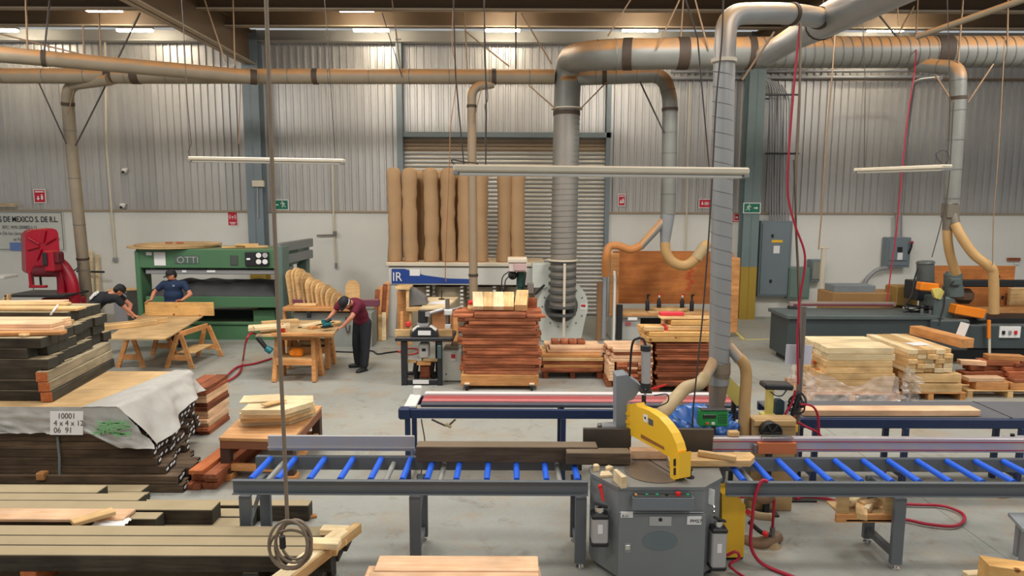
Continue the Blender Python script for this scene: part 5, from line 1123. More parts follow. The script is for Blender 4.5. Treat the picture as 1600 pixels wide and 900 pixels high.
# --- workbench on two trestles
KX0, KX1, KY0, KY1, KZ = X(424, 12.1, 525), X(522, 12.2, 525), 12.1, 13.75, .86
t = thing('workbench', 'rough timber workbench on trestles with shelf, where the maroon-shirted worker sands', 'workbench', ((KX0 + KX1) / 2, KY0, 0))
W(t).prism([V((X(404, 12.35, 520), 12.2, KZ)), V((X(520, 12.15, 520), 12.12, KZ)), V((X(529, 13.1, 505), 13.1, KZ)), V((X(533, 13.8, 500), 13.8, KZ)), V((X(444, 13.8, 500), 13.8, KZ)), V((X(420, 13.2, 505), 13.0, KZ))], (0, 0, -.03)).build('top_sheet', PLY, t)
bar(W(t), (KX0 - .0, KY0 + .02, KZ + .03), (KX1 + .02, KY0 + .02, KZ + .03), .07, .055).build('front_batten', BENCHW, t)
def trestle(y, xa, xb):
    for xx, sx in ((xa, -1), (xb, 1)):
        for sy in (-1, 1):
            bar(W(t), (xx + sx * .04, y + .24 * sy, .0), (xx, y + .08 * sy, KZ - .03), .14, .075, up=V((1, 0, 0))).build('leg', BENCHW, t)
        bar(W(t), (xx, y - .2, .36), (xx, y + .2, .36), .05, .1).build('cross_bar', BENCHW, t)
    bar(W(t), (xa - .06, y, KZ - .08), (xb + .06, y, KZ - .08), .1, .09).build('beam', BENCHW, t)
    bar(W(t), (xa, y - .24, .36), (xb, y - .24, .36), .03, .1).build('stretcher', BENCHW, t)
    W(t).box(((xa + xb) / 2, y, .42), (xb - xa, .46, .025), bev=.004).build('shelf', PINE, t)
trestle(12.42, X(432, 12.2, 560), X(488, 12.2, 560)); trestle(13.4, X(457, 13.3, 560), X(512, 13.3, 560))
def on(px, py, z=KZ): return at(px, py, z=z + .002)
for i, (px, py, L, w_, rz, mt, lb) in enumerate(((421, 514, .75, .3, .35, PALE, 'large pale curved blank on the outer end of the workbench'), (438, 505, .7, .22, .5, PINE, 'narrow pale blank behind the orange bottle on the workbench'),
                                         (494, 509, .62, .24, .95, PALE, 'pale blank being sanded on the workbench, under the sander'), (513, 510, .55, .17, .95, PINE, 'pine blank beside the sanded one at the bench edge'), (504, 511, .6, .12, .95, BENCHW, 'narrow brown strip between the pale blanks on the bench'))):
    p = on(px, py); board(p, L, w_, .055 if i else .075, mt, rz, 'wood_blank', lb, 'board')
p = on(421, 513, KZ + .08); board(p, .55, .26, .06, PALE, .5, 'wood_blank', 'upper pale curved blank stacked on the outer end of workbench', 'board')
b = B().lathe([(.01, 0), (.045, 0), (.045, .1), (.02, .13), (.018, .16)], n=10); b.build('orange_bottle', REDPL, None, loc=on(442, 519), label='small orange-red bottle on the workbench by the hanging cable', cat='bottle')
b = B().box((0, 0, .008), (.2, .03, .016), .3).box((.05, .05, .008), (.14, .03, .016), .9); b.build('square_tool', BLACKMET, None, loc=on(474, 512), label='small dark square tool on the workbench top', cat='tool')
b = B().box((0, 0, .075), (.22, .17, .15), bev=.03).cyl((-.07, -.09, .08), (-.07, -.1, .08), .05, n=10); b.build('orange_case', ORANGE, None, loc=(X(463, 12.3, 567), 12.38, .435), label='small orange case on the lower shelf of the workbench', cat='case')
b = B().sphere((0, 0, .07), .07, 8, sc=(5, 2, 1)); b.build('cloth_sack', plain('tan_sack', (188, 160, 120), .9, 0, .12, 6), None, loc=(X(490, 13.2, 548), 13.35, .434), label='tan sack lying on the rear shelf of the workbench', cat='sack')
# sander
t = thing('power_sander', 'teal and black power sander under the worker\'s hand on the workbench', 'power tool', on(511, 512, KZ + .057) + V((0, 0, .002)))
B().box((0, 0, .015), (.2, .11, .03), .9, bev=.006).build('sanding_pad', BLACK, t); B().box((0, 0, .065), (.17, .09, .07), .9, bev=.02).build('motor_body', TEAL, t); B().cyl((-.04, -.03, .1), (.06, .05, .15), .033, n=10).build('grip', BLACK, t); B().cyl((-.05, -.05, .1), (-.05, -.05, .16), .04, n=10).build('knob', TEAL, t)
t = thing('grinder', 'black angle grinder with teal end hanging off the outer bench end', 'power tool', at(413, 540, y=12.2))
W(t).cyl(at(402, 527, y=12.2), at(417, 545, y=12.2), .045, .04, n=12).build('body', BLACK, t); W(t).cyl(at(416, 544, y=12.2), at(424, 549, y=12.2), .06, .065, n=12).build('teal_head', TEAL, t); W(t).cyl(at(404, 529, y=12.2), at(406, 522, y=12.2), .02, n=8).build('hook', ALU, t)
cable('air_hose', 'red air hose looping across the floor from the workbench', [on(403, 523, .8), at(392, 521, y=12.3), at(384, 535, y=12.3), at(380, 560, z=.03), at(374, 582, z=.03), at(350, 598, z=.03), at(322, 600, z=.03), at(292, 608, z=.03)], .02, REDHOSE)
cable('air_hose', 'second red air hose crossing the floor toward the wrapped bundle', [at(425, 560, z=.03), at(398, 568, z=.03), at(370, 574, z=.03), at(345, 596, z=.045), at(325, 608, z=.03), at(300, 622, z=.03)], .02, REDHOSE)
cable('floor_cable', 'black cord lying on the floor from worker to mortiser', [at(520, 549, z=.02), at(555, 550, z=.02), at(580, 548, z=.02), at(590, 553, z=.02), at(605, 551, z=.02), at(622, 549, z=.02)], .016, BLACK)
cable('red_strap', 'red looped strap on the floor by the mortiser leg', [at(622, 550, z=.02), at(634, 545, z=.02), at(650, 545, z=.02), at(654, 550, z=.02), at(640, 554, z=.02), at(624, 550, z=.02)], .014, REDPL)

# --- plywood table on saw-horses
TZ = .75
t = thing('plywood_table', 'wide plywood sheet on saw-horses where two workers stand', 'table', (X(240, 13.5, 540), 13.4, 0))
q4 = [(164, 529), (257, 529), (318, 493), (226, 489)]
c4 = [at(a, b_, z=TZ) for a, b_ in q4]
W(t).prism([c4[0], c4[1], c4[1].lerp(c4[2], .12) + V((.03, 0, 0)), c4[2], c4[3]], (0, 0, -.025)).build('plywood_top', PLY, t)
def sawhorse(pa, pb_, lab):
    """pa, pb_: the two ends of the top rail on the floor plan"""
    h = thing('saw_horse', lab, 'saw-horse', ((pa[0] + pb_[0]) / 2, (pa[1] + pb_[1]) / 2, 0)); a, c = V((pa[0], pa[1], TZ - .08)), V((pb_[0], pb_[1], TZ - .08))
    d = (c - a).normalized(); n_ = V((-d.y, d.x, 0))
    bar(W(h), a, c, .05, .1).build('top_rail', BENCHW, h)
    for e, s in ((a, -1), (c, 1)):
        fs = []
        for sg in (-1, 1):
            f = V((e.x, e.y, 0)) + n_ * .27 * sg + d * .05 * s; fs.append(f)
            bar(W(h), f, e + n_ * .03 * sg, .09, .04, up=d).build('leg', BENCHW, h)
        bar(W(h), fs[0].lerp(e, .32), fs[1].lerp(e, .32), .03, .11).build('spreader', BENCHW, h)
    return h
xa, xb = X(203, 13.2, 550), X(272, 13.2, 550)
sawhorse((xa, 13.25), (xa + .1, 14.25), 'saw-horse under the plywood sheet, on the side of the bandsaw')
h2 = sawhorse((xb + .12, 13.2), (xb + .22, 14.2), 'saw-horse with small shelf under the plywood sheet, near the press')
W(h2).box((xb + .17, 13.7, .28), (.36, .8, .02), bev=.003).build('shelf', PINE, h2)
p0, p1 = at(228, 493, z=TZ + .002), at(334, 494, z=TZ + .002)
PD = p0.y
b = B(); L = X(334, PD, 480) - X(227, PD, 480); b.box((0, 0, .15), (L, .045, .3), bev=.004)
pl = b.build('knotty_plank', KNOTTY, None, loc=((X(227, PD, 480) + X(334, PD, 480)) / 2, PD, TZ + .004), label='knotty pine plank held on edge by the navy-shirted worker', cat='board')
for i, (px, py, L, w_, rz, T, lb) in enumerate(((188, 513, 1.35, .16, .78, .09, 'long pine batten lying on the plywood table, nearer the stack'), (205, 509, 1.4, .07, .78, .1, 'thin raised pine batten on the plywood table next to black-shirted worker'))):
    board(at(px, py, z=TZ + .003), L, w_, T, PINE, rz, 'batten', lb, 'board')
board(at(240, 533, z=TZ - .12) + V((0, .08, .054)), .3, .14, .04, PINE, .3, 'offcut', 'pale offcut poking out under the near edge of the plywood sheet', 'board')

def remesh(name, b, mat, parent, vox, smooth_it=6, fac=.5):
    me = b.mesh(name, mat); o = bpy.data.objects.new(name, me); COL.objects.link(o)
    m_ = o.modifiers.new('r', 'REMESH'); m_.mode = 'VOXEL'; m_.voxel_size = vox
    s_ = o.modifiers.new('s', 'SMOOTH'); s_.iterations = smooth_it; s_.factor = fac
    dg = bpy.context.evaluated_depsgraph_get(); m2 = bpy.data.meshes.new_from_object(o.evaluated_get(dg), depsgraph=dg)
    bpy.data.objects.remove(o); bpy.data.meshes.remove(me); m2.name = name
    m2.materials.clear(); m2.materials.append(mat); m2.polygons.foreach_set('use_smooth', [True] * len(m2.polygons)); m2.update()
    return link(name, m2, parent)
def limb(b, pts, rs, n=12):
    for (p, r), (q_, r2) in zip(zip(pts, rs), list(zip(pts, rs))[1:]):
        b.cyl(p, q_, r, r2, n=n)
    for p, r in zip(pts, rs): b.sphere(p, r, 6)
def ell(b, c, r3, M=None): b.sphere(c, 1, 10, sc=r3, M=M)
def frame(z_, x_):
    z_ = V(z_).normalized(); x_ = V(x_); x_ = (x_ - z_ * x_.dot(z_)).normalized(); y_ = z_.cross(x_)
    return Matrix((x_, y_, z_)).transposed()
def hand(b, wrist, tip_dir, palm_n, curl=.5, side=1):
    d = V(tip_dir).normalized(); n_ = V(palm_n); n_ = (n_ - d * n_.dot(d)).normalized(); s = d.cross(n_) * side
    M = Matrix((s, n_, d)).transposed()
    ell(b, V(wrist) + d * .05, (.042, .018, .055), M)
    for k, (o_, l_) in enumerate(((-.031, .062), (-.0105, .075), (.0105, .07), (.031, .055))):
        p = V(wrist) + d * .09 + s * o_; p1 = p + (d * math.cos(curl) + n_ * math.sin(curl)) * l_ * .5; p2 = p1 + (d * math.cos(curl * 2) + n_ * math.sin(curl * 2)) * l_ * .5
        limb(b, [p - d * .03, p, p1, p2], [.011, .0105, .0095, .0085], 6)
    q = V(wrist) + d * .025 - s * .035; limb(b, [q, q - s * .025 + d * .025 + n_ * .01, q - s * .028 + d * .055 + n_ * .02], [.014, .012, .01], 6)
def person(name, label, J, shirt, trousers, hair, cap, beard=None, sleeve=.55, stout=1.0):
    """J: dict of world joints. Body is one surface; shirt, trousers, shoes, cap and hair are its clothing children."""
    org = V((J['hip'].x, J['hip'].y, 0)); t = thing(name, label, 'person', org)
    hip, chest, neck, head = J['hip'], J['chest'], J['neck'], J['head']
    up = (neck - hip).normalized(); sh = (J['shR'] - J['shL']).normalized()
    Mt = frame(up, sh)
    f = V(J['face']).normalized(); hu = V(J.get('head_up', (0, 0, 1))); Mh = frame(hu - f * hu.dot(f), f.cross(hu) * -1)   # x: right, y: back, z: up
    bd = W(t)
    ell(bd, hip, (.165, .115, .13), Mt); ell(bd, hip.lerp(chest, .45), (.15, .105, .17), Mt); ell(bd, chest, (.175, .12, .17), Mt)
    limb(bd, [chest.lerp(neck, .5), neck, head - Mh @ V((0, 0, .05))], [.085, .058, .056])
    ell(bd, head, (.076, .097, .118), Mh); ell(bd, head + Mh @ V((0, -.045, -.06)), (.056, .05, .06), Mh)
    ell(bd, head + Mh @ V((0, -.103, -.012)), (.015, .02, .028), Mh)
    for s in (-1, 1): ell(bd, head + Mh @ V((s * .077, .005, -.01)), (.012, .022, .034), Mh); ell(bd, head + Mh @ V((s * .033, -.083, .018)), (.02, .012, .014), Mh)
    for s in 'LR':
        a, e, w_ = J['sh' + s], J['el' + s], J['wr' + s]
        limb(bd, [a, a.lerp(e, .5), e, e.lerp(w_, .3), w_], [.062, .054, .044, .044, .03])
        hand(bd, w_, J['hd' + s], J['pn' + s], .55, -1 if s == 'L' else 1)
        k, an = J['kn' + s], J['an' + s]; h0 = hip + sh * (.09 if s == 'R' else -.09) - V((0, 0, .03))
        limb(bd, [h0, h0.lerp(k, .5), k, k.lerp(an, .35), an], [.095, .082, .06, .058, .04])
    body = remesh('body', bd, FACEW, t, .011, 4)
    # clothes
    sb = W(t); ell(sb, hip + up * .06, (.185 * stout, .135 * stout, .13), Mt); ell(sb, hip.lerp(chest, .5), (.185 * stout, .14 * stout, .18), Mt); ell(sb, chest, (.2, .145, .185), Mt)
    limb(sb, [chest, chest.lerp(neck, .62)], [.12, .085])
    for s in 'LR':
        a, e = J['sh' + s], J['el' + s]; limb(sb, [chest.lerp(a, .5), a, a.lerp(e, sleeve)], [.11, .078, .07])
    remesh('shirt', sb, shirt, t, .016, 5)
    tb = W(t); ell(tb, hip - up * .02, (.178, .13, .12), Mt)
    for s in 'LR':
        k, an = J['kn' + s], J['an' + s]; h0 = hip + sh * (.09 if s == 'R' else -.09) - V((0, 0, .03))
        limb(tb, [h0, h0.lerp(k, .5), k, k.lerp(an, .5), an + (k - an).normalized() * .03], [.118, .11, .094, .09, .08])
    remesh('trousers', tb, trousers, t, .016, 5)
    for s in 'LR':
        an = J['an' + s]; fd = V(J['ft' + s]).normalized(); Mf = frame((0, 0, 1), fd); c0 = V((an.x, an.y, 0))
        sh_ = W(t); ell(sh_, c0 + fd * .06 + V((0, 0, .042)), (.14, .05, .04), Mf); ell(sh_, c0 + V((0, 0, .065)), (.065, .047, .062), Mf); ell(sh_, c0 + fd * .12 + V((0, 0, .036)), (.07, .05, .034), Mf); sh_.box(c0 + fd * .055 + V((0, 0, .011)), (.27, .085, .02), Mf, bev=.008)
        remesh('shoe', sh_, BLACK, t, .009, 2)
    # face details and hair
    DK = plain('dark_eye', (34, 24, 20), .4)
    for s in (-1, 1): W(t).sphere(head + Mh @ V((s * .033, -.094, .02)), .009, 5).build('eye', DK, t); W(t).box(head + Mh @ V((s * .034, -.092, .04)), (.032, .01, .008), Mh).build('eyebrow', hair, t)
    W(t).box(head + Mh @ V((0, -.092, -.06)), (.046, .012, .009), Mh, bev=.003).build('mouth', plain('lip', (150, 78, 70), .5), t)
    hb = W(t); ell(hb, head + Mh @ V((0, .022, .012)), (.084, .094, .108), Mh); remesh('hair', hb, hair, t, .012, 3)
    if beard: bb = W(t); ell(bb, head + Mh @ V((0, -.05, -.078)), (.058, .05, .045), Mh); remesh('beard', bb, beard, t, .011, 3)
    if cap:
        cb = W(t); prof = [(.1, .0), (.102, .03), (.096, .065), (.075, .098), (.04, .115), (.004, .12)]
        cb.lathe([(r, z_) for r, z_ in prof], head + Mh @ V((0, .0, .025)), 20, 0, Mh @ Matrix.Diagonal(V((.9, 1.1, 1))))
        cb.cyl(head + Mh @ V((0, 0, .142)), head + Mh @ V((0, 0, .15)), .01, n=8)
        cp = cb.build('cap', cap, t)
        vs = [Mh @ V((x_, -.09 - .085 * (1 - (x_ / .075) ** 2) ** .5 if abs(x_) < .075 else -.07, .022 - .012 * (1 - (x_ / .08) ** 2))) + head for x_ in [-.075 + .015 * i for i in range(11)]]
        bk = [Mh @ V((x_, -.07, .034)) + head for x_ in [-.075 + .015 * i for i in range(11)]]
        pk = W(t); n_ = len(vs); pk.add(vs + bk, [(i, i + 1, n_ + i + 1, n_ + i) for i in range(n_ - 1)], 0, True); up_ = Mh @ V((0, 0, .012)); pk.add([v + up_ for v in vs + bk], [(i, n_ + i, n_ + i + 1, i + 1) for i in range(n_ - 1)], 0, True)
        pk.add(vs + [v + up_ for v in vs], [(i, n_ + i, n_ + i + 1, i + 1) for i in range(n_ - 1)], 0)
        pk.build('cap_peak', cap, t)
    return t, Mt, Mh
HAIR = plain('black_hair', (24, 20, 18), .5, 0, .2, 30)
JEANS = plain('dark_trousers', (30, 33, 40), .8, 0, .15, 14); NAVYJ = plain('dark_jeans', (34, 40, 54), .8, 0, .15, 14)
MAROON = plain('maroon_shirt', (98, 16, 42), .8, 0, .12, 10); NAVYT = plain('navy_shirt', (22, 44, 76), .8, 0, .12, 10); BLACKT = plain('black_shirt', (26, 28, 34), .85, 0, .15, 10)
# worker in maroon shirt, bent over the bench
hp = V((X(566, 13.15, 497), 13.15, .97))
J = dict(hip=hp, chest=V((X(557, 12.98, 470), 12.96, 1.29)), neck=V((X(547, 12.85, 467), 12.8, 1.37)), head=at(540, 473, y=12.66), face=(-.4, -.3, -.9), head_up=(-.45, -.75, .4),
         shR=at(533, 472, y=13.02), shL=at(560, 477, y=12.78), elR=at(521, 489, y=12.98), elL=at(549, 496, y=12.62),
         wrR=V((X(514, 12.9, 503), 12.86, 1.05)), wrL=V((X(536, 12.62, 509), 12.62, .95)), hdR=(-.3, -.5, -.6), hdL=(-.75, .1, -.25), pnR=(-.5, .1, -.8), pnL=(-.1, 0, -1),
         knR=V((X(559, 13.3, 535), 13.22, .5)), knL=V((X(571, 13.05, 540), 13.05, .5)), anR=V((X(560, 13.3, 570), 13.3, .09)), anL=V((X(571, 13.1, 576), 12.98, .09)), ftR=(-1, -.15, 0), ftL=(-.55, -.8, 0))
t, Mt, Mh = person('person', 'worker in maroon shirt and black cap bent over the workbench with a sander', J, MAROON, JEANS, HAIR, plain('black_cap', (22, 22, 26), .7, 0, .2, 20))
hd = J['head']; pts = [hd + Mh @ V((.1 * math.sin(a_), .1 * math.cos(a_) - .0, .02)) for a_ in [-1.9 + .2 * i for i in range(20)]]
W(t).tube(pts, .007, n=6).build('goggle_strap', PAPER, t)
W(t).box(hp + V((-.02, -.02, .035)), (.36, .3, .035), bev=.012).build('belt', BLACK, t) if False else None
# worker in navy shirt behind the knotty plank
hy = PD + .3; hx = X(272, hy, 480)
J = dict(hip=V((hx, hy + .02, .98)), chest=V((hx, hy, 1.36)), neck=V((hx - .02, hy - .02, 1.53)), head=V((X(270, hy, 430), hy - .05, at(270, 430, y=hy).z)), face=(-.72, -.6, -.3),
         shL=V((X(286, hy, 446) + .02, hy, 1.43)), shR=V((X(257, hy, 446), hy - .02, 1.43)), elL=V((X(300, hy, 462), hy - .06, 1.2)), elR=V((X(243, hy, 462), hy - .05, 1.24)),
         wrL=V((X(283, PD, 468), PD + .04, TZ + .345)), wrR=V((X(234, PD, 468), PD + .06, TZ + .34)), hdL=(-1, -.25, -.05), hdR=(-.6, -.7, -.1), pnL=(0, -.5, -1), pnR=(0, -.3, -1),
         knL=V((hx + .1, hy - .0, .5)), knR=V((hx - .1, hy - .0, .5)), anL=V((hx + .12, hy + .02, .09)), anR=V((hx - .12, hy + .02, .09)), ftL=(.2, -1, 0), ftR=(-.2, -1, 0))
J['shL'], J['shR'] = J['shL'], J['shR']
t, Mt, Mh = person('person', 'bearded worker in navy shirt and black cap holding a knotty plank on edge', J, NAVYT, NAVYJ, HAIR, plain('black_cap', (0, 0, 0)), plain('dark_beard', (66, 42, 32), .7, 0, .2, 30), stout=1.16)
W(t).box(J['chest'] + V((.09, -.152, .04)), (.05, .012, .045), bev=.004).build('shirt_badge', plain('badge', (120, 140, 170), .6), t)
# worker in black shirt seen from behind, leaning over the table
by = 14.1
J = dict(hip=V((X(138, by, 492), by, .95)), chest=V((X(153, by, 475), by + .12, 1.22)), neck=V((X(167, by, 464), by + .2, 1.34)), head=V((X(175, by, 457), by + .25, 1.39)), face=(.5, .55, -.65), head_up=(.6, .3, .7),
         shR=V((X(181, by - .1, 478), by - .06, 1.27)), shL=V((X(163, by, 468), by + .4, 1.31)), elR=V((X(196, by, 490), by + .02, 1.05)), elL=V((X(184, by, 492), by + .5, 1.05)), wrR=V((X(205, by, 500), by + .12, .875)), wrL=V((X(188, by, 499), by + .3, .87)),
         hdR=(.8, .3, -.25), hdL=(.8, -.1, -.2), pnR=(0, 0, -1), pnL=(0, 0, -1), knR=V((X(146, by, 530), by - .1, .5)), knL=V((X(140, by, 530), by + .15, .5)), anR=V((X(140, by, 560), by - .14, .09)), anL=V((X(134, by, 560), by + .2, .09)), ftR=(1, .2, 0), ftL=(1, .3, 0))
t, Mt, Mh = person('person', 'worker in black shirt with white back lettering leaning over the plywood table', J, BLACKT, JEANS, HAIR, plain('black_cap', (0, 0, 0)))
b = W(t); c0 = J['chest']; up = (J['neck'] - J['hip']).normalized(); Mt = frame(up, (J['shR'] - J['shL']).normalized())
bk = -1 if (Mt @ V((0, 1, 0))).z < 0 else 1
for k, (wd, zz) in enumerate(((.2, .09), (.28, .045), (.26, .0), (.28, -.045), (.22, -.09))): b.box(c0 + Mt @ V((-.02, bk * (.158 - .12 * abs(zz)), zz - .03)), (wd, .02, .034), Mt)
b.build('back_lettering', PAPER, t, kind='stuff')
# ================================================================== ROLLER CONVEYORS, BLUE TABLES AND SAW
# --- navy outfeed tables behind
def table_frame(nm, label, x0, x1, y0, y1, z, legs, cat='table', yr=None):
    yr = yr or y1
    t = thing(nm, label, cat, ((x0 + x1) / 2, y0, 0))
    for yy in (y0, y1): W(t).box(((x0 + x1) / 2, yy, z - .06), (x1 - x0, .05, .11), bev=.008).build('side_rail', NAVY, t)
    for xx in legs:
        for yy in (y0, yr): W(t).box((xx, yy, (z - .11) / 2), (.06, .06, z - .11), bev=.006).build('leg', NAVY, t)
        W(t).box((xx, (y0 + y1) / 2, z - .08), (.05, y1 - y0, .06), bev=.006).build('cross_rail', NAVY, t)
        W(t).box((xx, (y0 + yr) / 2, .18), (.05, yr - y0, .05), bev=.006).build('cross_rail', NAVY, t)
    return t
BZ = .86; by0, by1 = 7.78, 8.32
x0, x1 = X(632, by0, 640), X(1172, by0, 640)
t = table_frame('outfeed_table', 'navy steel outfeed table with white and red strips behind the saw', x0, x1, by0, by1, BZ, (X(637, by0, 660), X(880, by0, 660), X(1100, by0, 660)))
W(t).box((x0 - .0, by0 - .02, BZ - .05), (.13, .1, .14), bev=.02).build('end_block', NAVY, t); W(t).box((x0 + .08, by1 - .0, BZ + .05), (.1, .1, .14), bev=.01).build('end_cap', WHITE, t)
W(t).box((x0 + .06, (by0 + by1) / 2, BZ + .01), (.14, .5, .03), bev=.006).build('end_plate', WHITE, t)
for i, (yy, w_, h_, mt, nm) in enumerate(((8.26, .1, .07, plain('white_strip', (216, 208, 206), .4, 0, .05), 'white_strip'), (8.13, .12, .05, plain('red_strip', (158, 62, 62), .45, 0, .15, 9), 'red_strip'), (8.01, .1, .05, plain('pink_strip', (186, 104, 104), .45, 0, .15, 9), 'pink_strip'), (7.9, .1, .04, plain('dark_strip', (78, 82, 92), .4, .2, .15), 'dark_strip'))):
    W(t).box(((x0 + x1) / 2 + .07, yy, BZ + h_ / 2 - .01), (x1 - x0 - .22, w_, h_), bev=.006).build(nm, mt, t)
W(t).tube(smooth([V((X(675, by0, 645), by0 - .04, BZ - .12)), V((X(690, by0, 645), by0 - .05, BZ - .17)), V((X(700, by0, 645), by0 - .05, BZ - .19)), V((X(712, by0, 645), by0 - .04, BZ - .12))]), .012, n=6).build('hanging_lead', WIREDK, t)
W(t).box((X(701, by0, 650), by0 - .05, BZ - .19), (.08, .03, .04), Matrix.Rotation(.5, 3, 'Y'), bev=.008).build('plug', plain('pale_plug', (176, 164, 130), .5), t)
W(t).tube(smooth([V((x0 + .2, by0 - .03, BZ - .12)), V((x0 + .24, by0 - .03, .4)), V((x0 + .18, by0 - .03, .02))]), .008, n=6).build('hanging_lead', WIREDK, t)
rx0, rx1, ry0, ry1 = X(1216, 7.5, 650), X(1760, 7.5, 650), 7.48, 8.15
t = table_frame('belt_table', 'navy steel table with flat grey belt behind the blue rollers', rx0, rx1, ry0, ry1, BZ, (X(1275, ry0, 660), X(1416, ry0, 660), X(1598, ry0, 660), X(1740, ry0, 660)), yr=ry0 + .4)
W(t).box(((rx0 + rx1) / 2, (ry0 + ry1) / 2, BZ - .01), (rx1 - rx0, ry1 - ry0 - .03, .03), bev=.008).build('belt', plain('grey_belt', (92, 92, 96), .6, 0, .1, 4), t)
W(t).box((X(1551, 7.8, 640), (ry0 + ry1) / 2, BZ + .007), (.012, .66, .003)).build('belt_joint', BLACK, t)
board((X(1388, ry0 + .12, 645), ry0 + .13, BZ + .01), X(1525, ry0 + .1, 645) - X(1249, ry0 + .1, 645), .19, .07, SALMON, .012, 'long_board', 'single long pine board lying on the grey belt table', 'board')
# --- roller conveyors
RZ = .82
def conveyor(label, x0, x1, ny, fy, rollers, legs, minor):
    t = thing('roller_conveyor', label, 'conveyor', ((x0 + x1) / 2, ny, 0))
    for yy, s in ((ny, 1), (fy, -1)):
        W(t).box(((x0 + x1) / 2, yy, RZ - .05), (x1 - x0, .012, .13), bev=.003).box(((x0 + x1) / 2, yy - s * .02, RZ + .01), (x1 - x0, .045, .01), bev=.003).box(((x0 + x1) / 2, yy - s * .02, RZ - .11), (x1 - x0, .045, .01), bev=.003).build('side_channel', CONVP, t)
    for xx in rollers:
        o = W(t).cyl((xx, ny + .02, RZ), (xx, fy - .02, RZ), .028, n=14).build('roller', BLUE, t)
        W(t).cyl((xx, ny + .005, RZ), (xx, ny + .02, RZ), .012, n=8).cyl((xx, fy - .02, RZ), (xx, fy - .005, RZ), .012, n=8).build('axle', STEEL, t, kind='stuff')
    for xx in minor: W(t).cyl((xx, ny + .01, RZ - .05), (xx, fy - .01, RZ - .05), .026, n=12).build('cross_tube', plain('pale_grey_tube', (160, 160, 152), .45, .2, .1), t)
    for xx in legs:
        for yy, s in ((ny + .03, -1), (fy - .03, 1)):
            W(t).box((xx, yy, RZ / 2 - .05), (.1, .05, RZ - .2), bev=.004).build('leg', CONVP, t)
            W(t).cyl((xx, yy, .0), (xx, yy, .1), .012, n=8).cyl((xx, yy, 0), (xx, yy, .015), .04, n=10).build('levelling_foot', CHROME, t)
        W(t).box((xx, (ny + fy) / 2, .13), (.06, fy - ny - .1, .06), bev=.004).build('cross_brace', CONVP, t); W(t).box((xx, (ny + fy) / 2, RZ - .16), (.06, fy - ny - .1, .05), bev=.004).build('cross_brace', CONVP, t)
        bar(W(t), (xx + .02, ny + .06, RZ - .42), (xx + .02, fy - .1, RZ - .17), .03, .03).build('diagonal_brace', GREY_METAL, t)
    return t
NYc, FYc = 5.76, 6.3
gx = lambda px: (X(px, 6.02, 733))
lx0, lx1 = X(364, NYc, 755), X(919, NYc, 755)
tl = conveyor('grey roller conveyor with blue rollers on the near side of room, feeding the saw', lx0, lx1, NYc, FYc, [gx(p) for p in (407, 447, 495, 541, 587, 635, 672, 716, 762, 807, 852, 899)], [X(382, NYc, 800), X(648, NYc, 800), X(908, NYc, 800)], [gx(427), gx(607), gx(690), gx(873)])
W(tl).box(((X(420, 6.36, 707) + X(648, 6.36, 707)) / 2, 6.36, RZ + .13), (X(648, 6.36, 707) - X(420, 6.36, 707), .03, .15), bev=.004).box(((X(420, 6.36, 707) + X(648, 6.36, 707)) / 2, 6.34, RZ + .09), (X(648, 6.36, 707) - X(420, 6.36, 707), .03, .012)).build('fence_plate', ALU, tl)
qx0, qx1 = X(1134, NYc, 755), X(1700, NYc, 755)
tr_ = conveyor('grey roller conveyor with blue rollers carrying finished boards away beyond the saw', qx0, qx1, NYc, FYc, [gx(p) for p in (1149, 1190, 1233, 1280, 1326, 1372, 1413, 1460, 1508, 1555, 1600, 1646)], [X(1408, NYc, 800), X(1690, NYc, 800)], [gx(1166), gx(1338), gx(1424)])
FE = plain('fence_aluminium', (192, 184, 188), .32, .4, .06, 6)
fx0, fx1 = X(1112, 6.4, 705), X(1700, 6.4, 705)
fo = W(tr_).box(((fx0 + fx1) / 2, 6.41, RZ + .12), (fx1 - fx0, .07, .14), bev=.006).build('length_fence', FE, tr_)
for zz in (.155, .075): W(tr_).box(((fx0 + fx1) / 2, 6.372, RZ + zz), (fx1 - fx0, .006, .008)).build('red_tape', plain('red_tape', (168, 60, 74), .45), tr_)
W(tr_).box(((X(1183, 6.34, 707) + X(1244, 6.34, 707)) / 2, 6.35, RZ + .1), (X(1244, 6.34, 707) - X(1183, 6.34, 707), .04, .11), bev=.004).build('stop_block', plain('orange_stop', (196, 110, 62), .5, 0, .1), tr_); W(tr_).box((X(1214, 6.36, 698), 6.38, RZ + .2), (.3, .09, .012), bev=.004).build('stop_slide', CHROME, tr_)
W(tr_).box((X(1180, 6.32, 707), 6.33, RZ + .1), (.03, .04, .09), bev=.004).build('stop_clip', STEEL, tr_)
# boards on the conveyor
def cb(px0, px1, y, w_, T, mat, label, dz=0.0, rz=0, nm='board'):
    a, c = X(px0, y, 715), X(px1, y, 715); return board(((a + c) / 2, y + w_ / 2, RZ + .029 + dz), c - a, w_, T, mat, rz, nm, label, 'board')
cb(650, 934, 6.13, .16, .15, WALNUT, 'long dark planed beam lying on the near roller conveyor against the fence', nm='timber_beam')
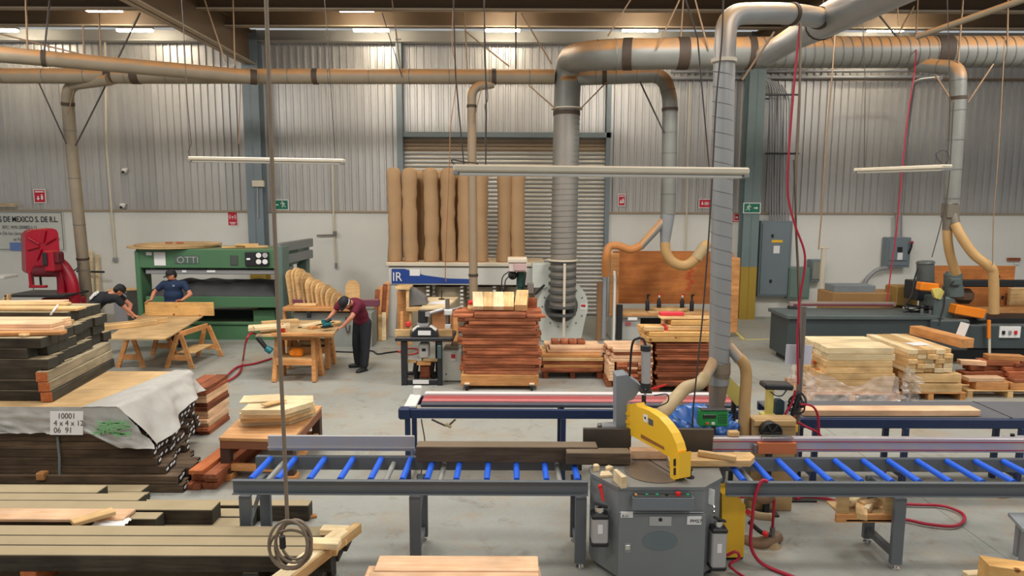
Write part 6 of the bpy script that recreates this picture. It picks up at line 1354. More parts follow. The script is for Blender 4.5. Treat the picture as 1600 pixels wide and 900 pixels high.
# --- mitre saw
CXs = X(1026, 6.0, 740); TZs = .86
t = thing('saw_machine', 'grey cabinet saw with yellow blade guard between the two roller conveyors', 'machine', (CXs, 6.0, 0))
def tz(px, py): return at(px, py, z=TZs)
top = [tz(920, 731), tz(924, 740), tz(965, 761), tz(1101, 761), tz(1129, 746), tz(1122, 728), tz(1085, 716), tz(945, 716)]
ctr = sum(top, V()) / len(top)
W(t).prism([ctr + (p - ctr) * 1.0 for p in top], (0, 0, -.03)).build('table_top', plain('saw_table', (122, 126, 128), .42, .3, .1, 5, dust=(168, 158, 140), dlo=.7, dhi=1, dpow=.3), t)
body = [ctr + (p - ctr) * .975 for p in top]
W(t).prism([V((p.x, p.y, TZs - .031)) for p in body], (0, 0, -TZs + .081)).build('cabinet', GREY_METAL, t)
W(t).box((CXs, 6.02, .025), (.9, .62, .05), bev=.005).build('plinth', BLACKMET, t)
W(t).cyl(tz(1022, 737) + V((0, 0, .0)), tz(1022, 737) + V((0, 0, .008)), .265, n=40).build('turntable', plain('turntable_steel', (132, 120, 108), .36, .5, .12, 4), t)
sdir = (tz(1055, 745) - tz(1014, 720)).normalized(); sn = V((-sdir.y, sdir.x, 0))
bar(W(t), tz(1014, 720) + V((0, 0, .009)), tz(1060, 748) + V((0, 0, .009)), .012, .004, bev=0).build('blade_slot', BLACK, t)
# front face details
fy = body[2].y - .003
def FP(nm, r, dep, mat, y=None, bev=.004): return pb(W(t), *r, (y if y is not None else fy) - dep, dep, bev).build(nm, mat, t)
FP('door', (967, 803, 1098, 930), .006, GREY_METAL); FP('door_seam', (966, 800, 1100, 802), .008, ALU_DULL)
o = FP('control_box', (989, 778, 1084, 798), .075, plain('control_box', (112, 118, 124), .5, 0, .06))
a, c = at(989, 778, y=fy - .075), at(1084, 778, y=fy - .075); zt = a.z
W(t).box(((a.x + c.x) / 2, fy - .038, zt + .004), (c.x - a.x - .02, .062, .008), bev=.002).build('control_panel', BLACKMET, t)
for i, (u, mt) in enumerate(((.06, plain('amber_button', (214, 150, 90), .4)), (.24, plain('green_button', (40, 150, 110), .4)), (.41, plain('green_button', (0, 0, 0))), (.57, BLACK), (.76, REDPL), (.92, plain('green_button', (0, 0, 0))))):
    W(t).cyl((a.x + (c.x - a.x) * u, fy - .04, zt + .007), (a.x + (c.x - a.x) * u, fy - .04, zt + (.035 if i == 4 else .02)), .021 if i == 4 else .013, n=12).build('button', mt, t)
FP('paper_label', (970, 800, 989, 809), .012, PAPER, bev=.001); o = FP('maker_plate', (1015, 807, 1049, 822), .012, plain('silver_plate', (176, 176, 176), .4, .2), bev=.001); FP('paper_label', (1074, 807, 1096, 820), .012, PAPER, bev=.001)
p = at(1032, 812, y=fy - .014); W(t).cyl(p, p + V((0, -.003, 0)), .016, n=14).build('maker_mark', BLACK, t)
text('PM57', t, at(1078, 817, y=fy - .014) - t.location, .045, INK, ext=.0008)
text('8-21', t, at(972, 808, y=fy - .014) - t.location, .032, INKG, ext=.0008)
FP('latch', (977, 852, 985, 860), .02, CHROME); FP('latch_plate', (976, 849, 986, 864), .008, ALU_DULL)
c0 = at(1031, 845, y=fy - .007); W(t).prism([c0 + V((.15 * math.cos(i * PI / 16), 0, .085 * math.sin(i * PI / 16))) for i in range(32)], (0, -.004, 0)).build('oval_patch', plain('oval_patch', (104, 116, 120), .5, 0, .08), t)
W(t).box(at(1108, 775, y=body[3].y + .06), (.004, .1, .14), Matrix.Rotation(.75, 3, 'Z')).build('paper_label', PAPER, t)
# pneumatic filter units on the chamfered corners
def frl(px0, px1, py0, py1, y, red):
    x_, w_ = (X(px0, y, 820) + X(px1, y, 820)) / 2, X(px1, y, 820) - X(px0, y, 820); za, zb_ = at(px0, py0, y=y).z, at(px0, py1, y=y).z
    W(t).box((x_, y, (za + zb_) / 2), (w_, w_ * .9, za - zb_), bev=.012).build('filter_bowl', ALU, t)
    for z_ in (za, zb_): W(t).box((x_, y, z_), (w_ * 1.08, w_, .045), bev=.012).build('filter_cap', BLACK, t)
    W(t).box((x_ - .0, y - w_ * .46, (za + zb_) / 2 + .02), (w_ * .3, .004, .08)).build('filter_label', PAPER, t)
    W(t).cyl((x_, y, za + .02), (x_, y, za + .075), w_ * .3, n=12).build('regulator', CHROME, t); W(t).box((x_ + .01, y, za + .085), (w_ * .9, .03, .02), Matrix.Rotation(.35, 3, 'Y'), bev=.006).build('bracket', BLACK, t)
    W(t).box((x_, y + w_ * .75, (za + zb_) / 2), (w_ * .5, w_ * .9, .06), bev=.004).build('mount', BLACKMET, t)
frl(924, 949, 804, 846, 5.6, 1)
W(t).tube([at(938, 760, y=5.68), at(943, 783, y=5.62)], [.016, .012], n=8).build('red_lever', REDPL, t); W(t).sphere(at(938, 760, y=5.68), .022, 6).build('lever_knob', REDPL, t)
frl(1111, 1134, 826, 884, 5.62, 0)
for z_ in (790, 797): W(t).cyl(at(1114, z_, y=5.62), at(1116, z_ + 4, y=5.6), .014, n=8).build('valve', CHROME, t)
# column, guard, cylinder
cy = 6.45
fr = [at(a_, b_, y=cy) for a_, b_ in ((963, 588), (979, 586), (1003, 604), (990, 624), (980, 628), (980, 700), (963, 700))]
W(t).prism(fr, (0, .22, 0)).build('column', plain('column_grey', (124, 130, 136), .5, 0, .06), t)
gp, gn = tz(1055, 745), sn
def G(px, py): return atp(px, py, gp, gn)
gd = [(979, 632), (1000, 629), (1002, 634), (1021, 641), (1036, 651), (1047, 663), (1056, 676), (1063, 692), (1066, 704), (1064, 720), (1050, 712), (1034, 702), (1008, 688), (986, 676), (979, 676)]
W(t).prism([G(a_, b_) - gn * .045 for a_, b_ in gd], gn * .09).build('blade_guard', YELLOW, t)
rim = [(986, 676), (1008, 688), (1034, 702), (1055, 716)]
W(t).tube([G(a_, b_) for a_, b_ in rim], .022, n=6).build('guard_rim', YELLOW, t)
W(t).prism([G(a_, b_) - gn * .06 for a_, b_ in ((1055, 712), (1071, 706), (1070, 746), (1056, 750))], gn * .12).build('guard_foot', YELLOW, t)
for zz in (720, 734): W(t).prism([G(a_, b_) - gn * .066 for a_, b_ in ((1062, zz - 4), (1065, zz - 5), (1065, zz + 6), (1062, zz + 7))], gn * .004).build('foot_slot', BLACK, t)
for k in range(3): W(t).prism([G(980, 642 + 13 * k) - gn * .055, G(990, 643 + 13 * k) - gn * .055, G(990, 648 + 13 * k) - gn * .055, G(980, 646 + 13 * k) - gn * .055], -gn * .02 if False else gn * .01).build('guard_rib', YELLOW, t)
W(t).prism([G(a_, b_) - gn * .048 for a_, b_ in ((1008, 677), (1044, 697), (1045, 702), (1008, 683))], gn * .004).build('worn_strip', plain('worn_label', (150, 98, 42), .6, 0, .3, 30), t)
W(t).prism([G(a_, b_) - gn * .048 for a_, b_ in ((1012, 646), (1019, 648), (1018, 660), (1012, 657))], gn * .003).build('guard_label', PAPER, t); W(t).prism([G(a_, b_) - gn * .048 for a_, b_ in ((1020, 652), (1027, 656), (1027, 665), (1020, 662))], gn * .003).build('guard_label', INKG, t)
p = G(1015, 652) - gn * .0485; W(t).cyl(p, p - gn * .003, .012, n=10).build('label_mark', BLACK, t)
cp0, cp1 = at(1009, 544, y=6.4), at(1009, 602, y=6.4)
W(t).cyl(cp0, cp1, .042, n=18).build('air_cylinder', ALU, t)
for p in (cp0, cp1): W(t).cyl(p - V((0, 0, .025)), p + V((0, 0, .025)), .05, n=18).build('cylinder_cap', BLACKMET, t)
W(t).box(at(1009, 611, y=6.4), (.11, .08, .03), bev=.005).build('cylinder_mount', BLACKMET, t); W(t).cyl(at(1009, 605, y=6.4), at(1006, 640, y=6.38), .012, n=8).build('piston_rod', CHROME, t); W(t).cyl(at(1006, 618, y=6.38), at(1006, 630, y=6.38), .022, n=10).build('rod_fork', BLACK, t)
for s in (-1, 1): W(t).cyl(cp0 + V((s * .038, -.02, 0)), cp1 + V((s * .038, -.02, 0)), .006, n=6).build('tie_rod', CHROME, t)
W(t).tube(smooth([cp0 + V((0, 0, .03)), cp0 + V((-.02, .02, .08)), cp0 + V((-.07, .03, .09)), cp0 + V((-.12, .06, .02)), cp0 + V((-.13, .1, -.3))]), .012, n=6).build('air_line', BLACK, t)
W(t).tube([at(1018, 608, y=6.38), at(1041, 601, y=6.36)], [.014, .01], n=8).build('red_lever', REDPL, t)
W(t).tube(smooth([at(1022, 618, y=6.38), at(1042, 616, y=6.36), at(1043, 628, y=6.36), at(1026, 636, y=6.36)]), .006, n=6).build('air_line', BLACK, t)
W(t).cyl(at(940, 668, y=6.5), at(962, 667, y=6.5), .05, n=14).build('pivot', ALU_DULL, t); W(t).box(at(938, 671, y=6.52), (.06, .06, .12), bev=.01).build('pivot_block', STEEL, t)
FEN = plain('brown_steel_fence', (88, 80, 72), .42, .4, .15, 5)
W(t).box(((X(911, 6.38, 697) + X(986, 6.38, 697)) / 2, 6.4, TZs + .12), (X(986, 6.38, 697) - X(911, 6.38, 697), .04, .23), bev=.005).build('fence', FEN, t)
W(t).box(((X(1052, 6.38, 697) + X(1115, 6.38, 697)) / 2, 6.4, TZs + .12), (X(1115, 6.38, 697) - X(1052, 6.38, 697), .04, .23), bev=.005).build('fence', FEN, t)
W(t).cyl(tz(1078, 744), tz(1078, 744) + V((0, 0, .06)), .014, n=8).cyl(tz(1078, 744) + V((0, 0, .055)), tz(1078, 744) + V((0, 0, .07)), .024, n=10).cyl(tz(1078, 746), tz(1078, 746) + V((0, 0, .008)), .04, n=12).build('hold_down', BLACK, t)
# pieces on the saw table
SZ = TZs + .009
def sb(px0, px1, py, w_, T, mat, label, rz=0, nm='board', z=SZ):
    p0, p1 = at(px0, py, z=z), at(px1, py, z=z); return board(V(((p0.x + p1.x) / 2, (p0.y + p1.y) / 2 + w_ / 2, z + .001)), p1.x - p0.x, w_, T, mat, rz, nm, label, 'board')
sb(885, 985, 727, .14, .115, WALNUT, 'short dark planed beam at the near edge of saw fence', nm='timber_beam')
sb(986, 1043, 718, .1, .085, SALMON, 'salmon cut piece against the saw fence behind yellow guard')
o = B().prism([tz(1044, 731), tz(1172, 731), tz(1179, 724), tz(1172, 717), tz(1046, 717)], (0, 0, .055))
o.v = [v + V((0, 0, .012)) for v in o.v]; solo('board', PINE, o, 'pointed pine board lying across the saw table into the far rollers', 'board')
o = board(at(1120, 716, z=SZ + .062), .34, .05, .05, PINE, -.42, 'batten', 'thin pine batten slanting over the pointed pine board', 'board')
board((X(1145, 6.42, 695), 6.42, RZ + .195), .1, .07, .05, PINE, .1, 'wood_block', 'small pine block on top of the length fence', 'block')
for i, (px, py, L, w_, T, rz, lb) in enumerate(((930, 735, .06, .05, .05, .3, 'tiny pale block at the outer corner of saw table'), (950, 735, .09, .05, .03, .8, 'pale wedge lying behind the pale blocks on saw table'), (944, 743, .12, .1, .02, .2, 'flat pale triangular offcut on the saw table'), (967, 757, .05, .18, .1, .35, 'largest pale wedge standing at the front edge of saw table'))):
    b = B(); b.prism([V((-L / 2, -w_ / 2, 0)), V((L / 2, -w_ / 2, 0)), V((L / 2, w_ / 2, 0)), V((-L * .1, w_ / 2, 0))], (0, 0, T)); b.build('wood_wedge', PALE, None, loc=tz(px, py) + V((0, 0, .002)), rz=rz, label=lb, cat='wedge')
# --- green controller, bag bin, fan, stand
t = thing('length_controller', 'green length controller with dark display and keypad on a pole', 'controller', V((X(1115, 6.6, 660), 6.6, 0)))
P('case', (1093, 641, 1138, 667), 6.55, .09, plain('controller_green', (32, 146, 72), .45, 0, .05), .012); P('bezel', (1095, 640, 1138, 643), 6.54, .08, BLACKMET); P('display', (1099, 648, 1119, 654), 6.54, .012, plain('display', (34, 46, 34), .2), .002)
for r_ in range(4):
    for c_ in range(4): P('key', (1123 + 3.6 * c_, 647 + 4 * r_, 1125.5 + 3.6 * c_, 649.5 + 4 * r_), 6.54, .012, plain('key_green', (24, 104, 56), .4), .002)
P('key', (1103, 660, 1108, 664), 6.54, .012, plain('orange_key', (214, 92, 46), .4), .003); P('key', (1112, 660, 1117, 664), 6.54, .012, PAPER, .003)
pz = at(1115, 666, y=6.6).z; W(t).cyl((t.location.x, 6.6, 0), (t.location.x, 6.6, pz), .022, n=10).build('pole', BLACKMET, t); W(t).cyl((t.location.x, 6.6, 0), (t.location.x, 6.6, .02), .12, n=14).build('foot', BLACKMET, t)
W(t).tube([at(1082, 640, y=6.7), at(1082, 672, y=6.7)], .03, n=8).build('pendant_switch', BLACK, t) if False else None
t = thing('bag_bin', 'waste bin lined with a crumpled blue plastic bag behind the saw', 'bin', (X(1097, 7.05, 670), 7.05, 0))
BAGB = plain('blue_plastic_bag', (52, 104, 180), .25, 0, .15, 6, spec=.6)
W(t).cyl((t.location.x, 7.05, 0), (t.location.x, 7.05, .76), .24, .28, n=20).build('bin_body', plain('bin_grey', (96, 100, 104), .5), t)
def bagf(u, v):
    a_ = 2 * PI * u; q_ = V((math.cos(a_) * 2, math.sin(a_) * 2, v * 3)); n_ = noise.noise(q_ * 1.6) + .7 * noise.noise(q_ * 3.7); r_ = .29 + .05 * math.sin(PI * v) + .075 * n_
    z_ = .62 + .52 * v + .05 * n_ if v < .8 else 1.036 - (v - .8) * 1.0 + .05 * n_
    if v >= .8: r_ *= 1 - (v - .8) * 2
    return V((t.location.x + r_ * math.cos(a_), 7.05 + r_ * math.sin(a_), z_))
W(t).grid(bagf, 60, 24).build('plastic_bag', BAGB, t)
t = thing('wooden_box', 'low plywood box behind the far rollers with a round black fan in front', 'box', (X(1200, 7.0, 690), 7.0, 0))
zb0 = at(1200, 655, y=6.95).z
W(t).box((X(1206, 7.0, 690), 7.03, zb0 / 2), (X(1240, 7, 680) - X(1172, 7, 680), .16, zb0), bev=.008).build('box_body', PLY, t); W(t).box((X(1206, 7.0, 690), 6.94, zb0 - .04), (X(1238, 7, 680) - X(1174, 7, 680), .02, .06), bev=.004).build('rail', PINE, t)
t = thing('drum_fan', 'round black drum fan leaning on the plywood box', 'fan', (X(1206, 6.85, 690), 6.8, 0))
fc = at(1206, 676, y=6.82)
W(t).cyl(fc, fc + V((0, .1, 0)), .1, n=24).build('drum', BLACK, t); W(t).tube([fc + V((.1 * math.cos(a_), -.005, .1 * math.sin(a_))) for a_ in [i * PI / 12 for i in range(24)]], .01, n=6, closed=True).build('rim', BLACKMET, t); W(t).cyl(fc + V((0, -.02, 0)), fc, .03, n=12).build('hub', BLACKMET, t)
for k in range(6): W(t).box(fc + V((.055 * math.cos(k * PI / 3), -.012, .055 * math.sin(k * PI / 3))), (.08, .006, .02), Matrix.Rotation(-k * PI / 3, 3, 'Y')).build('blade', plain('fan_blade', (54, 50, 46), .5), t)
W(t).box((fc.x, fc.y + .05, (fc.z - .1) / 2), (.06, .06, fc.z - .1), bev=.008).build('stand', BLACKMET, t); W(t).box((fc.x, fc.y + .05, .012), (.24, .14, .024), bev=.004).build('foot', BLACKMET, t)
t = thing('yellow_stand', 'pale yellow tool stand with flat black head behind the far rollers', 'stand', (X(1202, 7.2, 690), 7.3, 0))
P('upright', (1199, 603, 1208, 655), 7.2, .06, YELLOW2, .01); P('foot_plate', (1192, 648, 1212, 656), 7.18, .12, YELLOW2, .008)
W(t).box(at(1213, 602, y=7.28), (.31, .2, .06), Matrix.Rotation(.03, 3, 'Y'), bev=.015).build('head', BLACKMET, t); W(t).box((t.location.x, 7.3, at(1200, 655, y=7.25).z / 2), (.05, .05, at(1200, 655, y=7.25).z), bev=.004).build('post', BLACKMET, t)
W(t).tube(smooth([at(1204, 612, y=7.18), at(1212, 618, y=7.18), at(1222, 618, y=7.18), at(1230, 608, y=7.2)]), .007, n=6).build('lead', BLACK, t)
t = thing('yellow_guard_plate', 'tilted pale yellow guard arm standing by the tan drop hose', 'guard', (X(1146, 7.45, 690), 7.5, 0))
W(t).prism([at(a_, b_, y=7.45) for a_, b_ in ((1136, 596), (1141, 590), (1157, 606), (1157, 635), (1150, 633), (1134, 612))], (0, .12, 0)).build('guard_arm', YELLOW2, t); W(t).cyl((X(1148, 7.5, 620), 7.52, 0), (X(1148, 7.5, 620), 7.52, at(1148, 615, y=7.5).z), .03, n=8).build('post', BLACKMET, t)
# reel stand with hoses
t = thing('hose_stand', 'black steel stand with tangled red hoses and air fittings beside the belt table', 'stand', (X(1245, 7.3, 690), 7.3, 0))
zs = at(1245, 480, y=7.3).z
W(t).cyl((t.location.x + .02, 7.36, 0), (t.location.x + .02, 7.36, zs), .03, n=10).build('pole', plain('scuffed_pole', (120, 110, 106), .5, .2, .2), t); W(t).box((t.location.x, 7.36, .012), (.4, .4, .024), bev=.004).build('foot', BLACKMET, t)
P('regulator', (1213, 626, 1226, 650), 7.25, .12, plain('dark_teal_reg', (38, 62, 72), .4), .02)
q = random.Random(9)
for i in range(5):
    c_ = at(1240 + q.uniform(-8, 10), 636 + q.uniform(-12, 10), y=7.25); rr_ = q.uniform(.05, .1)
    W(t).tube([c_ + V((rr_ * math.cos(a_), .03 * math.sin(a_ * 2), rr_ * math.sin(a_))) for a_ in [k * PI / 8 for k in range(16)]], .01, n=6, closed=True).build('air_line', BLACK, t)
W(t).cyl(at(1248, 618, y=7.25), at(1236, 655, y=7.25), .025, n=8).build('valve', BLACKMET, t)
for q_ in (((1243, 610), (1236, 632), (1226, 650), (1227, 670), (1226, 690)), ((1250, 632), (1268, 634), (1278, 650), (1280, 690)), ((1247, 660), (1262, 668), (1278, 676), (1290, 692)), ((1240, 650), (1234, 672), (1228, 692))):
    W(t).tube(smooth([at(a_, b_, y=7.22) for a_, b_ in q_]), .013, n=7).build('red_hose', REDHOSE, t)
P('yellow_valve', (1241, 664, 1247, 676), 7.2, .04, YELLOW, .008)
t = thing('notice_board', 'white notice sheet fixed to the pole of the hose stand', 'notice', at(1247, 570, y=7.42))
W(t).box(at(1248, 554, y=7.42), (.29, .008, .22), Matrix.Rotation(.03, 3, 'Y')).build('sheet', plain('notice_sheet', (214, 214, 224), .7, 0, .03), t); W(t).box(at(1248, 554, y=7.405), (.03, .03, .1), bev=.004).build('clip', BLACKMET, t)
# --- yellow box, hoses and bin below the far conveyor
t = thing('yellow_guard_box', 'tall yellow sheet-metal box with red buttons beside the saw cabinet', 'box', (X(1146, 5.95, 820), 5.95, 0))
W(t).prism([at(a_, b_, y=5.9) for a_, b_ in ((1128, 772), (1146, 770), (1165, 790), (1162, 871), (1128, 871))], (0, .22, 0)).build('box_body', YELLOW, t)
W(t).box((X(1146, 6.0, 850), 6.02, at(1146, 871, y=5.9).z / 2), (.16, .16, at(1146, 871, y=5.9).z), bev=.01).build('foot', BLACKMET, t)
for px, py in ((1159, 775), (1169, 800)): W(t).cyl(at(px, py, y=6.0), at(px, py, y=5.93), .025, n=12).build('red_button', REDPL, t)
W(t).tube(smooth([at(1168, 770, y=6.25), at(1190, 778, y=6.25), at(1208, 775, y=6.25)]), .06, n=10).build('duct_hose', HOSE_BROWN, t)
W(t).tube(smooth([at(1165, 845, y=6.3), at(1180, 850, y=6.2), at(1200, 846, y=6.2), at(1215, 838, y=6.3)]), .06, n=10).build('duct_hose', HOSE_BROWN, t); W(t).tube(smooth([at(1168, 800, y=6.3), at(1185, 806, y=6.3), at(1206, 808, y=6.3)]), .04, n=10).build('duct_hose', HOSE_PALE, t)
W(t).tube(smooth([at(1170, 815, y=6.2), at(1190, 832, y=6.15), at(1204, 836, y=6.15)]), .022, n=8).build('elbow', BLACK, t); W(t).sphere(at(1196, 834, y=6.1), .03, 6).build('red_button', REDPL, t)
cable('air_hose', 'bright red hose looping over the far conveyor rail down beside the saw', [at(1199, 752, y=5.73), at(1190, 752, y=5.72), at(1180, 775, y=5.72), at(1175, 815, y=5.74), at(1173, 850, y=5.75), at(1182, 872, y=5.75), at(1200, 886, z=.025), at(1244, 903, z=.025)], .016, REDHOSE)
cable('air_hose', 'red hose lying in a wide loop on the floor under the far conveyor', [at(1310, 786, z=.03), at(1360, 783, z=.03), at(1420, 788, z=.03), at(1470, 790, z=.03), at(1500, 800, z=.03), at(1507, 812, z=.03), at(1490, 822, z=.03), at(1450, 819, z=.03), at(1415, 812, z=.03), at(1380, 810, z=.03)], .016, REDHOSE)
cable('air_hose', 'red hose running low from yellow box toward the offcut crate', [at(1244, 780, z=.03), at(1256, 776, z=.03), at(1285, 778, z=.03), at(1305, 783, z=.03)], .02, REDHOSE)
cable('air_hose', 'short red hose curling at the foot of the saw cabinet', [at(1135, 868, y=5.7), at(1150, 862, y=5.68), at(1155, 872, y=5.68), at(1140, 882, y=5.68), at(1150, 893, z=.03), at(1165, 903, z=.03)], .013, REDHOSE)
t = thing('floor_valve', 'red-capped air valve on the floor beneath the far conveyor', 'valve', at(1206, 856, z=0))
W(t).cyl(at(1210, 780, y=6.2), at(1207, 826, y=6.2), .014, n=8).build('red_pipe', REDHOSE, t); W(t).cyl(at(1207, 824, y=6.2), at(1206, 846, y=6.2), .025, n=10).build('valve_body', STEEL, t); p = at(1206, 846, y=6.2); W(t).cyl(p, V((p.x, p.y, 0)), .05, .09, n=12).build('valve_foot', plain('rusty_foot', (150, 128, 90), .7, 0, .2), t)
# crate with offcuts slung under the far conveyor
cyy = 6.0
t = thing('offcut_crate', 'open pine crate of offcuts slung under the far roller conveyor', 'crate', (X(1354, cyy, 815), cyy, at(1354, 817, y=cyy).z))
P('front_rail', (1307, 804, 1400, 817), cyy - .12, .03, BENCHW, .004)
for r in ((1310, 764, 1326, 806), (1384, 764, 1399, 806)): P('corner_post', r, cyy - .1, .03, PINE, .004)
za = at(1354, 812, y=cyy - .1).z
W(t).box((X(1354, cyy, 810), cyy + .08, za), (.5, .4, .02), bev=.003).build('floor_board', PINE, t)
for r in ((1307, 775, 1400, 800),): P('back_board', r, cyy + .28, .02, PINE, .004)
for i, (px, py, L, rz, w_) in enumerate(((1340, 792, .26, 1.1, .1), (1356, 797, .2, .9, .05), (1365, 790, .22, .3, .07), (1348, 780, .28, .6, .06))):
    board(V((X(px, cyy + .05, py), cyy - .02 + .06 * i, za + .012 + .012 * i)), L, w_, .06, PALE if i % 2 else PINE, rz, 'offcut', 'pale offcut lying in the slung crate, %s from the saw' % ORD[i], 'offcut')
# right edge
t = thing('steel_table', 'small grey steel side table at the far edge past the far conveyor', 'table', (X(1600, 6.5, 830), 6.6, 0))
p0 = at(1576, 802, y=6.5); W(t).prism([at(1575, 801, z=.42), at(1650, 801, z=.42), at(1660, 826, z=.42), at(1598, 826, z=.42)], (0, 0, -.03)).build('table_top', plain('light_grey_steel', (160, 164, 166), .45, .2, .08), t)
for px, py in ((1598, 826), (1640, 826), (1590, 805), (1640, 805)): p = at(px + 5, py - 1, z=.4); W(t).box((p.x, p.y, .195), (.05, .05, .39), bev=.004).build('leg', ALU_DULL, t)
t = thing('clamp_unit', 'grey clamp unit on the frame-edge end of the far fence', 'clamp', at(1590, 694, y=6.5)); W(t).box(at(1590, 688, y=6.55), (.22, .14, .06), bev=.01).build('body', ALU_DULL, t); W(t).cyl(at(1582, 690, y=6.5), at(1582, 678, y=6.5), .02, n=8).build('knob', BLACK, t); W(t).box(at(1590, 698, y=6.5), (.12, .1, .06), bev=.006).build('base', BLACKMET, t)
b = B(); b.prism([V((0, 0, 0)), V((.36, -.12, 0)), V((.4, .05, 0)), V((.03, .17, 0))], (0, 0, .3)); b.build('pine_block', KNOTTY, None, loc=V((at(1546, 884, z=.3).x, at(1546, 884, z=.3).y, 0)), label='golden pine block at the bottom corner near the steel side table', cat='block')
board(at(1524, 902, z=0), .2, .08, .05, PALE, .1, 'offcut', 'small pale offcut beside the golden pine block', 'offcut')
for i, (px, py, rz, L) in enumerate(((1570, 776, .2, .2), (1560, 771, .5, .16))): board(at(px, py, z=.0), L, .08, .05, BENCHW, rz, 'offcut', 'brown offcut on the floor under the far conveyor end, %s one' % ORD[i], 'offcut')
# ================================================================== TIMBER IN THE NEAR LEFT CORNER
# --- wrapped bundle of black-ended timbers
WY0, WY1, WZ0 = 7.4, 9.05, .2
NR, NC = 8, 17; PT = (.955 - WZ0) / NR; PW = (WY1 - WY0) / NC
TAG = plain('end_tag', (220, 220, 222), .7, 0, .03)
def tagmesh():
    return B().box((0, 0, 0), (.004, .05, .026), Matrix.Rotation(.35, 3, 'X')).mesh('paper_tag', TAG)
TM = tagmesh()
def black_board(xe, y, z, label, grp, L=4.6, wd=PW, T=PT, tg=True, mat=None):
    L = round(L, 1)
    o = board((xe - L / 2, y, z), L, wd - .004, T - .003, mat or BLACKBOARD, 0, 'timber', label, 'timber', grp)
    if tg: link('paper_tag', TM, o, (L / 2 + .003, R.uniform(-.015, .015), T * .5))
    return o
for k in range(NR):
    for c_ in range(NC):
        z = WZ0 + k * PT; y = WY0 + (c_ + .5) * PW
        u = 1 - k / (NR - 1); v = 1 - .75 * c_ / (NC - 1)
        xe = -4.42 + .52 * u * v + R.gauss(0, .035)
        black_board(xe, y, z, 'black-ended timber of the wrapped bundle, %s from top, %s column' % (ORD[NR - 1 - k], ORD[c_]), 'timbers of the wrapped bundle')
for c_ in range(9):
    y = WY0 - .05 + c_ * .12
    black_board(-3.74 + R.gauss(0, .04) + (.0 if c_ < 5 else -.1 * (c_ - 4)), y + .06, .1, 'low timber just under the wrapped bundle, %s from the near side' % ORD[c_], 'low timbers under the bundle', 5.2, .12, .1)
    black_board(-3.7 + R.gauss(0, .04) + (.0 if c_ < 5 else -.1 * (c_ - 4)), y + .06, .0, 'timber on the floor under the wrapped bundle, %s from the near side' % ORD[c_], 'low timbers under the bundle', 5.2, .12, .098)
PZ = .958
b = B(); b.box((0, 0, .009), (3.9, WY1 - WY0 - .02, .018), bev=.002)
b.build('plywood_sheet', PLY, None, loc=(-4.5 - 1.95, (WY0 + WY1) / 2, PZ), label='tan plywood sheet lying on top of the wrapped bundle', cat='sheet')
PZ += .02
# --- grey-white wrapping film over the bundle
m, nt, b_ = _nt('white_tarp')
tc = nd(nt, 'ShaderNodeTexCoord'); n1 = nd(nt, 'ShaderNodeTexNoise', Scale=3.2, Detail=6.0, Roughness=.7, Distortion=1.6); nt.links.new(tc.outputs['Object'], n1.inputs['Vector'])
c = mixc(nt, n1.outputs['Fac'], rgb((158, 156, 150)), rgb((188, 185, 179))); nt.links.new(c, b_.inputs['Base Color']); b_.inputs['Roughness'].default_value = .38
bp = nd(nt, 'ShaderNodeBump', Strength=.35, Distance=.02); nt.links.new(n1.outputs['Fac'], bp.inputs['Height']); nt.links.new(bp.outputs[0], b_.inputs['Normal'])
TARP = m
t = thing('wrapping_sheet', 'creased grey-white wrapping sheet draped over the edge of the timber bundle', 'tarp', (-5.5, WY0, .6))
def crease(u, v, s=1.0):
    q = V((u * 9 * s, v * 4, 2.2)); r = V((u * 4 + v * 3, v * 6 - u * 5, 7))
    return .03 * noise.noise(q) + .035 * (1 - abs(noise.noise(r)) * 2) * v
def front(u, v):
    x = -9.2 + (-4.37 + .42 * v + 9.2) * u
    lo = .69 if u < .86 else .69 - .16 * min(1, (u - .86) / .06)
    z = PZ + .006 - (PZ - lo) * v
    return V((x, WY0 - .02 - .03 * v - abs(crease(u * 3, v)) * (.3 + v) * 1.2, z)) - t.location
B().grid(front, 110, 14).build('front_fold', TARP, t)
def side(u, v):
    y = WY0 - .03 + (WY1 + .06 - WY0) * u
    if v < .3:
        w_ = v / .3; x = -4.80 + .42 * w_ + .2 * u * (1 - w_); z = PZ + .012 + .02 * noise.noise(V((u * 8, v * 9, 5))) * (1 - abs(w_ - .5))
        if w_ < .05: z = PZ + .003
    else:
        w_ = (v - .3) / .7; dr = (.45 - .2 * u + .05 * math.sin(u * 7)); x = -4.37 + (.36 * (1 - .6 * u) + .05) * w_ + .05 * w_ * math.sin(u * 16 + w_ * 3) + .03 * noise.noise(V((u * 10, w_ * 3, 8))); z = PZ + .01 - dr * w_
    return V((x, y, z)) - t.location
B().grid(side, 50, 24).build('side_fold', TARP, t)
sh = at(104, 661, y=WY0 - .12); o = B().box((0, 0, 0), (.36, .004, .26), Matrix.Rotation(.0, 3, 'Y'))
lab = o.build('paper_label', PAPER, t, loc=sh - t.location, rot=(-.12, 0, 0))
for i, (s_, dx) in enumerate((('10001', -.1), ('4 x 4 x 12', -.14), ('06  91', -.14))): text(s_, lab, (dx, -.004, .05 - .078 * i), .085, plain('marker_ink', (70, 62, 62), .7), sx=.95)
b = B(); q = random.Random(3)
for i in range(26): b.box(at(150 + q.uniform(0, 48), 660 + q.uniform(0, 19) , y=WY0 - .1) - t.location, (.1 + .1 * q.random(), .004, .012), Matrix.Rotation(q.uniform(-.5, .2), 3, 'Y'))
b.build('green_marking', plain('green_marking', (120, 190, 124), .6, 0, .2), t, kind='stuff')
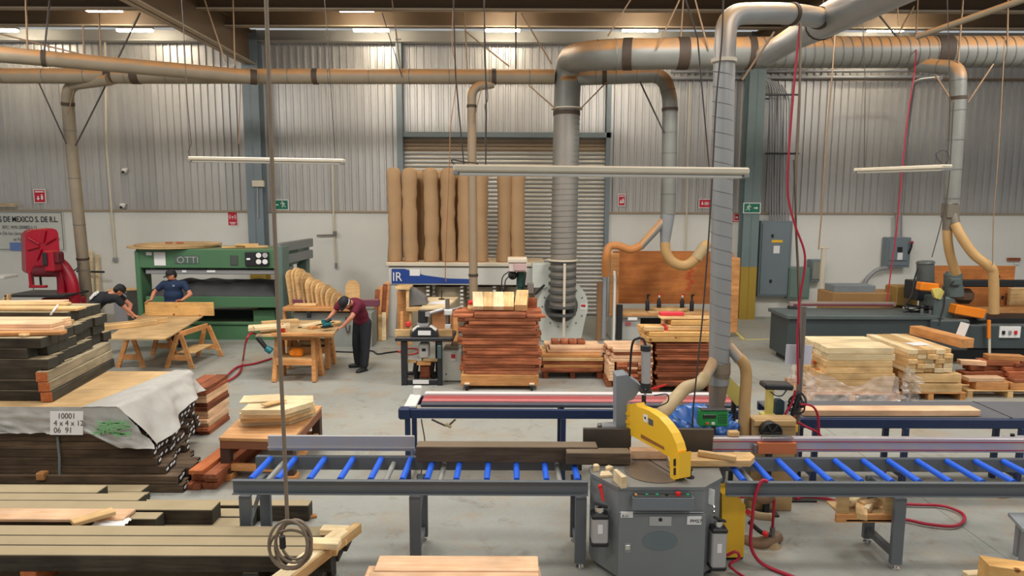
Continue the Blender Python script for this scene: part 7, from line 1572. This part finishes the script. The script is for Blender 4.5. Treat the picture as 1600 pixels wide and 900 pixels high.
cable('strap', 'blue-grey strap holding the near side of the wrapped bundle', [at(90, 683, y=WY0 - .02), at(93, 715, y=WY0 - .02), at(93, 741, y=WY0 - .02), V((at(93, 741, y=WY0 - .02).x, WY0 - .02, .05))], .014, plain('strap_grey', (120, 132, 134), .5), 'strap', None, 6, False)
# --- dark beam stack on top
SY0 = 7.62; n = 6; T = .122; Wd = .2
for k in range(n):
    for c_ in range(9):
        xe = at(62, 560, y=SY0).x + R.gauss(0, .03) + (.03 if k in (3, 5) else 0) - (.12 if k == 4 and c_ == 0 else 0) - .036 * c_
        L = 3.6
        o = board((xe - L / 2, SY0 + Wd * (c_ + .5), PZ + .004 + k * T), L, Wd - .01 - .012 * R.random(), T - .003, DARKBEAM, R.gauss(0, .004), 'timber_beam', 'dark beam of the high stack, %s from the top, %s row' % (ORD[n - 1 - k], ('nearest' if c_ == 0 else ORD[c_])), 'beam', 'beams of the high stack')
ZT6 = PZ + .004 + n * T
for c_, pxe in ((5, 112), (6, 124), (7, 138), (8, 152)):
    xe = at(pxe, 490, y=SY0 + Wd * (c_ + .5)).x
    board((xe - 2.1, SY0 + Wd * (c_ + .5), ZT6 + .003), 4.2, Wd - .012, .13, DARKBEAM, 0, 'timber_beam', 'loose dark beam of the set-back top layer on the high stack, %s from the bandsaw' % ORD[8 - c_], 'beam', 'top layer of the high stack')
for i, (pxe, yy, L, w_, Tt, mt, dz, lb) in enumerate(((90, 8.0, 2.4, .26, .055, SALMON, 0, 'lower salmon board on the high dark stack, nearest the camera'), (103, 8.3, 2.4, .24, .055, SALMON, 0, 'lower salmon board on the high dark stack, farther one'), (88, 8.02, 2.3, .27, .05, SALMON, .057, 'upper salmon board on the high dark stack, nearest the camera'), (101, 8.3, 2.3, .22, .05, SALMON, .057, 'upper salmon board on the high dark stack, farther one'),
                                           (112, 8.52, 1.8, .12, .05, PINE, 0, 'narrow pine board behind the salmon boards on the high stack'))):
    xe = at(pxe, 500, y=yy).x; board((xe - L / 2, yy, ZT6 + .004 + dz), L, w_, Tt, mt, .02 if dz else -.01, 'board', lb, 'board')
board((at(5, 515, y=7.75).x, 7.76, ZT6 + .004), 1.3, .13, .04, BENCHW, .12, 'board', 'loose tan board on the near edge of the high dark stack', 'board')
board((at(50, 517, y=7.8).x, 7.8, ZT6 + .004), .09, .26, .03, PINE, -.35, 'wood_scrap', 'short crosswise pine scrap on the near edge of high dark stack', 'scrap')
ZT7 = ZT6 + .136
for i, (pxe, yy, L, w_, mt, rz, lb) in enumerate(((126, 8.8, 3, .22, PINE, .01, 'tan board lying on the set-back top beams of the high stack, near row'), (100, 9.1, 2.6, .2, PINE, .06, 'tan board lying on the set-back top beams, middle row'), (95, 9.3, 2.0, .2, SALMON, .12, 'reddish board lying slanted on the far top beams of the stack'))):
    xe = at(pxe, 480, y=yy).x; board((xe - L / 2, yy, ZT7 + .002), L, w_, .035, mt, rz, 'board', lb, 'board')
cable('strap', 'short pale strap end hanging over the top beam of the high stack', [at(90, 477, y=8.78) , at(84, 485, y=8.58), at(79, 492, y=8.56)], .012, PAPER, 'strap')
bx = at(69, 617, y=7.58).x
for k, (mt, lb) in enumerate(((DARKEND, 'dark lowest one of three beams lying lengthwise beside the high stack, orange end'), (GREYBEAM, 'weathered grey middle one of three lengthwise beams beside the high stack'), (GREYBEAM, 'weathered grey topmost of three lengthwise beams beside the high stack'))):
    o = board((bx + .045 - .018 * k - .15, 7.56 + .86, PZ + .004 + k * .118), 1.72, .125, .115, mt, PI / 2 + .16, 'timber_beam', lb, 'beam')
    B().box((-.862, 0, .0575), (.006, .119, .109)).build('end_grain', ENDORANGE, o)
# --- beams lying on the floor in front of the bundle
def fb(pxe, yfar, ynear, ztop, T, lab, mat=DARKBEAM, L=4.4, nm='timber_beam', xs=None):
    p1, p0 = at(pxe, yfar, z=ztop), at(pxe, ynear, z=ztop); w_ = p1.y - p0.y
    if xs is not None: L = round(p0.x - at(xs, ynear, z=ztop).x, 2)
    return board(((p0.x + p1.x) / 2 - L / 2, (p0.y + p1.y) / 2, ztop - T), L, w_, T, mat, 0, nm, lab, 'beam')
for i, (y_, xe) in enumerate(((5.95, -2.35), (6.15, -2.5), (6.35, -2.62), (6.56, -2.6), (6.95, -3.9), (7.14, -4.0))):
    board((xe - 2.4, y_, 0), 4.8, .185, .148, DARKBEAM, 0, 'timber_beam', 'dark floor-level beam of the near timber rows, %s from the conveyor rail' % ORD[i], 'beam', 'floor beams')
fb(485, 781, 790, .17, .17, 'dark beam whose end reaches under the roller conveyor by the hanging coil')
fb(160, 758, 770, .3, .15, 'dark tan-topped beam nearest to the wrapped bundle on the floor pile')
fb(338, 783, 797, .3, .15, 'longest dark tan-topped beam on the floor pile, ending by the conveyor leg', L=5.2)
fb(222, 771, 782, .3, .15, 'dark tan-topped beam lying between its two neighbours on the floor pile')
fb(250, 800, 811, .3, .15, 'shorter dark beam just in front of the longest floor-pile beam')
o = fb(202, 795, 812, .335, .032, 'thin salmon board on top of the floor pile', SALMON, 4.0, 'board'); o.location.z += .003
board(at(146, 811, z=.37), .34, .13, .04, PINE, .8, 'board', 'short pine board lying askew on the salmon board', 'board')
b = B(); b.grid(lambda u, v: V(((u - .5) * .3, (v - .5) * .14, .02 + .03 * noise.noise(V((u * 5, v * 5, 1))))), 12, 8); b.build('paper_scrap', PAPER, None, loc=at(174, 820, z=.3), label='crumpled white paper scrap on the floor pile by the front planks', cat='paper')
board(at(68, 748, z=.15) + V((0, 0, .001)), .09, .12, .085, BENCHW, 0, 'wood_block', 'small brown spacer block at the foot of the wrapped bundle', 'block')
# front planks
FZ = .45
for k, (ya, yb_) in enumerate(((822, 838), (838.3, 853.3), (853.6, 869.5))):
    p1, p0 = at(537, ya, z=FZ), at(537, yb_, z=FZ); w_ = p1.y - p0.y - .006
    xe = (-1.39, -1.42, -1.44)[k]
    for j, (xa_, xb_) in enumerate(((xe - 4.6, xe - (2.6, 3.9, 3.0)[k]), (xe - (2.6, 3.9, 3.0)[k] + .006, xe)) if k == 1 else ((xe - 4.6, xe),)):
        board(((xa_ + xb_) / 2, (p0.y + p1.y) / 2, FZ - .14), xb_ - xa_, w_, .14, DARKBEAM, 0, 'timber_beam', '%s tan-topped plank of the front row, counted from the wrapped bundle%s' % (ORD[k], ', short outer piece' if (k == 1 and j == 0) else ''), 'beam')
    board((xe - 2.35, (p0.y + p1.y) / 2 + .03, .0), 4.4, w_ - .02, .148, DARKBEAM, 0, 'timber_beam', 'dark floor beam under the front planks, %s from the wrapped bundle' % ORD[k], 'beam')
for i, px in enumerate((50, 395, 480)): 
    p = at(px, 893, y=5.2); board((p.x, 5.4, .15), .5, .13, .157, ENDORANGE if i == 0 else DARKBEAM, PI / 2, 'spacer', '%s wooden spacer block under the front planks' % ('orange' if i == 0 else ('dark', 'second dark')[i - 1]), 'spacer')
# pale ladder-like pieces at the end of the front planks
lz = FZ + .003
o = board((X(484, 5.1, 880) + .01, 4.93, lz), 1.0, .13, .1, PALE, PI / 2 - .36, 'board', 'thick pale board lying across the end of the front planks', 'board')
board((X(512, 5.25, 880) + .03, 5.12, lz), .9, .07, .09, PINE, PI / 2 - .36, 'board', 'narrow pine board beside the thick pale board at plank ends', 'board')
for i, (px, py) in enumerate(((524, 834), (508, 855))):
    board(at(px, py, z=lz + .1 * i) + V((0, .0, .003)), .24, .1, .055, PALE, -.05, 'wood_block', 'pale cross block over the end of the front planks, %s one from the camera' % ('far', 'near')[i], 'block')
for i, (px, py) in enumerate(((541, 850), (532, 866))): board(at(px, py, z=lz + .02) + V((-.1 - .03 * i, .03, -.018)), .2, .08, .05, PINE, .1, 'wood_block', 'small pine block at the outer end of the front planks, %s one' % ('far', 'near')[i], 'block')
board((X(470, 4.8, 900), 4.62, .0), .5, .2, FZ - .004, BENCHW, 0, 'support_block', 'timber support under the thick pale board', 'block')
# --- salmon board pile at the bottom
z = 0
for k in range(8):
    zz = k * .045
    for c_ in range(3):
        if k == 7 and c_ < 1: continue
        xa_ = X(566, 5.1, 890) + R.gauss(0, .012); xb_ = X(846, 5.1, 890) + R.gauss(0, .015)
        if k >= 6: xa_, xb_ = X(574 + 5 * c_, 5.1, 880), X(842, 5.1, 880)
        board(((xa_ + xb_) / 2, 4.72 + .25 * c_, zz), round(xb_ - xa_, 2), .235, .042, SALMON if k % 3 else CEDAR, R.gauss(0, .003), 'board', 'salmon board of the bottom-edge pile, %s from the top, %s row' % (ORD[7 - k], ('near', 'middle', 'far')[c_]), 'board', 'salmon board pile')
# --- low work table with pale panels
TZ2 = .53
t = thing('low_table', 'low heavy timber table with dark legs carrying the pale panels', 'table', (X(420, 8.2, 690), 8.2, 0))
tp = [at(a_, b2, z=TZ2) for a_, b2 in ((342, 684), (456, 687), (503, 634), (398, 630))]
tc_ = sum(tp, V()) / 4
W(t).prism(tp, (0, 0, -.035)).build('table_top', wood('worn_table_top', (220, 170, 118), (196, 140, 90), .05, scale=.5), t)
ins = [tc_ + (p - tc_) * .96 for p in tp]
for i in range(4):
    bar(W(t), ins[i] - V((0, 0, .085)), ins[(i + 1) % 4] - V((0, 0, .085)), .04, .1).build('apron', plain('brown_apron', (130, 80, 54), .6, 0, .15), t)
for p in [tc_ + (p - tc_) * .88 for p in tp]:
    W(t).box((p.x, p.y, .2), (.11, .11, .4), bev=.006).build('leg', plain('dark_brown_leg', (70, 48, 40), .6, 0, .15), t)
    W(t).box((p.x, p.y, .04), (.16, .16, .08), bev=.006).build('foot_block', BENCHW, t)
i4 = [tc_ + (p - tc_) * .88 for p in tp]
for i in range(4): bar(W(t), V((i4[i].x, i4[i].y, .15)), V((i4[(i + 1) % 4].x, i4[(i + 1) % 4].y, .15)), .06, .08).build('lower_rail', BENCHW, t)
def panel(px, py, z, L, w_, T, rz, lb, taper=.0, mt=PALE):
    p = at(px, py, z=z); b = B(); h, g = L / 2, w_ / 2
    b.prism([V((-h, -g, 0)), V((h - taper, -g, 0)), V((h, g * .1, 0)), V((h - taper * .3, g, 0)), V((-h, g, 0))], (0, 0, T)); b.build('panel', mt, None, loc=p, rz=rz, label=lb, cat='panel', group='pale panels on the low table')
zt = TZ2 + .003
for i in range(4):
    panel(438 + 2 * (i % 2), 652 - 5.2 * i, zt, .86 - .03 * i, .62, .062, .12 - .03 * i, 'pale panel stacked on the low table, %s from the top' % ORD[3 - i], .25, PALE if i != 1 else PINE)
    zt += .065
board(at(410, 624, z=zt + .002), .5, .3, .02, PALE, .2, 'panel', 'thin pale offcut panel lying on top of the pale panels', 'panel')
board(at(428, 630, z=zt + .025), .3, .1, .02, PINE, .9, 'batten', 'small pale batten across the topmost pale panel', 'batten')
# --- red board stacks between bundle and low table
x0 = X(286, 9.25, 660)
end_boards(9.25, x0, .0, 12, .058, 2, .17, .75, [CEDAR, CEDARDK, SALMON], 'reddish end-on board behind the wrapped bundle', 'red boards behind the bundle', .04)
x0 = -3.66
for k, (cnt, T, mt) in enumerate(((2, .075, CEDARDK), (2, .075, CEDAR), (2, .055, CEDAR), (1, .05, ENDORANGE))):
    for c_ in range(cnt):
        board((x0 + .09 + .17 * c_ + .02 * k, 8.2 + R.gauss(0, .04) + (0 if k < 3 else -.1), (0, .077, .154, .211)[k]), 1.5 if k < 3 else 1.35, .165, T, mt, PI / 2 - .06, 'board', 'long reddish board beside low table, %s layer from floor, %s' % (ORD[k], ('bundle side', 'table side')[c_]), 'board', 'long red boards')
board(at(488, 809, z=0), .09, .05, .03, BENCHW, .5, 'wood_chip', 'small brown wood chip alone on the floor by the hanging coil', 'chip')
board(at(1480, 735, z=.0) , .3, .1, .04, PALE, .1, 'offcut', 'pale offcut on the floor behind the far rollers', 'offcut')
